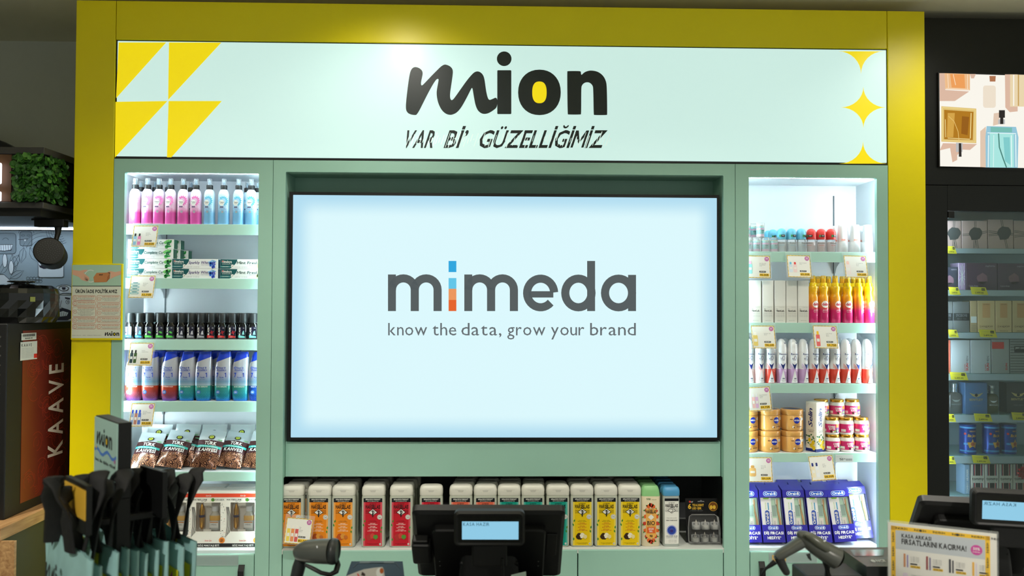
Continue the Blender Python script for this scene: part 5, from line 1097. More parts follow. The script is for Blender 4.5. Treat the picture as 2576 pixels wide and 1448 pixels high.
# mural
YM = .50
t = thing('cartoon_mural', 'grey-blue wall panel of white line drawings with faces and leaves behind the kiosk', 'mural', (0, 0, 0))
MB().box(X(-60, YM), X(205, YM), YM, YM+.02, Z(830, YM, 100), 1.866, mat('mural_blue', (150, 166, 174), .5)).build('panel', t)
g = pxf(YM-.001); g2 = pxf(YM-.0018); g3 = pxf(YM-.0026); ML = mat('mural_line', (56, 68, 76), .5); MW = mat('mural_white', (214, 222, 226), .5); MD = mat('mural_dark', (40, 38, 52), .5)
def rr(x0, x1, y0, y1, r=6): return [(a_, c_) for a_, c_ in rrect(x1-x0, y1-y0, r, 4, (x0+x1)/2, (y0+y1)/2)]
b = MB(); b.poly(rr(-20, 40, 586, 638, 8), g, mat('mural_mid', (120, 134, 142), .5)); b.line(rr(-20, 40, 586, 638, 8), 1, g2, ML, True); b.line(arc(14, 606, 8, 200, 340, 6), 1, g2, ML); b.poly([(-5, 615), (32, 615), (28, 628), (12, 631), (-5, 630)], g2, MW); b.line([(-5, 615), (32, 615), (28, 628), (12, 631), (-5, 630)], 1.2, g3, MD)
for i in range(5): b.line([(2+6*i, 615), (3+6*i, 630)], .8, g3, MD)
b.build('drawing', t)
b = MB(); b.poly(rr(50, 80, 582, 618, 6), g, mat('mural_mid', (120, 134, 142))); b.line(rr(50, 80, 582, 618, 6), 1.2, g2, ML, True); b.line(arc(66, 590, 20, 190, 350, 10), .9, g2, ML); b.line([(46, 602), (58, 602), (70, 600)], 1.2, g3, MD); b.line(ell(9, 4, 8, 58, 592), .8, g3, ML, True); b.line(ell(9, 4, 8, 72, 592), .8, g3, ML, True); b.poly([(60, 602), (66, 602), (63, 607)], g3, MW); b.build('drawing', t)
b = MB()
for (u, v, a, L) in ((60, 622, 100, 40), (75, 622, 60, 44), (88, 630, 30, 46), (48, 640, 120, 42), (0, 690, -60, 40), (25, 700, -30, 40), (30, 640, 75, 40)):
    c_, s_ = math.cos(math.radians(a)), math.sin(math.radians(a)); pts = [(0, 0), (.3, .2), (.6, .22), (1, 0), (.6, -.22), (.3, -.2)]; b.line([(u+L*(q_[0]*c_-q_[1]*s_), v+L*(q_[0]*s_+q_[1]*c_)) for q_ in pts], .8, g, ML, True); b.line([(u, v), (u+L*.9*c_, v+L*.9*s_)], .7, g, ML)
for i in range(5): b.line(arc(110, 640, 20+9*i, 200, 330, 12), .8, g, ML); b.line(arc(150, 580, 10+6*i, 60, 180, 8), .8, g, ML)
for i in range(12): b.line(ell(8, 8, 10, 70+8*(i % 5), 700+7*(i//5)), .8, g, ML, True)
for (u, v) in ((12, 655), (28, 672)): b.poly(ell(12, 34, 14, u, v), g2, MW); b.line(ell(12, 34, 14, u, v), .9, g3, ML, True)
b.poly([(-20, 720), (-10, 690), (10, 690), (26, 705), (34, 730), (0, 740)], g2, MW); b.line([(-10, 690), (10, 690), (26, 705), (34, 730)], 1, g3, ML); b.build('drawing', t)
b = MB(); b.poly(rr(96, 160, 622, 697, 5), g2, MW); b.line(rr(96, 160, 622, 697, 5), 1, g3, ML, True)
b.poly([(97, 664), (101, 668), (112, 662), (122, 661), (128, 666), (134, 661), (144, 662), (154, 668), (158, 663), (156, 672), (146, 676), (134, 674), (128, 670), (122, 674), (110, 676), (100, 672)], g3, MD); b.line(ell(22, 22, 18, 106, 645), 2, g3, MD, True); b.line(ell(22, 22, 18, 150, 645), 2, g3, MD, True); b.build('drawing', t)
b = MB(); b.poly([(137, 742), (137, 730), (143, 720), (158, 715), (172, 717), (180, 722), (182, 740)], g2, MW); b.line([(135, 742), (137, 730), (143, 720), (158, 715), (172, 717), (180, 722)], 1, g3, ML); b.line(ell(24, 13, 16, 160, 725), 1.4, g3, MD, True); b.poly([(155, 722), (165, 722), (164, 728), (157, 728)], g3, MD); b.line([(133, 745), (160, 737), (184, 738)], 2, g3, ML)
b.poly(rr(134, 186, 743, 806, 4), g2, MW); b.line([(134, 745), (134, 806)], 1, g3, ML)
for u in (145, 170): b.line(ell(9, 10, 12, u, 759), 1, g3, MD, True); b.disc(u+1, 759, 1.6, g3, MD, 8)
b.poly([(138, 750), (150, 746), (151, 750), (140, 754)], g3, MD); b.poly([(163, 747), (176, 749), (176, 753), (164, 751)], g3, MD); b.line([(155, 755), (151, 772), (158, 774)], 1, g3, MD)
b.poly([(134, 780), (142, 778), (158, 774), (172, 778), (180, 782), (180, 800), (164, 808), (146, 806), (136, 798)], g3, MD); b.poly([(146, 786), (158, 782), (172, 786), (168, 794), (150, 796)], pxf(YM-.0032), MW)
for i in range(4): b.line([(149+6*i, 785), (150+5*i, 794)], .8, pxf(YM-.0038), MD)
b.build('drawing', t)
# wooden counter
def wood():
    m, nt, bs = nodes_of('oak_laminate'); tc = nt.nodes.new('ShaderNodeTexCoord'); mp = nt.nodes.new('ShaderNodeMapping'); mp.inputs['Scale'].default_value = (26, 2.2, 26); n = nt.nodes.new('ShaderNodeTexNoise'); n.inputs['Scale'].default_value = 2.5; n.inputs['Detail'].default_value = 8; n.inputs['Distortion'].default_value = .6
    r = nt.nodes.new('ShaderNodeValToRGB'); r.color_ramp.elements[0].position = .3; r.color_ramp.elements[0].color = (*lin((150, 106, 66)), 1); r.color_ramp.elements[1].position = .72; r.color_ramp.elements[1].color = (*lin((206, 164, 114)), 1)
    nt.links.new(tc.outputs['Object'], mp.inputs[0]); nt.links.new(mp.outputs[0], n.inputs['Vector']); nt.links.new(n.outputs['Fac'], r.inputs[0]); nt.links.new(r.outputs[0], bs.inputs['Base Color']); bs.inputs['Roughness'].default_value = .42; MATS['oak_laminate'] = m
wood(); OAK = 'oak_laminate'
t = thing('kiosk_counter', 'oak-topped dark green kiosk counter under the coffee machine', 'counter', (0, 0, 0))
KX, KY, KZ = -1.618, -.37, .806
MB().box(-2.8, KX, KY, .49, KZ-.042, KZ, OAK, .002).build('worktop', t)
MB().box(-2.8, KX-.008, KY+.012, .48, 0, KZ-.0425, mat('kiosk_olive', (52, 56, 44), .5)).build('body', t)
MB().box(X(-10, KY), X(36, KY, 1400), KY, KY+.0115, 0, KZ-.0425, OAK).build('end_post', t)
# coffee machine
t = thing('coffee_machine', 'tall black faceted coffee vending machine with dark red side panel', 'coffee machine', (0, 0, 0))
VX, VY0, VY1, VZ0, VZ1 = -1.668, -.27, .30, KZ+.0005, 1.478
MB().box(-2.15, VX, VY0, VY1, VZ0, VZ1, mat('machine_black', (14, 14, 15), .5), .004).build('cabinet', t)
b = MB(); n1, n2 = 14, 18; x0, x1, z0, z1 = -2.14, VX-.018, VZ0+.06, VZ1-.03
for i in range(n1):
    for j in range(n2):
        ax, bx = x0+(x1-x0)*i/n1, x0+(x1-x0)*(i+1)/n1; az, bz = z0+(z1-z0)*j/n2, z0+(z1-z0)*(j+1)/n2; mx_, mz_ = (ax+bx)/2, (az+bz)/2
        b.add([(mx_, VY0-.0005, az), (bx, VY0-.0005, mz_), (mx_, VY0-.0005, bz), (ax, VY0-.0005, mz_), (mx_, VY0-.012, mz_)], [(0, 1, 4), (1, 2, 4), (2, 3, 4), (3, 0, 4)], BLK2)
tag(b.build('faceted_front', t), None, None, kind='stuff')
sxp = lambda px, py, e=.001: tuple(ptx(px, py, VX+e))
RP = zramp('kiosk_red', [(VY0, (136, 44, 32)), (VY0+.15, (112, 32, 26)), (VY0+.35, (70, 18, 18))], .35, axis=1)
a_, c_ = ptx(50, 1266, VX), ptx(50, 832, VX)
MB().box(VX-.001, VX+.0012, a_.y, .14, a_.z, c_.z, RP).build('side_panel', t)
XP = VX+.0018; b = MB(); RL = mat('kiosk_red_line', (168, 58, 40), .4); gs = lambda u, v: (XP, u, v); y0_, z0_, z1_ = a_.y, a_.z, c_.z
rn = random.Random(8)
for i in range(36):
    cu, cv = rn.uniform(y0_+.03, .11), rn.uniform(z0_+.04, z1_-.04)
    for k in range(4):
        r_ = .012+.009*k; a0 = rn.choice((0, 90, 180, 270)); q_ = arc(cu, cv, r_, a0, a0+130, 8); q_ = [p_ for p_ in q_ if y0_+.005 < p_[0] < .135 and z0_+.005 < p_[1] < z1_-.005]
        if len(q_) > 2: b.line(q_, .0016, gs, RL)
b.build('panel_pattern', t)
WSt = mat('kiosk_white', (226, 216, 210), .5); b = MB(); gl = lambda u, v: (XP+.0006, u, v)
pa, pb = ptx(137, 1145, VX), ptx(137, 915, VX); hL = abs(ptx(156, 1030, VX).y-ptx(120, 1030, VX).y)
b.text('KAAVE', pa.y+hL/2, (pa.z+pb.z)/2, hL, gl, WSt, pb.z-pa.z, 1, .28, 0, PI/2); b.build('panel_lettering', t)
def stick(x0, y0, x1, y1, name, fn):
    A, B_ = ptx(x0, y1, VX), ptx(x1, y0, VX); bb = MB(); bb.rect(A.y, B_.y, A.z, B_.z, gl, mat('sticker_white', (214, 214, 206), .5)); fn(bb, A.y, B_.y, A.z, B_.z, lambda u, v: (XP+.0012, u, v)); bb.build(name, t)
def f1(bb, u0, u1, v0, v1, s_):
    for i in range(22): bb.rect(u0+(u1-u0)*(.08+.038*i), u0+(u1-u0)*(.08+.038*i+(.022 if i % 3 else .012)), v0+(v1-v0)*.5, v0+(v1-v0)*.85, s_, INK)
    bb.text('B000 K', (u0+u1)/2, v0+(v1-v0)*.15, (v1-v0)*.2, s_, INK, (u1-u0)*.5, 1)
def f2(bb, u0, u1, v0, v1, s_):
    bb.text('KAAVE', u0+(u1-u0)*.36, v0+(v1-v0)*.74, (v1-v0)*.16, s_, INK, (u1-u0)*.6, 0, .3)
    for i in range(7): bb.text('kahve makinesi servis', u0+(u1-u0)*.42, v0+(v1-v0)*(.62-.08*i), (v1-v0)*.03, s_, GRY, (u1-u0)*.7, 0)
    bb.rect(u0+(u1-u0)*.8, u1-.001, v0+.004, v0+(v1-v0)*.3, s_, RED)
stick(52, 836, 90, 856, 'barcode_sticker', f1); stick(49, 857, 92, 907, 'info_sticker', f2)
# bean hopper on top
p = pt(52, 815, -.1)
t = thing('bean_hopper', 'glossy black round faceted hopper on top of the coffee machine', 'hopper', (p.x, -.1, VZ1+.0005))
n = 28; pr = [(.112, 0), (.122, .012), (.122, .105), (.118, .122), (.100, .134), (.05, .139)]; rings = [[((r_+(.004 if (i+j) % 2 and 0 < j < 3 else 0))*math.cos(2*PI*i/n), (r_+(.004 if (i+j) % 2 and 0 < j < 3 else 0))*math.sin(2*PI*i/n), z_) for i in range(n)] for j, (r_, z_) in enumerate([(.112, 0), (.120, .02), (.121, .05), (.122, .08), (.123, .105), (.118, .122), (.100, .134), (.05, .139)])]
MB().loft(rings, BLK2, True, False).build('drum', t); MB().lathe([(.03, .1392), (.022, .143), (.045, .146), (.045, .150), (.04, .151)], BLK2, 24).build('lid_knob', t)
MB().box(.085, .102, -.092, -.090, .075, .092, mat('sticker_olive', (150, 160, 90), .5)).build('sticker', t)
# ================================================================ black perfume cabinet, right
YC0 = .10
BKL = mat('cabinet_black', (14, 16, 16), .32)
t = thing('perfume_cabinet', 'black perfume cabinet with glass door right of the yellow pillar', 'cabinet', (0, 0, 0))
bx0, bx1 = R1+.004, 2.75; ox0 = X(2386, YC0, 800); zt_ = Z(530, YC0, 2450); zsm = Z(466, YC0, 2450)
MB().box(bx0, bx1, YC0, .58, zsm+.001, 2.715, BKL, .002).build('upper_case', t)
MB().box(bx0, ox0, YC0, .58, .05, zsm-.001, BKL, .002).build('side_post', t)
MB().box(ox0, bx1, YC0, .58, zt_, zsm-.001, BKL).build('door_header', t)
MB().box(ox0, bx1, YC0+.02, .58, .05, .55, BKL).build('base_case', t)
MB().box(bx0+.01, bx1, YC0+.03, .58, 0, .049, BLK).build('plinth', t)
PBK = mat('perfume_back', (176, 196, 204), .4); YPB = .44
MB().box(ox0-.0, bx1, YPB, YPB+.012, .55, zt_, PBK).build('back_panel', t)
MB().box(ox0+.0002, ox0+.012, YC0+.03, YPB-.001, .551, zt_-.001, PBK).build('inner_side', t)
MB().box(ox0+.001, bx1, YC0+.004, YC0+.008, .56, zt_-.002, GLS).build('glass_door', t)
MB().box(ox0+.001, ox0+.026, YC0-.004, YC0+.012, zt_-.030, zt_-.003, BLK, .002).build('hinge', t)
PLED_ADDED = mat('perfume_added_led', (222, 240, 255), .5, emit=60)  # added glow to brighten the perfume shelves
YSF = .165; PSZ = []
GSE = mat('glass_edge', (150, 190, 186), .2, alpha=.75); ALU = mat('shelf_rail', (176, 190, 196), .35, metal=.3)
for i, (p0, p1) in enumerate(((624.5, 637), (729, 744), (836, 851), (940, 956), (1043, 1062), (1147, 1165), (1246, 1262))):
    z0, z1 = Z(p1, YSF, 2460), Z(p0, YSF, 2460); PSZ.append(z1+.0005)
    s = MB().box(ox0+.013, bx1, YSF+.004, YPB-.002, z1-.006, z1, GSE).build('glass_shelf', t)
    MB().box(ox0+.013, bx1, YSF, YSF+.0035, z0, z1-.001, ALU).build('shelf_rail', s)
    MB().box(ox0+.0125, ox0+.0155, YC0+.035, YC0+.041, z1+.012, (zt_ if i == 0 else PSZ[i-1]-.03)-.006, PLED_ADDED).build('led_strip', s)  # added light strip, hidden behind the side post
    MB().add([(ox0+.012, YPB-.003, z0-.001), (ox0+.012, YPB-.003, z0-.05), (ox0+.012, YSF+.08, z0-.001), (ox0+.016, YPB-.003, z0-.001), (ox0+.016, YPB-.003, z0-.05), (ox0+.016, YSF+.08, z0-.001)], [(0, 1, 2), (3, 5, 4), (0, 2, 5, 3), (1, 4, 5, 2), (0, 3, 4, 1)], WHT).build('bracket', s)
def plane_px(o, Y): return X(o, Y, 800)
def pbox(px0, px1, top, shelf, col, name, label, deco=None, dep=.06, Y=.185, rough=.3, cat='perfume box', extra=None):
    x0, x1 = plane_px(px0, Y), plane_px(px1, Y)-.0012; z0 = PSZ[shelf]; h = Z(top, Y, (px0+px1)/2)-z0
    x0 = max(x0+.0004, ox0+.0168)
    t = thing(name, label, cat, ((x0+x1)/2, Y, z0)); w2 = (x1-x0)/2
    MB().box(-w2, w2, 0, dep, 0, h, mat('pbox_%d_%d_%d' % col, col, rough, coat=.3), .0008, 1).build('carton', t)
    if deco:
        b = MB(); deco(b, w2, h, front(-.0004), front(-.0008), front(-.0012)); b.build('carton_print', t)
    return t
PKD = mat('charcoal_glaze', (60, 58, 58), .4)
def d_flower(kx, rotd):
    def f(b, w2, h, c, c2, c3):
        cx = kx*w2; b.poly(blob(cx, h*.52, h*.24, 14, 5, .18), c2, PKD)
        for a in rotd:
            ca, sa = math.cos(math.radians(a)), math.sin(math.radians(a)); L = 3*w2
            for s_ in (-.003, .003):
                q = [(cx+s_*sa, h*.52-s_*ca), (cx+L*ca+s_*sa, h*.52+L*sa-s_*ca)]
                # keep the cord on the face
                tmax = 1.
                for (p0, p1, lo, hi) in ((q[0][0], q[1][0], -w2+.001, w2-.001), (q[0][1], q[1][1], .002, h-.002)):
                    d_ = p1-p0
                    if d_ > 1e-9: tmax = min(tmax, (hi-p0)/d_)
                    elif d_ < -1e-9: tmax = min(tmax, (lo-p0)/d_)
                if tmax > 0: b.line([q[0], (q[0][0]+(q[1][0]-q[0][0])*tmax, q[0][1]+(q[1][1]-q[0][1])*tmax)], .002, c, PKD)
    return f
PK = (206, 170, 160)
pbox(2372, 2420.5, 555, 0, PK, 'pink_perfume_box', 'dusty pink perfume box with black blossom, leftmost on the top perfume shelf', d_flower(.2, (10, 88, -92, -80)))
pbox(2421.5, 2486, 555, 0, PK, 'pink_perfume_box', 'dusty pink perfume box with black blossom, second from left on the top perfume shelf', d_flower(.05, (12, 90, 184, -95, -80)))
pbox(2487.5, 2551.5, 552, 0, PK, 'pink_perfume_box', 'dusty pink perfume box with sideways black blossom, third from left on the top perfume shelf', d_flower(.25, (-4, 100, 172, 186, -78)))
pbox(2552.5, 2617, 555, 0, PK, 'pink_perfume_box', 'dusty pink perfume box with black cords at the right edge of the top perfume shelf', d_flower(.6, (172, 186)))
def d_euph(b, w2, h, c, c2, c3):
    b.text('euphoria', w2*.55, h*.86, h*.07, c, mat('ink_lilac', (190, 170, 190), .5), w2*.62, 0); b.poly(blob(w2*.05, h*.42, h*.2, 12, 3, .15), c, mat('print_mauve', (140, 96, 110), .5)); b.poly([(-w2*.9, .002), (-w2*.3, h*.3), (w2*.3, h*.32), (w2*.95, .002)], c, mat('print_plum', (70, 40, 66), .5))
    b.text('Calvin Klein', -w2*.55, h*.12, h*.06, c2, mat('ink_lilac', (190, 170, 190)), w2*.6, 0)
pbox(2360, 2411, 671, 1, (44, 40, 62), 'dark_perfume_box', 'small dark perfume box at the left end of the second perfume shelf', d_euph)
pbox(2412, 2430.5, 661, 1, (196, 160, 200), 'lilac_perfume_box', 'narrow lilac striped perfume box side on the second perfume shelf', lambda b, w2, h, c, c2, c3: [b.line([(0, h*.5), (w2*.9*math.cos(a_), h*.5+h*.46*math.sin(a_))], .0016, c, OFF) for a_ in [i*.5 for i in range(13)]])
pbox(2431.5, 2510, 661, 1, (78, 46, 72), 'plum_perfume_box', 'plum perfume box with a portrait print, left one on the second perfume shelf', d_euph)
pbox(2511, 2590, 662, 1, (78, 46, 72), 'plum_perfume_box', 'plum perfume box with a portrait print, right one on the second perfume shelf', d_euph)
def d_band(txt): return lambda b, w2, h, c, c2, c3: [b.rect(-w2, w2, h*.38, h*.62, c, INK), b.text(txt, 0, h*.5, h*.09, c2, GRY, w2*1.4, 1), b.text('ABOUT YOU', 0, h*.41, h*.05, c2, GRY, w2*1.2, 0), b.rect(-w2, w2, h*.36, h*.37, c, GRY)]
pbox(2362, 2397.5, 758, 2, (116, 116, 114), 'grey_perfume_box', 'grey perfume box with black band, left one on the third perfume shelf', d_band('SPICEBOMB'))
pbox(2398.5, 2439.5, 758, 2, (116, 116, 114), 'grey_perfume_box', 'grey perfume box with black band, right one on the third perfume shelf', d_band('SPICEBOMB'))
def d_davi(b, w2, h, c, c2, c3): b.rect(-w2*.45, w2*.45, h*.46, h*.92, c, mat('print_apricot', (226, 170, 110), .5)); b.text('DAVIDOFF', 0, h*.16, h*.05, c, mat('ink_cocoa', (110, 70, 40)), w2*1.5, 0); b.line(arc(0, h*.24, w2*.3, 200, 340, 6), .0012, c, mat('ink_cocoa', (110, 70, 40))); b.text('cool water', 0, h*.87, h*.03, c2, INK, w2*.7, 0); b.text('75 ML 2.5 FL OZ', 0, h*.03, h*.03, c, INK, w2, 0)
BE = (230, 196, 142)
pbox(2441, 2458.5, 756, 2, (206, 176, 130), 'beige_perfume_box', 'narrow end of a beige perfume box on the third perfume shelf', lambda b, w2, h, c, c2, c3: [b.rect(-w2*.9, w2*.9, h*.3, h*.5, c, OFF)]+[b.text('eau de parfum', 0, h*(.05+.05*i), h*.03, c, GRY, w2*1.5, 0) for i in range(4)])
for i, (a_, c_) in enumerate(((2459.5, 2503.5), (2504.5, 2546), (2547, 2589))): pbox(a_, c_, 756, 2, BE, 'beige_perfume_box', f'beige perfume box with apricot panel, {ORD[i]} from the left on the third perfume shelf', d_davi)
def d_sun(b, w2, h, c, c2, c3): b.text('SUN', w2*.8, h*.08, w2*.22, c, RED, h*.22, 2, .07, 0, PI/2, -1); b.text('MEN', w2*.8, h*.32, w2*.2, c, GRY, h*.2, 1, .07, 0, PI/2, -1); b.text('JIL SANDER', w2*.5, h*.08, w2*.1, c, RED, h*.2, 1, .07, 0, PI/2, -1)
pbox(2362, 2391, 855, 3, (226, 110, 84), 'orange_perfume_box', 'orange perfume box at the left end of the fourth perfume shelf')
pbox(2392, 2440, 855, 3, (196, 200, 200), 'silver_perfume_box', 'silver perfume box with red vertical lettering, left one on the fourth perfume shelf', d_sun)
pbox(2441, 2492.5, 855, 3, (196, 200, 200), 'silver_perfume_box', 'silver perfume box with red vertical lettering, right one on the fourth perfume shelf', d_sun)
pbox(2493.5, 2539, 853, 3, (168, 168, 164), 'silver_perfume_box', 'silver perfume box with orange block on the fourth perfume shelf', lambda b, w2, h, c, c2, c3: [b.rect(-w2*.95, w2*.4, h*.72, h*.92, c, RED), b.text('SUN', w2*.75, h*.1, w2*.2, c, RED, h*.2, 2, .07, 0, PI/2, -1)])
pbox(2540, 2592, 853, 3, (150, 152, 148), 'striped_perfume_box', 'grey perfume box with fine black stripes on the fourth perfume shelf', lambda b, w2, h, c, c2, c3: [b.rect(-w2*.98, w2*.98, h*(.04+.08*i), h*(.055+.08*i), c, INK) for i in range(12)]+[b.rect(-w2*.6, w2*.98, h*.62, h*.8, c2, INK), b.text('JIMMY CHOO', 0, h*.72, h*.05, c3, OFF, w2, 1)])
def wing(b, cx, cz, s_, xf, m): b.poly([(cx-s_, cz+s_*.35), (cx-s_*.3, cz+s_*.12), (cx, cz+s_*.22), (cx+s_*.3, cz+s_*.12), (cx+s_, cz+s_*.35), (cx+s_*.5, cz-s_*.15), (cx, cz-s_*.3), (cx-s_*.5, cz-s_*.15)], xf, m)
SLV = mat('chrome_cap', (200, 204, 208), .15, metal=.9)
def flacon(px, top, bot_col, name, label, w_px=36):
    Y = .20; x = plane_px(px, Y); z0 = PSZ[4]; H = Z(top, Y, px)-z0; w2 = w_px*1.6e-3
    t = thing(name, label, 'perfume bottle', (x, Y+.02, z0))
    MB().stack([(0, w2*.96, .03, .006), (.003, w2, .033, .008), (H*.58, w2, .033, .008), (H*.66, w2*.8, .03, .010), (H*.7, w2*.5, .024, .010)], mat('flacon_'+name, bot_col, .06, coat=1), 4).build('bottle', t)
    MB().lathe([(.011, H*.705), (.0115, H*.78), (.009, H*.80), (.0125, H*.82), (.0125, H*.97), (.011, H)], SLV, 20).build('cap', t)
    b = MB(); wing(b, 0, H*.42, w2*.32, front(-.0172), SLV); b.text('BENTLEY', 0, H*.28, .0045, front(-.0172), SLV, w2*.7, 1); b.build('emblem', t)
def d_bent(b, w2, h, c, c2, c3): wing(b, 0, h*.6, w2*.62, c, mat('print_gilt', (190, 170, 110), .3, metal=.6)); b.text('BENTLEY', 0, h*.42, h*.07, c, mat('print_gilt', (190, 170, 110)), w2*1.2, 1); b.text('FOR MEN', 0, h*.24, h*.035, c, GRY, w2*.8, 0); b.text('eau de toilette', 0, h*.05, h*.03, c, GRY, w2*.8, 0); b.disc(0, h*.6, w2*.14, c2, INK, 12)
flacon(2405, 963, (66, 62, 58), 'smoky_perfume_bottle', 'smoky glass perfume bottle with silver cap left of the blue box')
pbox(2426, 2483, 962, 4, (70, 106, 148), 'blue_perfume_box', 'steel blue perfume box with gilt wings on the fifth perfume shelf', d_bent, .05, .19)
flacon(2499, 969, (86, 84, 48), 'olive_perfume_bottle', 'olive glass perfume bottle with silver cap right of the blue box', 30)
pbox(2530, 2590, 962, 4, (34, 34, 36), 'black_perfume_box', 'black perfume box with gilt wings at the right of the fifth perfume shelf', d_bent, .05, .22)
for i, px in enumerate((2439, 2496.5, 2540)):
    Y = .215; x = plane_px(px, Y); z0 = PSZ[5]; H = Z(1067, Y, px)-z0; r = .0315
    t = thing('blue_perfume_tin', f'blue cylindrical perfume tin with gold star, {ORD[i]} from the left on the sixth perfume shelf', 'perfume tin', (x, Y+.02, z0), (-.2, .1, .1)[i], 'blue perfume tins')
    MB().lathe([(r, 0), (r+.001, .002), (r+.001, .006), (r, .007), (r, H-.007), (r+.001, H-.006), (r+.001, H-.001), (r-.002, H)], mat('tin_blue', (24, 66, 148), .3, metal=.3), 28).build('tin', t)
    b = MB(); c, c2, c3 = cyl(r), cyl(r, None, .001), cyl(r, None, .0014); GO = mat('tin_gold', (226, 170, 70), .35)
    b.rect(-.045, .045, .009, .016, c, mat('tin_sky', (80, 160, 220), .4), 16); b.rect(-.045, .045, H-.016, H-.009, c, mat('tin_sky', (80, 160, 220)), 16); b.text('VERSACE', .01, H-.03, .006, c, GO, .028, 1); b.text('Blue Jeans', .006, H-.05, .011, c, GO, .034, 2, .03, .2)
    pts = [((.021 if k % 2 == 0 else .009)*math.sin(k*PI/5)+.008, .042+(.021 if k % 2 == 0 else .009)*math.cos(k*PI/5)) for k in range(10)]; b.polyw(pts, c2, GO, 1); b.disc(.008, .042, .008, c3, mat('tin_rust', (170, 80, 50), .4), 12); b.rect(-.026, -.01, .038, .046, c, mat('tin_sky', (80, 160, 220)), 4); b.disc(-.020, H-.038, .005, c, RED, 8); b.build('tin_print', t)
pbox(2423, 2437.5, 1168, 6, (150, 178, 204), 'blue_slim_box', 'slim pale blue perfume box with vertical lettering on the lowest perfume shelf', lambda b, w2, h, c, c2, c3: b.text('TOMMY HILFIGER', w2*.35, h*.45, w2*.6, c, OFF, h*.8, 2, .07, 0, PI/2))
def d_tom(b, w2, h, c, c2, c3):
    for u, w3, m in ((-.62, .06, NAVY), (-.5, .05, RED), (0, .36, INK), (.5, .05, RED), (.62, .06, NAVY)):
        for a_, b2 in ((.0, .38), (.62, 1.)): b.rect((u-w3)*w2, (u+w3)*w2, h*a_, h*b2, c, m)
    b.text('tommy', 0, h*.47, h*.1, c, INK, w2*1.7, 1); b.text('eau de toilette', 0, h*.41, h*.03, c, GRY, w2*.9, 0)
for i, (a_, c_) in enumerate(((2439.5, 2474.5), (2475.5, 2509.5), (2510.5, 2544.5), (2545.5, 2580))): pbox(a_, c_, 1167, 6, (224, 218, 204), 'striped_gift_box', f'cream perfume box with black stripes, {ORD[i]} from the left on the lowest perfume shelf', d_tom)
p = pt(2572, 1188, .175); t = thing('red_gift_bow', 'shiny red gift bow on the striped perfume boxes at the right edge', 'bow', tuple(p)); b = MB()
for k in range(10):
    a_ = 2*PI*k/10; ca, sa = math.cos(a_), math.sin(a_); b.add([(0, 0, 0), (.022*ca-.006*sa, -.012, .022*sa+.006*ca), (.028*ca, -.004, .028*sa), (.022*ca+.006*sa, -.012, .022*sa-.006*ca), (.012*ca, .006, .012*sa)], [(0, 1, 2), (0, 2, 3), (0, 4, 1), (0, 3, 4), (4, 3, 2, 1)], mat('bow_red', (200, 24, 34), .2, metal=.4))
b.build('loops', t)
YTG = mat('shelf_tag_yellow', (238, 220, 40), .5)
for n_, (px, py, w_, sh) in enumerate(((2392, 619, 26, 0), (2400, 722, 29, 1), (2462, 722, 44, 1), (2397, 829, 26, 2), (2484, 829, 46, 2), (2411, 936, 46, 3), (2391, 1041, 24, 4), (2472, 1040, 46, 4), (2565, 1037, 44, 4), (2391, 1147, 24, 5), (2467, 1145, 46, 5))):
    Y = YSF-.006; p = pt(px, py, Y); W = w_*1.58e-3; H = .031
    t = thing('yellow_price_tag', f'yellow price strip, {("only one", "left one", "right one", "left one", "right one", "only one", "left one", "middle one", "right one", "left one", "right one")[n_]} on the {ORD[sh]} perfume shelf', 'price tag', tuple(p), group='yellow perfume price tags', rot=(math.radians(-12), math.radians(2), 0))
    MB().add([(-W/2, 0, 0), (W/2-.006, 0, 0), (W/2+.002, 0, -H), (-W/2+.004, 0, -H), (-W/2, .0008, 0), (W/2-.006, .0008, 0), (W/2+.002, .0008, -H), (-W/2+.004, .0008, -H)], [(0, 1, 2, 3), (4, 7, 6, 5), (0, 4, 5, 1), (1, 5, 6, 2), (2, 6, 7, 3), (3, 7, 4, 0)], YTG).build('card', t)
    b = MB(); c = front(-.0004); b.text('2.499,90', 0, -H*.85, .006, c, INK, W*.5, 1); b.text('eau de parfum 75 ml', -W*.1, -H*.3, .0025, c, GRY, W*.5, 0); b.rect(W*.15, W*.36, -H*.45, -H*.12, c, INK); b.text('FIRSAT', W*.255, -H*.36, .003, front(-.0008), YTG, W*.17, 1); b.build('card_print', t)
# poster light box on the upper case
YQ = YC0-.012
t = thing('perfume_poster', 'backlit poster of glass perfume bottles on the black cabinet', 'poster', (0, 0, 0))
MB().box(X(2361, YQ, 300), 2.45, YQ, YC0-.0005, Z(420, YQ, 2450), Z(182, YQ, 2450), BLK, .001).build('housing', t)
g0, g, g2, g3, g4 = [pxf(YQ-.0005-.0005*i) for i in range(5)]
def LP(n_, c_, e=.97): return lite('poster_'+n_, c_, e)
b = MB(); b.poly([(2363, 184), (2660, 193), (2660, 424), (2365, 418)], g0, LP('white', (252, 248, 238))); b.build('sheet', t)
for q_, m_ in (([(2363, 184), (2376, 184), (2378, 226), (2438, 230), (2402, 254), (2364, 254)], LP('shade', (222, 186, 164))), ([(2372, 360), (2458, 362), (2440, 377), (2422, 376), (2408, 390), (2408, 402), (2396, 408), (2390, 372), (2364, 378)], LP('shade', (222, 186, 164))), ([(2466, 330), (2480, 318), (2482, 421), (2466, 420)], LP('shade2', (226, 200, 178))), ([(2500, 285), (2514, 283), (2514, 312), (2498, 316)], LP('shade2', (226, 200, 178))), ([(2528, 187), (2560, 187), (2560, 280), (2540, 282), (2529, 270)], LP('shade', (222, 186, 164))), ([(2440, 186), (2455, 186), (2450, 197), (2443, 197)], LP('shade', (222, 186, 164)))):
    MB().poly(q_, g, m_).build('printed_shadow', t)
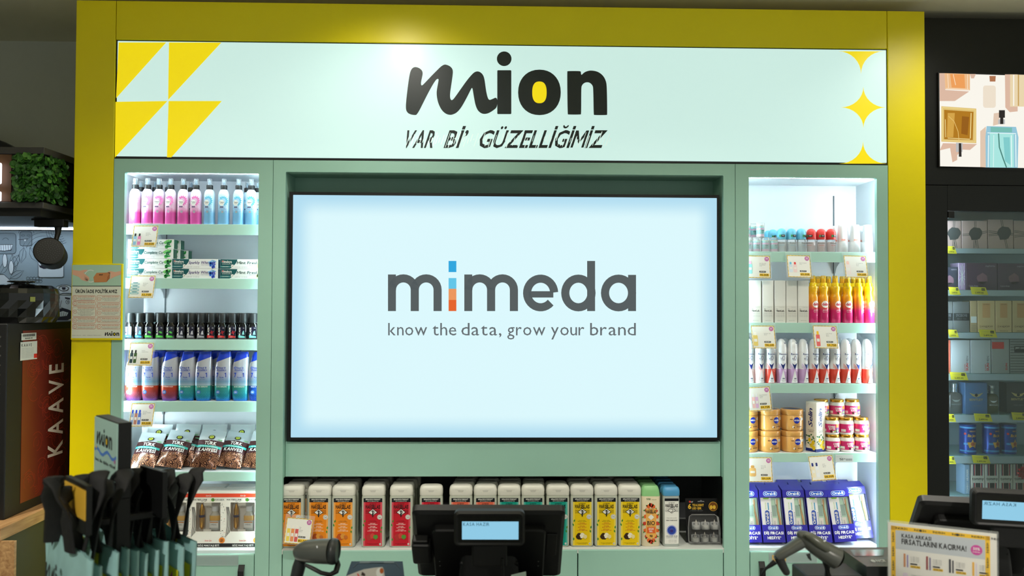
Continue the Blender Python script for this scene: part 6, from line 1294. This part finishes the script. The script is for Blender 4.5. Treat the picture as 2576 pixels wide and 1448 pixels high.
b = MB(); b.poly([(2376, 184), (2440, 186), (2440, 227), (2378, 224)], g2, LP('peach', (240, 190, 140))); b.poly([(2390, 186), (2426, 187), (2428, 222), (2394, 220)], g3, LP('apricot', (240, 160, 90))); [b.line(q_, 1.6, g4, LP('peach_light', (252, 226, 196))) for q_ in ([(2384, 186), (2386, 221)], [(2398, 187), (2404, 214)], [(2434, 187), (2434, 224)], [(2380, 222), (2438, 225)])]; b.build('printed_bottle', t)
b = MB(); b.poly([(2368, 267), (2456, 273), (2456, 360), (2368, 356)], g2, LP('amber_edge', (226, 196, 120))); b.poly([(2375, 276), (2449, 281), (2447, 352), (2375, 350)], g3, LP('amber', (178, 120, 22))); b.poly([(2384, 284), (2402, 284), (2398, 345), (2382, 345)], g4, LP('amber_hi', (214, 164, 70))); [b.line(q_, w_, g4, LP('amber_light', (244, 222, 150))) for q_, w_ in (([(2371, 270), (2453, 276), (2453, 357), (2371, 353), (2371, 270)], 1.6), ([(2443, 284), (2441, 348)], 2.2), ([(2378, 300), (2379, 345)], 1.6), ([(2384, 347), (2440, 350)], 1.8))]; b.poly([(2420, 292), (2438, 294), (2434, 340), (2418, 336)], g4, LP('amber_deep', (150, 92, 12))); b.line([(2386, 292), (2400, 305), (2410, 330), (2413, 358)], 1.4, pxf(YQ-.003), LP('amber_tube', (236, 200, 120))); b.poly([(2405, 359), (2422, 360), (2421, 382), (2405, 382)], g4, LP('steel', (190, 190, 190))); b.poly([(2412, 360), (2418, 360), (2419, 394), (2412, 394)], pxf(YQ-.003), LP('dark', (40, 36, 34))); b.build('printed_bottle', t)
b = MB(); b.poly(rrect(32, 56, 6, 3, 2489, 243), g2, LP('vial', (240, 226, 206))); b.poly([(2489, 191), (2505, 191), (2504, 205), (2490, 205)], g2, LP('cork', (176, 116, 80))); b.poly([(2482, 205), (2500, 205), (2500, 215), (2482, 215)], g3, LP('white', (252, 248, 238))); b.build('printed_bottle', t)
b = MB(); b.poly([(2541, 187), (2576, 188), (2660, 190), (2660, 268), (2541, 268)], g2, LP('champagne', (236, 216, 176))); b.line([(2550, 188), (2550, 266)], 3, g3, LP('white', (252, 248, 238))); b.line([(2562, 188), (2562, 266)], 3, g3, LP('gold', (200, 160, 90))); b.build('printed_bottle', t)
b = MB(); b.poly([(2482, 317), (2556, 319), (2562, 345), (2560, 422), (2480, 421), (2479, 345)], g2, LP('aqua_edge', (150, 200, 220))); b.poly([(2490, 335), (2550, 336), (2551, 421), (2490, 421)], g3, LP('aqua', (170, 232, 226))); b.poly([(2492, 319), (2546, 321), (2546, 333), (2492, 332)], g3, LP('aqua_top', (120, 190, 180))); b.poly([(2513, 277), (2528, 277), (2528, 296), (2513, 296)], g3, LP('dark', (40, 36, 34))); b.poly([(2511, 300), (2528, 300), (2528, 312), (2511, 312)], g3, LP('steel', (190, 190, 190))); b.poly([(2516, 296), (2524, 296), (2524, 312), (2516, 312)], g4, LP('dark', (40, 36, 34))); [b.line(q_, w_, g4, LP('aqua_light', (232, 252, 250))) for q_, w_ in (([(2487, 340), (2486, 420)], 2.4), ([(2500, 340), (2499, 420)], 1.4), ([(2544, 340), (2545, 420)], 2.2), ([(2555, 338), (2556, 420)], 2.4), ([(2484, 334), (2556, 336)], 2))]; b.poly([(2524, 345), (2540, 345), (2542, 415), (2528, 405)], g4, LP('aqua_deep', (130, 206, 206))); b.line([(2512, 335), (2514, 370), (2524, 400), (2532, 421)], 3, g4, LP('tube', (70, 130, 120))); b.build('printed_bottle', t)
# ================================================================ till counter and foreground
def basis(O, U, V):
    x = Vector(U).normalized(); z = Vector(V); z = (z-x*z.dot(x)).normalized(); y = z.cross(x)
    return Matrix(((x.x, y.x, z.x, O[0]), (x.y, y.y, z.y, O[1]), (x.z, y.z, z.z, O[2]), (0, 0, 0, 1)))
CTZ = .852
CTM = mat('counter_grey', (120, 122, 118), .35, noise=.06)
t = thing('till_counter', 'low till counter carrying the payment screens and scanners below the frame', 'counter', (0, 0, 0))
MB().box(-.46, 1.75, -1.98, -1.02, CTZ-.04, CTZ, CTM, .003).build('worktop', t)
MB().box(-.44, 1.73, -1.94, -1.06, 0, CTZ-.0405, mat('counter_body', (70, 76, 72), .5)).build('body', t)
CTZ += .0006
LCD = lite('lcd_blue', (150, 212, 240), .9)
SHL = mat('pos_shell', (22, 22, 23), .5); SHL2 = mat('pos_shell_dark', (15, 15, 16), .5); SCRW = mat('screw_steel', (150, 150, 150), .3, metal=.8)
def till(px0, px1, py0, py1, d0, d1, pyb, label, disp, txt, mirror, lean=.12):
    """back of a till monitor: top edge from (px0,py0) at distance d0 to (px1,py1) at d1"""
    A, B_ = pt(px0, py0, d0), pt(px1, py1, d1); U = B_-A; U.z = 0; W = U.length; H = .262
    x_ = U.normalized(); away = Vector((-x_.y, x_.x, 0)); V = Vector((0, 0, 1))-away*lean
    Mx = basis(A+U*.5, U, V)
    O = Vector((A.x+B_.x, A.y+B_.y, 0))*.5+away*.10
    t = thing('till_monitor', label, 'till screen', (O.x, O.y, CTZ))
    loc = Matrix.Translation((-O.x, -O.y, -CTZ))
    def P(b, name, par=t): return b.xform(loc @ Mx).build(name, par)
    b = MB(); o1 = rrect(W, H, .012, 4, 0, -H/2); o2 = rrect(W-.016, H-.016, .009, 4, 0, -H/2)
    b.loft([[(a, .022, c) for a, c in o1], [(a, .006, c) for a, c in o1], [(a, 0, c) for a, c in o2]], SHL, True, False); P(b, 'monitor_shell')
    b = MB(); o1 = rrect(W*.75, H*.86, .014, 4, 0, -H*.60); o2 = rrect(W*.73, H*.84, .012, 4, 0, -H*.60)
    b.loft([[(a, -.0005, c) for a, c in o1], [(a, -.014, c) for a, c in o1], [(a, -.018, c) for a, c in o2]], SHL2, True, False); P(b, 'rear_cover')
    b = MB(); b.box(W*.385, W*.455, -.003, -.0006, -H*.62, -H*.30, SHL, .001, 1); P(b, 'port_hatch')
    b = MB()
    for u in (-.335, .335):
        for v in (-.63, -.70): b.disc(W*u, H*v, .0018, lambda p_, q_: (p_, -.0186, q_), SCRW, 8)
    P(b, 'screws')
    # card reader on the left edge
    b = MB(); b.box(-W*.512, -W*.385, -.030, -.0005, -H*.62, -H*.34, SHL, .006); b.box(-W*.505, -W*.40, -.024, -.003, -H*.335, -H*.30, SHL2, .003); P(b, 'card_reader')
    # customer display, upright in front of the tilted shell
    cu, cv, Yd, dw, dh = disp; P0 = pt(cu, cv, Yd); Md = loc @ basis(P0, U, (0, -.08, 1)); o1 = rrect(dw, dh, .012, 4); o2 = rrect(dw-.010, dh-.010, .009, 4); o3 = rrect(dw-.018, dh-.018, .006, 4)
    def D(b, name, par): return b.xform(Md).build(name, par)
    b = MB(); b.loft([[(a, .034, c) for a, c in rrect(dw*.8, dh*.8, .012, 4)], [(a, .022, c) for a, c in o1], [(a, .006, c) for a, c in o1], [(a, 0, c) for a, c in o2], [(a, .002, c) for a, c in o3]], SHL, True, False); q = D(b, 'customer_display', t)
    b = MB(); b.rect(-dw/2+.010, dw/2-.010, -dh/2+.010, dh/2-.010, front(.0015), BLK2); D(b, 'display_glass', q)
    b = MB(); b.rect(-dw*.385, dw*.41, -dh*.29, dh*.22, front(.0010), LCD); D(b, 'display_lcd', q)
    LT = lite('lcd_text', (70, 116, 140), .9); b = MB(); c0 = -dw*.385+dw*.2
    b.text(txt, c0, dh*.10, .0072, (lambda u, v: (2*c0-u, .0006, v)) if mirror else front(.0006), LT, dw*.37, 1, .12); D(b, 'display_text', q)
    b = MB(); b.box(-dw*.25, dw*.25, .012, .03, -dh/2-.05, -dh/2-.0005, SHL2, .004); D(b, 'display_bracket', q)
    # stand
    b = MB(); b.box(-W*.20, W*.20, -.030, -.019, -H*.95, -H*.60, SHL2, .005); P(b, 'stand_neck')
    MB().tube([(.03, -.155, .13), (.032, -.15, .09), (.035, -.12, .05), (.04, -.08, .03)], .003, BLK, 8).build('cable', t)
    MB().stack([(0, .24, .20, .03, 0, -.0), (.012, .24, .20, .03, 0, -.0), (.022, .20, .16, .03, 0, -.0)], SHL, 4).build('stand_base', t)
    MB().stack([(.0225, .15, .05, .015, 0, 0), (.08, .14, .04, .015, 0, -.005), (.11, .13, .03, .012, 0, -.01)], SHL2, 3).build('stand_column', t)
    return t
till(1035, 1423, 1288, 1286, -1.20, -1.205, 1448, 'black till monitor seen from behind with lit blue customer display, centre front', (1231, 1331, -1.27, .158, .080), 'KASA HAZIR', False, .80)
till(2314, 2690, 1263, 1248, -1.14, -1.22, 1448, 'black till monitor at the right edge with lit blue customer display', (2556, 1283, -1.27, .178, .084), 'KASA HAZIR', True, .95)
# ---- hand scanners
SC1 = mat('scanner_grey', (84, 86, 82), .28, coat=.2); SC2 = mat('scanner_dark', (50, 52, 52), .35)
def along(pts, radii, Y, flat, m, n=20, ex=0):
    P = [pt(a, c, Y+e) for a, c, e in pts]; return MB().tube([tuple(q) for q in P], [r*((Y+3.05)/FPX) for r in radii], m, n, flat)
Y1 = -1.36
def stand_thing(name, label, cat, px, Y): return thing(name, label, cat, (pt(px, 1440, Y).x, Y, CTZ))
def rel(b, t): return b.xform(Matrix.Translation(-t.location))
t = stand_thing('barcode_scanner', 'grey barcode scanner resting in its stand left of the centre till monitor', 'scanner', 775, Y1)
rel(along([(738.5, 1394, 0), (741, 1393, 0), (747, 1391, 0), (758, 1388.5, 0), (775, 1386, -.004), (800, 1386, -.008), (828, 1386, -.012), (833, 1386, -.013)], [3, 11, 18, 23, 27.5, 29.5, 30.5, 30.5], Y1, 1., SC1, 24), t).build('head', t)
rel(along([(832.5, 1386, -.013), (833, 1386, -.013), (842, 1386.5, -.014), (847, 1387, -.015), (848.5, 1387, -.015)], [29, 31.5, 31.5, 29, 26], Y1, 1., SC2, 24), t).build('nose_ring', t)
rel(along([(756, 1404, .012), (752, 1425, .014), (746, 1450, .016), (738, 1480, .02), (733, 1500, .02)], [15, 19, 18, 17, 16], Y1, .8, SC2, 16), t).build('handle', t)
rel(along([(768, 1420, -.03), (785, 1428, -.036), (808, 1440, -.036), (830, 1445, -.03), (845, 1437, -.02), (850, 1420, -.008), (848, 1408, 0)], [5, 6.5, 7, 8, 8, 7, 5], Y1, .7, BLK, 12), t).build('cradle', t)
c0 = pt(790, 1448, Y1); b = MB().tube([(c0.x, Y1, c0.z-.01), (c0.x, Y1, CTZ+.02)], .02, BLK, 14); b.lathe([(.06, CTZ), (.06, CTZ+.008), (.05, CTZ+.014), (.022, CTZ+.02)], BLK, 24, cx=c0.x, cy=Y1); rel(b, t).build('stand', t)
b = MB(); q0 = pt(767, 1381, Y1-.026)
g = lambda u, v: tuple(pt(u, v, Y1-.030-.0001*0))
b.line(ell(9, 7, 14, 767.5, 1380), 2.2, lambda u, v: tuple(pt(u, v, Y1-.0215)), INK, True); b.line([(797, 1372), (798.5, 1379)], 3.2, lambda u, v: tuple(pt(u, v, Y1-.0300)), WHT); rel(b, t).build('head_marks', t)
Y2 = -1.42
t = stand_thing('barcode_scanner', 'grey pistol barcode scanner on its stand in front of the toothbrush packs', 'scanner', 2060, Y2)
rel(along([(2006, 1338, .01), (2010, 1341, .01), (2018, 1347, .008), (2032, 1357, .004), (2050, 1370, 0), (2068, 1382, -.004), (2086, 1393, -.008), (2100, 1401, -.010), (2107, 1405, -.011)], [4, 11, 18, 24, 27, 28, 29.5, 31, 31], Y2, .85, SC1, 24), t).build('head', t)
rel(along([(2107.2, 1405.2, -.011), (2108.5, 1406, -.011)], [28, 26], Y2, .85, BLK2, 24), t).build('scan_window', t)
rel(along([(2016, 1362, .006), (2000, 1372, .006), (1980, 1384, .006), (1962, 1395, .006), (1953, 1401, .006)], [21, 20, 18, 18, 14], Y2, .7, SC1, 18), t).build('handle', t)
rel(along([(1958, 1398, .006), (1964, 1412, .006), (1972, 1428, .006), (1979, 1440, .006), (1981, 1443, .006)], [15, 14, 12.5, 11, 8], Y2, .8, SC2, 16), t).build('grip_foot', t)
rel(along([(2033, 1392, -.004), (2036, 1402, -.006), (2040, 1408, -.006)], [7, 5.5, 3], Y2, .7, SC2, 10), t).build('trigger', t)
rel(along([(1950, 1412, .006), (1938, 1421, .006), (1927, 1429, .006), (1919, 1440, .006), (1913, 1452, .01), (1908, 1475, .03), (1905, 1500, .05)], [7, 5.5, 3.5, 2.6, 2.4, 2.4, 2.4], Y2, 1., BLK, 10), t).build('cable', t)
c0 = pt(2092, 1445, Y2); b = MB().tube([(c0.x-.008, Y2+.004, c0.z+.026), (c0.x-.006, Y2+.004, c0.z-.01), (c0.x-.02, Y2+.01, CTZ+.012)], .010, BLK, 12); b.lathe([(.065, CTZ), (.065, CTZ+.008), (.05, CTZ+.013)], BLK, 24, cx=c0.x-.02, cy=Y2+.01); rel(b, t).build('stand', t)
b = MB(); b.line([(2067, 1364), (2078, 1358)], 3.6, lambda u, v: tuple(pt(u, v, Y2-.026)), WHT); b.line(ell(9, 7, 12, 2050, 1341.5), 2, lambda u, v: tuple(pt(u, v, Y2-.012)), SC2, True); rel(b, t).build('head_marks', t)
rel(along([(2024, 1343, -.010), (2040, 1350, -.014), (2060, 1364, -.018), (2078, 1378, -.020), (2088, 1388, -.018)], [6, 13, 16, 15, 6], Y2, .8, mat('scanner_olive', (92, 94, 84), .3), 18), t).build('top_pad', t)
# dark stand block under the right scanner
p = pt(2090, 1437, -1.30)
tag(MB().box(-.065, .06, -.04, .05, 0, p.z-CTZ, BLK, .004).build('cable_box', None, (p.x, -1.29, CTZ)), 'low black box behind the pistol scanner at the bottom edge', 'box')
# ---- receipt printer
t = thing('receipt_printer', 'black receipt printer with glossy lid between the pistol scanner and the offer sign', 'printer', (0, 0, 0))
Yp0, Yp1 = -1.33, -1.17
A, B_, C_, D_ = pt(2180, 1424, Yp0), pt(2272, 1421, Yp0), pt(2216, 1371, Yp1), pt(2112, 1376, Yp1)
b = MB(); x0, x1 = A.x-.012, B_.x; zf, zb = A.z, D_.z
xl0, xl1 = D_.x, A.x
top = [(A.x, Yp0, zf), (B_.x, Yp0, zf), (C_.x+.05, Yp1, zb), (D_.x, Yp1, zb)]
b.add([(a, c, CTZ) for a, c, e in top]+top, [(3, 2, 1, 0), (4, 5, 6, 7), (0, 1, 5, 4), (1, 2, 6, 5), (2, 3, 7, 6), (3, 0, 4, 7)], mat('printer_black', (34, 35, 36), .35)); b.build('case', t)
def ptop(u, v, e=.0006):
    a = Vector(top[0])*(1-u)+Vector(top[1])*u; c = Vector(top[3])*(1-u)+Vector(top[2])*u; q = a*(1-v)+c*v; return (q.x, q.y, q.z+e)
MB().poly([(.05, .52), (.62, .52), (.70, .86), (.12, .86)], lambda u, v: ptop(u, v), BLK2).build('lid_window', t)
b = MB(); b.text('NCR', .50, .20, .12, lambda u, v: ptop(u, v, .0008), mat('printer_logo', (190, 190, 190), .4), .22, 2); b.disc(.32, .25, .05, lambda u, v: ptop(u, v, .0008), mat('printer_logo', (190, 190, 190)), 12, .07); b.build('logo', t)
# ---- card terminal with leaflet
Yq0, Yq1 = -1.46, -1.26
t = thing('card_terminal', 'dark blue payment terminal left of the centre till monitor', 'terminal', (0, 0, 0)); DB_ = mat('terminal_blue', (24, 40, 54), .6, spec=.2)
tl, tr_ = pt(884, 1411, Yq1), pt(1013, 1411, Yq1); bl, br = pt(868, 1455, Yq0), pt(1018, 1455, Yq0)
b = MB(); tp = [tuple(bl), tuple(br), tuple(tr_), tuple(tl)]
b.add([(a, c, CTZ) for a, c, e in tp]+tp, [(3, 2, 1, 0), (4, 5, 6, 7), (0, 1, 5, 4), (1, 2, 6, 5), (2, 3, 7, 6), (3, 0, 4, 7)], DB_); b.build('case', t)
def tq(u, v, e=.0008): q = (Vector(tp[0])*(1-u)+Vector(tp[1])*u)*(1-v)+(Vector(tp[3])*(1-u)+Vector(tp[2])*u)*v; return (q.x, q.y, q.z+e)
MB().poly([(.16, .86), (.84, .86), (.82, .99), (.18, .99)], lambda u, v: tq(u, v), mat('terminal_slot', (70, 72, 68), .5)).poly([(.36, .87), (.64, .87), (.62, .98), (.38, .98)], lambda u, v: tq(u, v, .0012), mat('terminal_dark', (36, 40, 42), .5)).build('paper_slot', t)
MB().line([(.08, .60), (.14, .88)], .015, lambda u, v: tq(u, v), INK).line([(.92, .60), (.86, .88)], .015, lambda u, v: tq(u, v), INK).build('lid_seams', t)
t = thing('leaflet', 'curved glossy leaflet with a coffee cup picture on the payment terminal', 'leaflet', (0, 0, 0)); Yl = -1.50
b = MB(); pr = [(865, 1462), (870, 1449), (890, 1441), (915, 1432), (940, 1428), (962, 1426), (966, 1433), (969, 1462)]
b.prism([(pt(a, c, Yl).x, pt(a, c, Yl).z) for a, c in pr], Yl, Yl+.0012, mat('leaflet_paper', (206, 200, 190), .3)); b.build('sheet', t)
b = MB(); g = pxf(Yl-.0005); g2 = pxf(Yl-.001); b.disc(955, 1440, 9, g, OFF, 16, 13); b.disc(960, 1435, 5, g2, mat('leaflet_amber', (190, 96, 40), .4), 14, 7); b.poly([(908, 1446), (911, 1437), (919, 1443), (918, 1449)], g, mat('leaflet_brown', (60, 46, 40), .4)); b.line([(899, 1442), (905, 1452)], 3, g, RED); b.text('K', 893, 0, 0.001, lambda u, v: tuple(pt(893+u, 1452, Yl-.001)), INK); b.v = b.v; b.build('sheet_print', t)
# small leaning card in front of the till
t = tag(MB().prism([(pt(a, c, -1.42).x, pt(a, c, -1.42).z) for a, c in ((1286, 1446), (1323, 1437), (1328, 1500), (1280, 1500))], -1.42, -1.4188, mat('mint_card', (206, 226, 216), .5)).build('small_card'), 'pale mint card corner standing in front of the centre till monitor', 'card')
# ---- acrylic offer sign
A, B_ = pt(2233.5, 1314, -1.36), pt(2507.5, 1341, -1.45); U = B_-A; U.z = 0; W = U.length; H = .30
Mx = basis(((A.x+B_.x)/2, (A.y+B_.y)/2, (A.z+B_.z)/2), U, (0, 0, 1)); Hs = Mx.translation.z-CTZ
t = thing('offer_sign', 'clear acrylic stand with a yellow-bordered offer sheet at the lower right', 'sign', (Mx.translation.x, Mx.translation.y, CTZ), group=None)
R_ = Matrix.Translation((0, 0, Hs)) @ Matrix(((Mx[0][0], Mx[0][1], Mx[0][2], 0), (Mx[1][0], Mx[1][1], Mx[1][2], 0), (Mx[2][0], Mx[2][1], Mx[2][2], 0), (0, 0, 0, 1)))
def S(b, name): return b.xform(R_).build(name, t)
b = MB(); b.box(-W/2-.002, W/2+.003, .0022, .0042, -Hs, .004, ACR); b.box(-W/2-.002, W/2+.003, -.0032, -.0022, -Hs, .004, FLM); b.box(-W/2-.002, W/2+.003, -.04, .018, -Hs, -Hs+.003, ACR); S(b, 'acrylic_stand')
b = MB(); b.box(-W/2, W/2, -.0008, .0012, -Hs+.006, 0, mat('offer_paper', (232, 230, 222), .5)); S(b, 'sheet')
b = MB(); c, c2, c3 = front(-.0010), front(-.0012), front(-.0013); bw = .0085; e = .006; OY = mat('offer_yellow', (246, 200, 20), .5)
for (u0, u1, v0, v1) in ((-W/2+e, W/2-.012, -e-bw, -e), (-W/2+e, -W/2+e+bw, -Hs+.01, -e), (W/2-.012-bw, W/2-.012, -Hs+.01, -e)): b.rect(u0, u1, v0, v1, c, OY)
b.rect(-W/2+e+bw, W/2-.012-bw, -.054, -e-bw, c, mat('offer_grey', (196, 202, 206), .5))
for i in range(6):
    u = -W/2+.026+i*.035; b.text('İNDİRİM', u, -e-bw*.7, .0035, c2, INK, .022, 1)
    v = -.030-i*.03
    if v > -Hs+.02: b.text('İNDİRİM', -W/2+e+bw*.7, v, .0035, c2, INK, .02, 1, .07, 0, PI/2); b.text('İNDİRİM', W/2-.012-bw*.3, v, .0035, c2, INK, .02, 1, .07, 0, PI/2)
for u in (-W/2+.062, W/2-.070): b.disc(u, -e-bw*.5, .0026, c3, INK, 12)
b.text('KASA ARKASI', -W/2+.026, -.0285, .0075, c2, INK, .056, 2, align=-1); b.text('FIRSATLARINI KAÇIRMA!', -W/2+.026, -.042, .0105, c2, INK, W*.60, 2, align=-1)
b.disc(W/2-.036, -.037, .0105, c2, mat('offer_magenta', (206, 70, 160), .5), 20); b.text('50%', W/2-.036, -.037, .0052, c3, OFF, .012, 2); b.text('indirim', W/2-.036, -.042, .0024, c3, OFF, .013, 1)
for i, (cl, c_2) in enumerate((((206, 140, 90), (150, 140, 190)), ((150, 60, 60), (120, 110, 150)), ((50, 50, 60), (60, 60, 70)), ((236, 180, 60), (220, 210, 220)))):
    u = -W/2+.030+i*.042
    b.rect(u, u+.0035, -.090, -.062, c2, mat('offpic_a%d' % i, cl, .5)); b.rect(u+.006, u+.0085, -.090, -.064, c2, mat('offpic_b%d' % i, c_2, .5))
    for j in range(4): b.text('ruj allık rimel', u+.0125, -.068-.003*j, .0016, c2, GRY, .016, 0, align=-1)
    b.rect(u+.0125, u+.0255, -.0835, -.0805, c2, INK); b.rect(u+.0125, u+.031, -.090, -.085, c2, OY); b.text('259,90', u+.0218, -.0892, .0034, c3, INK, .016, 1)
b.poly(rrect(.010, .02, .003, 2, -W/2+.033, -.112), c2, mat('offpic_c', (226, 214, 226), .5)); b.text('kolonya sprey', -W/2+.045, -.106, .002, c2, GRY, .02, 0, align=-1); S(b, 'sheet_print')
# ================================================================ bag stand
Ud = Vector((.66, -.75, 0)).normalized(); Nd = Vector((-.75, -.66, 0)).normalized()
PR = pt(298, 1064, -1.55); PLft = PR-Ud*.142
BS0 = PR-Ud*.071-Nd*.012
t = thing('bag_stand', 'black floor stand with a pale mint logo board and hanging tote bags', 'stand', (BS0.x, BS0.y, 0))
Mb = basis((0, 0, 0), Ud, (0, 0, 1))
ztop, zbot = PR.z, pt(298, 1215, -1.55).z
def Q(b, name, par=t): return b.xform(Mb).build(name, par)
Q(MB().box(-.071, .071, -.012, .012, zbot-.03, ztop, BLK, .001), 'sign_box'); Q(MB().box(.030, .069, -.012, .012, .03, zbot-.0305, BLK, .001), 'post')
Q(MB().stack([(0, .34, .34, .03), (.012, .34, .34, .03), (.02, .30, .30, .03)], BLK, 3), 'base_plate')
Q(MB().box(-.071, .0708, -.0140, -.0122, zbot, ztop-.002, mat('bagsign_mint', (170, 204, 196), .45)), 'sign_face')
bsx = front(-.0144)
h_ = (ztop-zbot)
logo = MB(); tr = lambda q: [(-.055+(a-243)/2042*.098, ztop-.020-(c-118)/644*.034) for a, c in q]
for o_ in (M_OUT, [(1171,308),(1313,308),(1313,752),(1171,752)], superell(1241, 192, 74, 74, 2), superell(1598, 532, 216, 230, 2.15), N_OUT): logo.poly(tr(o_), bsx, DGR)
logo.poly(tr(superell(1598, 532, 73, 110, 2.5)), front(-.0148), PYL); Q(logo, 'sign_logo')
wv = MB(); BLU = mat('wave_blue', (80, 130, 210), .5); wv.line([(-.068+.0136*i, ztop-.066+.005*math.sin(i*1.3)) for i in range(11)], .006, bsx, BLU); wv.text('bez ile daha güzel', 0, ztop-.086, .006, bsx, DGR, .125, 2); wv.disc(.061, ztop-.073, .004, front(-.0148), PNK, 8); wv.disc(-.055, ztop-.06, .003, front(-.0148), PYL, 8); Q(wv, 'sign_print')
Q(MB().box(.040, .058, -.075, .085, zbot-.078, zbot-.066, BLK, .002), 'hook_arm')
# card holders on the arms
def holder(a, c, h, m, name, back):
    A, B_ = a, c; U = B_-A; U.z = 0; w_ = U.length; Mh = Matrix.Translation((-BS0.x, -BS0.y, 0)) @ basis(((A.x+B_.x)/2, (A.y+B_.y)/2, (A.z+B_.z)/2), U, (0, 0, 1))
    q = MB().box(-w_/2-.002, w_/2+.002, .0004, .010, -h-.025, .008, BLK, .001).xform(Mh).build('card_holder', t)
    if m: MB().box(-w_/2, w_/2, -.0010, .0003, -h, 0, m).xform(Mh).build('price_card', q)
holder(pt(164, 1206, -1.62), pt(216, 1236, -1.70), .050, mat('stand_card_yellow', (226, 178, 60), .4), 'price', 0)
holder(pt(352, 1176, -1.46), pt(408, 1203, -1.52), .055, None, 'rear', 1)
# tote bags
TOTE = mat('tote_aqua', (150, 192, 192), .75, noise=.06, nscale=30, bump=.4); STR = mat('strap_black', (24, 24, 25), .75, noise=.2, nscale=80)
TY_, TM_ = mat('tote_yellow', (214, 206, 30), .7), mat('tote_magenta', (172, 40, 130), .7)
def tote(seed, logo=False):
    rn = random.Random(seed); t = thing('tote_bag', 'bag', 'bag'); W2, H = .14, .33; nx, nz = 10, 9
    wob = [[rn.uniform(-.003, .003) for _ in range(nx+1)] for _ in range(nz+1)]
    def th(i, j): return .0025+.012*math.sin(PI*i/nx)**.7*min(1, j/4)
    def sh(sg_): return [(-W2+2*W2*i/nx, sg_*th(i, j)+wob[j][i]*(1 if 0 < i < nx else .4), -H*j/nz-.006*math.sin(PI*i/nx)*(1-j/nz)) for j in range(nz+1) for i in range(nx+1)]
    fs = [(j*(nx+1)+i, j*(nx+1)+i+1, (j+1)*(nx+1)+i+1, (j+1)*(nx+1)+i) for j in range(nz) for i in range(nx)]
    b = MB(); A, B_ = sh(-1), sh(1); n = len(A)
    b.add(A+B_, [f[::-1] for f in fs]+[tuple(n+i for i in f) for f in fs]+[(j*(nx+1)+k, (j+1)*(nx+1)+k, n+(j+1)*(nx+1)+k, n+j*(nx+1)+k) for j in range(nz) for k in (0, nx)]+[(nz*(nx+1)+i, nz*(nx+1)+i+1, n+nz*(nx+1)+i+1, n+nz*(nx+1)+i) for i in range(nx)], TOTE, True); b.build('pouch', t)
    def surf(u, v):
        i = (u+W2)/(2*W2)*nx; j = -v/H*nz; return (u, -th(max(0, min(nx, i)), j)-.0045, v)
    b = MB(); s = .07
    for k in range(0 if logo else 4):
        u0 = -W2+.004+k*.068
        for r in range(3):
            v0 = -.046-r*s; e = min(u0+.066, W2-.004)
            b.polyw([(u0, v0), (e, v0), (e, v0-s+.002), (u0, v0-s+.002)], surf, TY_, 2)
            b.polyw([(u0+.004, v0-s+.006), ((u0+e)/2+.008, v0-.006), ((u0+e)/2+.012, v0-s+.006)] if (k+r) % 2 else [((u0+e)/2, v0-s*.5), (e-.002, v0-.006), (e-.002, v0-s+.006)], lambda u, v: (lambda q: (q[0], q[1]-.0008, q[2]))(surf(u, v)), TM_, 2)
    if logo:
        for o_ in (M_OUT, [(1171,308),(1313,308),(1313,752),(1171,752)], superell(1241, 192, 74, 74, 2), superell(1598, 532, 216, 230, 2.15), N_OUT): b.poly([(-.07+(a-243)/2042*.15, -.040-(c-118)/644*.052) for a, c in o_], lambda u, v: (u, -.0185, v), DGR)
    for u in (() if logo else (-.05, .05)): b.rect(u-.012, u+.012, -.040, -.012, lambda a, c: surf(a, c), TY_, 3)
    b.build('pouch_print', t)
    for sd in (-1, 1):
        r = rn.uniform(-.01, .01); pth = []
        for k in range(13):
            a = PI*k/12; u = -.055*math.cos(a); z = .118*math.sin(a)**.75-.012*(1 if k in (0, 12) else 0); pth.append((u*(1-.5*math.sin(a))+.045*math.sin(a), sd*(.010+.026*math.sin(a))+rn.uniform(-.004, .004), z+.005*math.sin(5*a+seed)))
        MB().tube(pth, .0155, STR, 8, .2).build('strap', t)
    return t
TP = [Proto(tote(i)) for i in range(3)]+[Proto(tote(5, True))]
def hang(i, px, py, dist, label):
    Yc = dist-3.05; c = pt(px, py, Yc); ctr = c-Ud*.14
    TP[3 if i == 9 else i % 3].put((ctr.x, ctr.y, c.z+.0), (0, math.radians((2, -2, 1)[i % 3]), math.atan2(Ud.y, Ud.x)), label, 'aqua tote bags')
RB = [(322, 1374, 1.485), (346, 1392, 1.505), (370, 1388, 1.525), (397, 1377, 1.545), (421, 1368, 1.567), (462, 1372, 1.592), (492, 1356, 1.617)]
for i, (px, py, d) in enumerate(RB): hang(i, px, py, d, f'aqua tote bag with yellow and magenta triangles, {ORD[i]} from the left in the right bundle')
LB = [(231, 1402, 1.30), (252, 1432, 1.335), (297, 1386, 1.40)]
for i, (px, py, d) in enumerate(LB): hang((9, 1, 2)[i], px, py, d, ('plain aqua tote bag with dark lettering, nearest in the front bundle', 'aqua tote bag with yellow patches, middle of the front bundle', 'aqua tote bag closest to the logo board in the front bundle')[i])
# ---------------------------------------------------------------- labels for parts that look unlike the rest of their thing
PART = {'handle': None, 'overcap': 'clear plastic overcap', 'lid': None, 'holder': 'clear acrylic holder', 'led_strip': 'bright white led strip', 'customer_display': 'small raised display box', 'glass_door': 'clear glass door', 'foliage': 'green leaf panel', 'side_panel': None, 'nozzle': 'navy spray opening', 'mascara_tube': 'gold tube with purple band', 'worktop': None, 'top_pad': 'olive thumb pad'}
for o in COL.objects:
    k = o.name.split('.')[0]
    if o.parent and PART.get(k): o['label'] = PART[k]
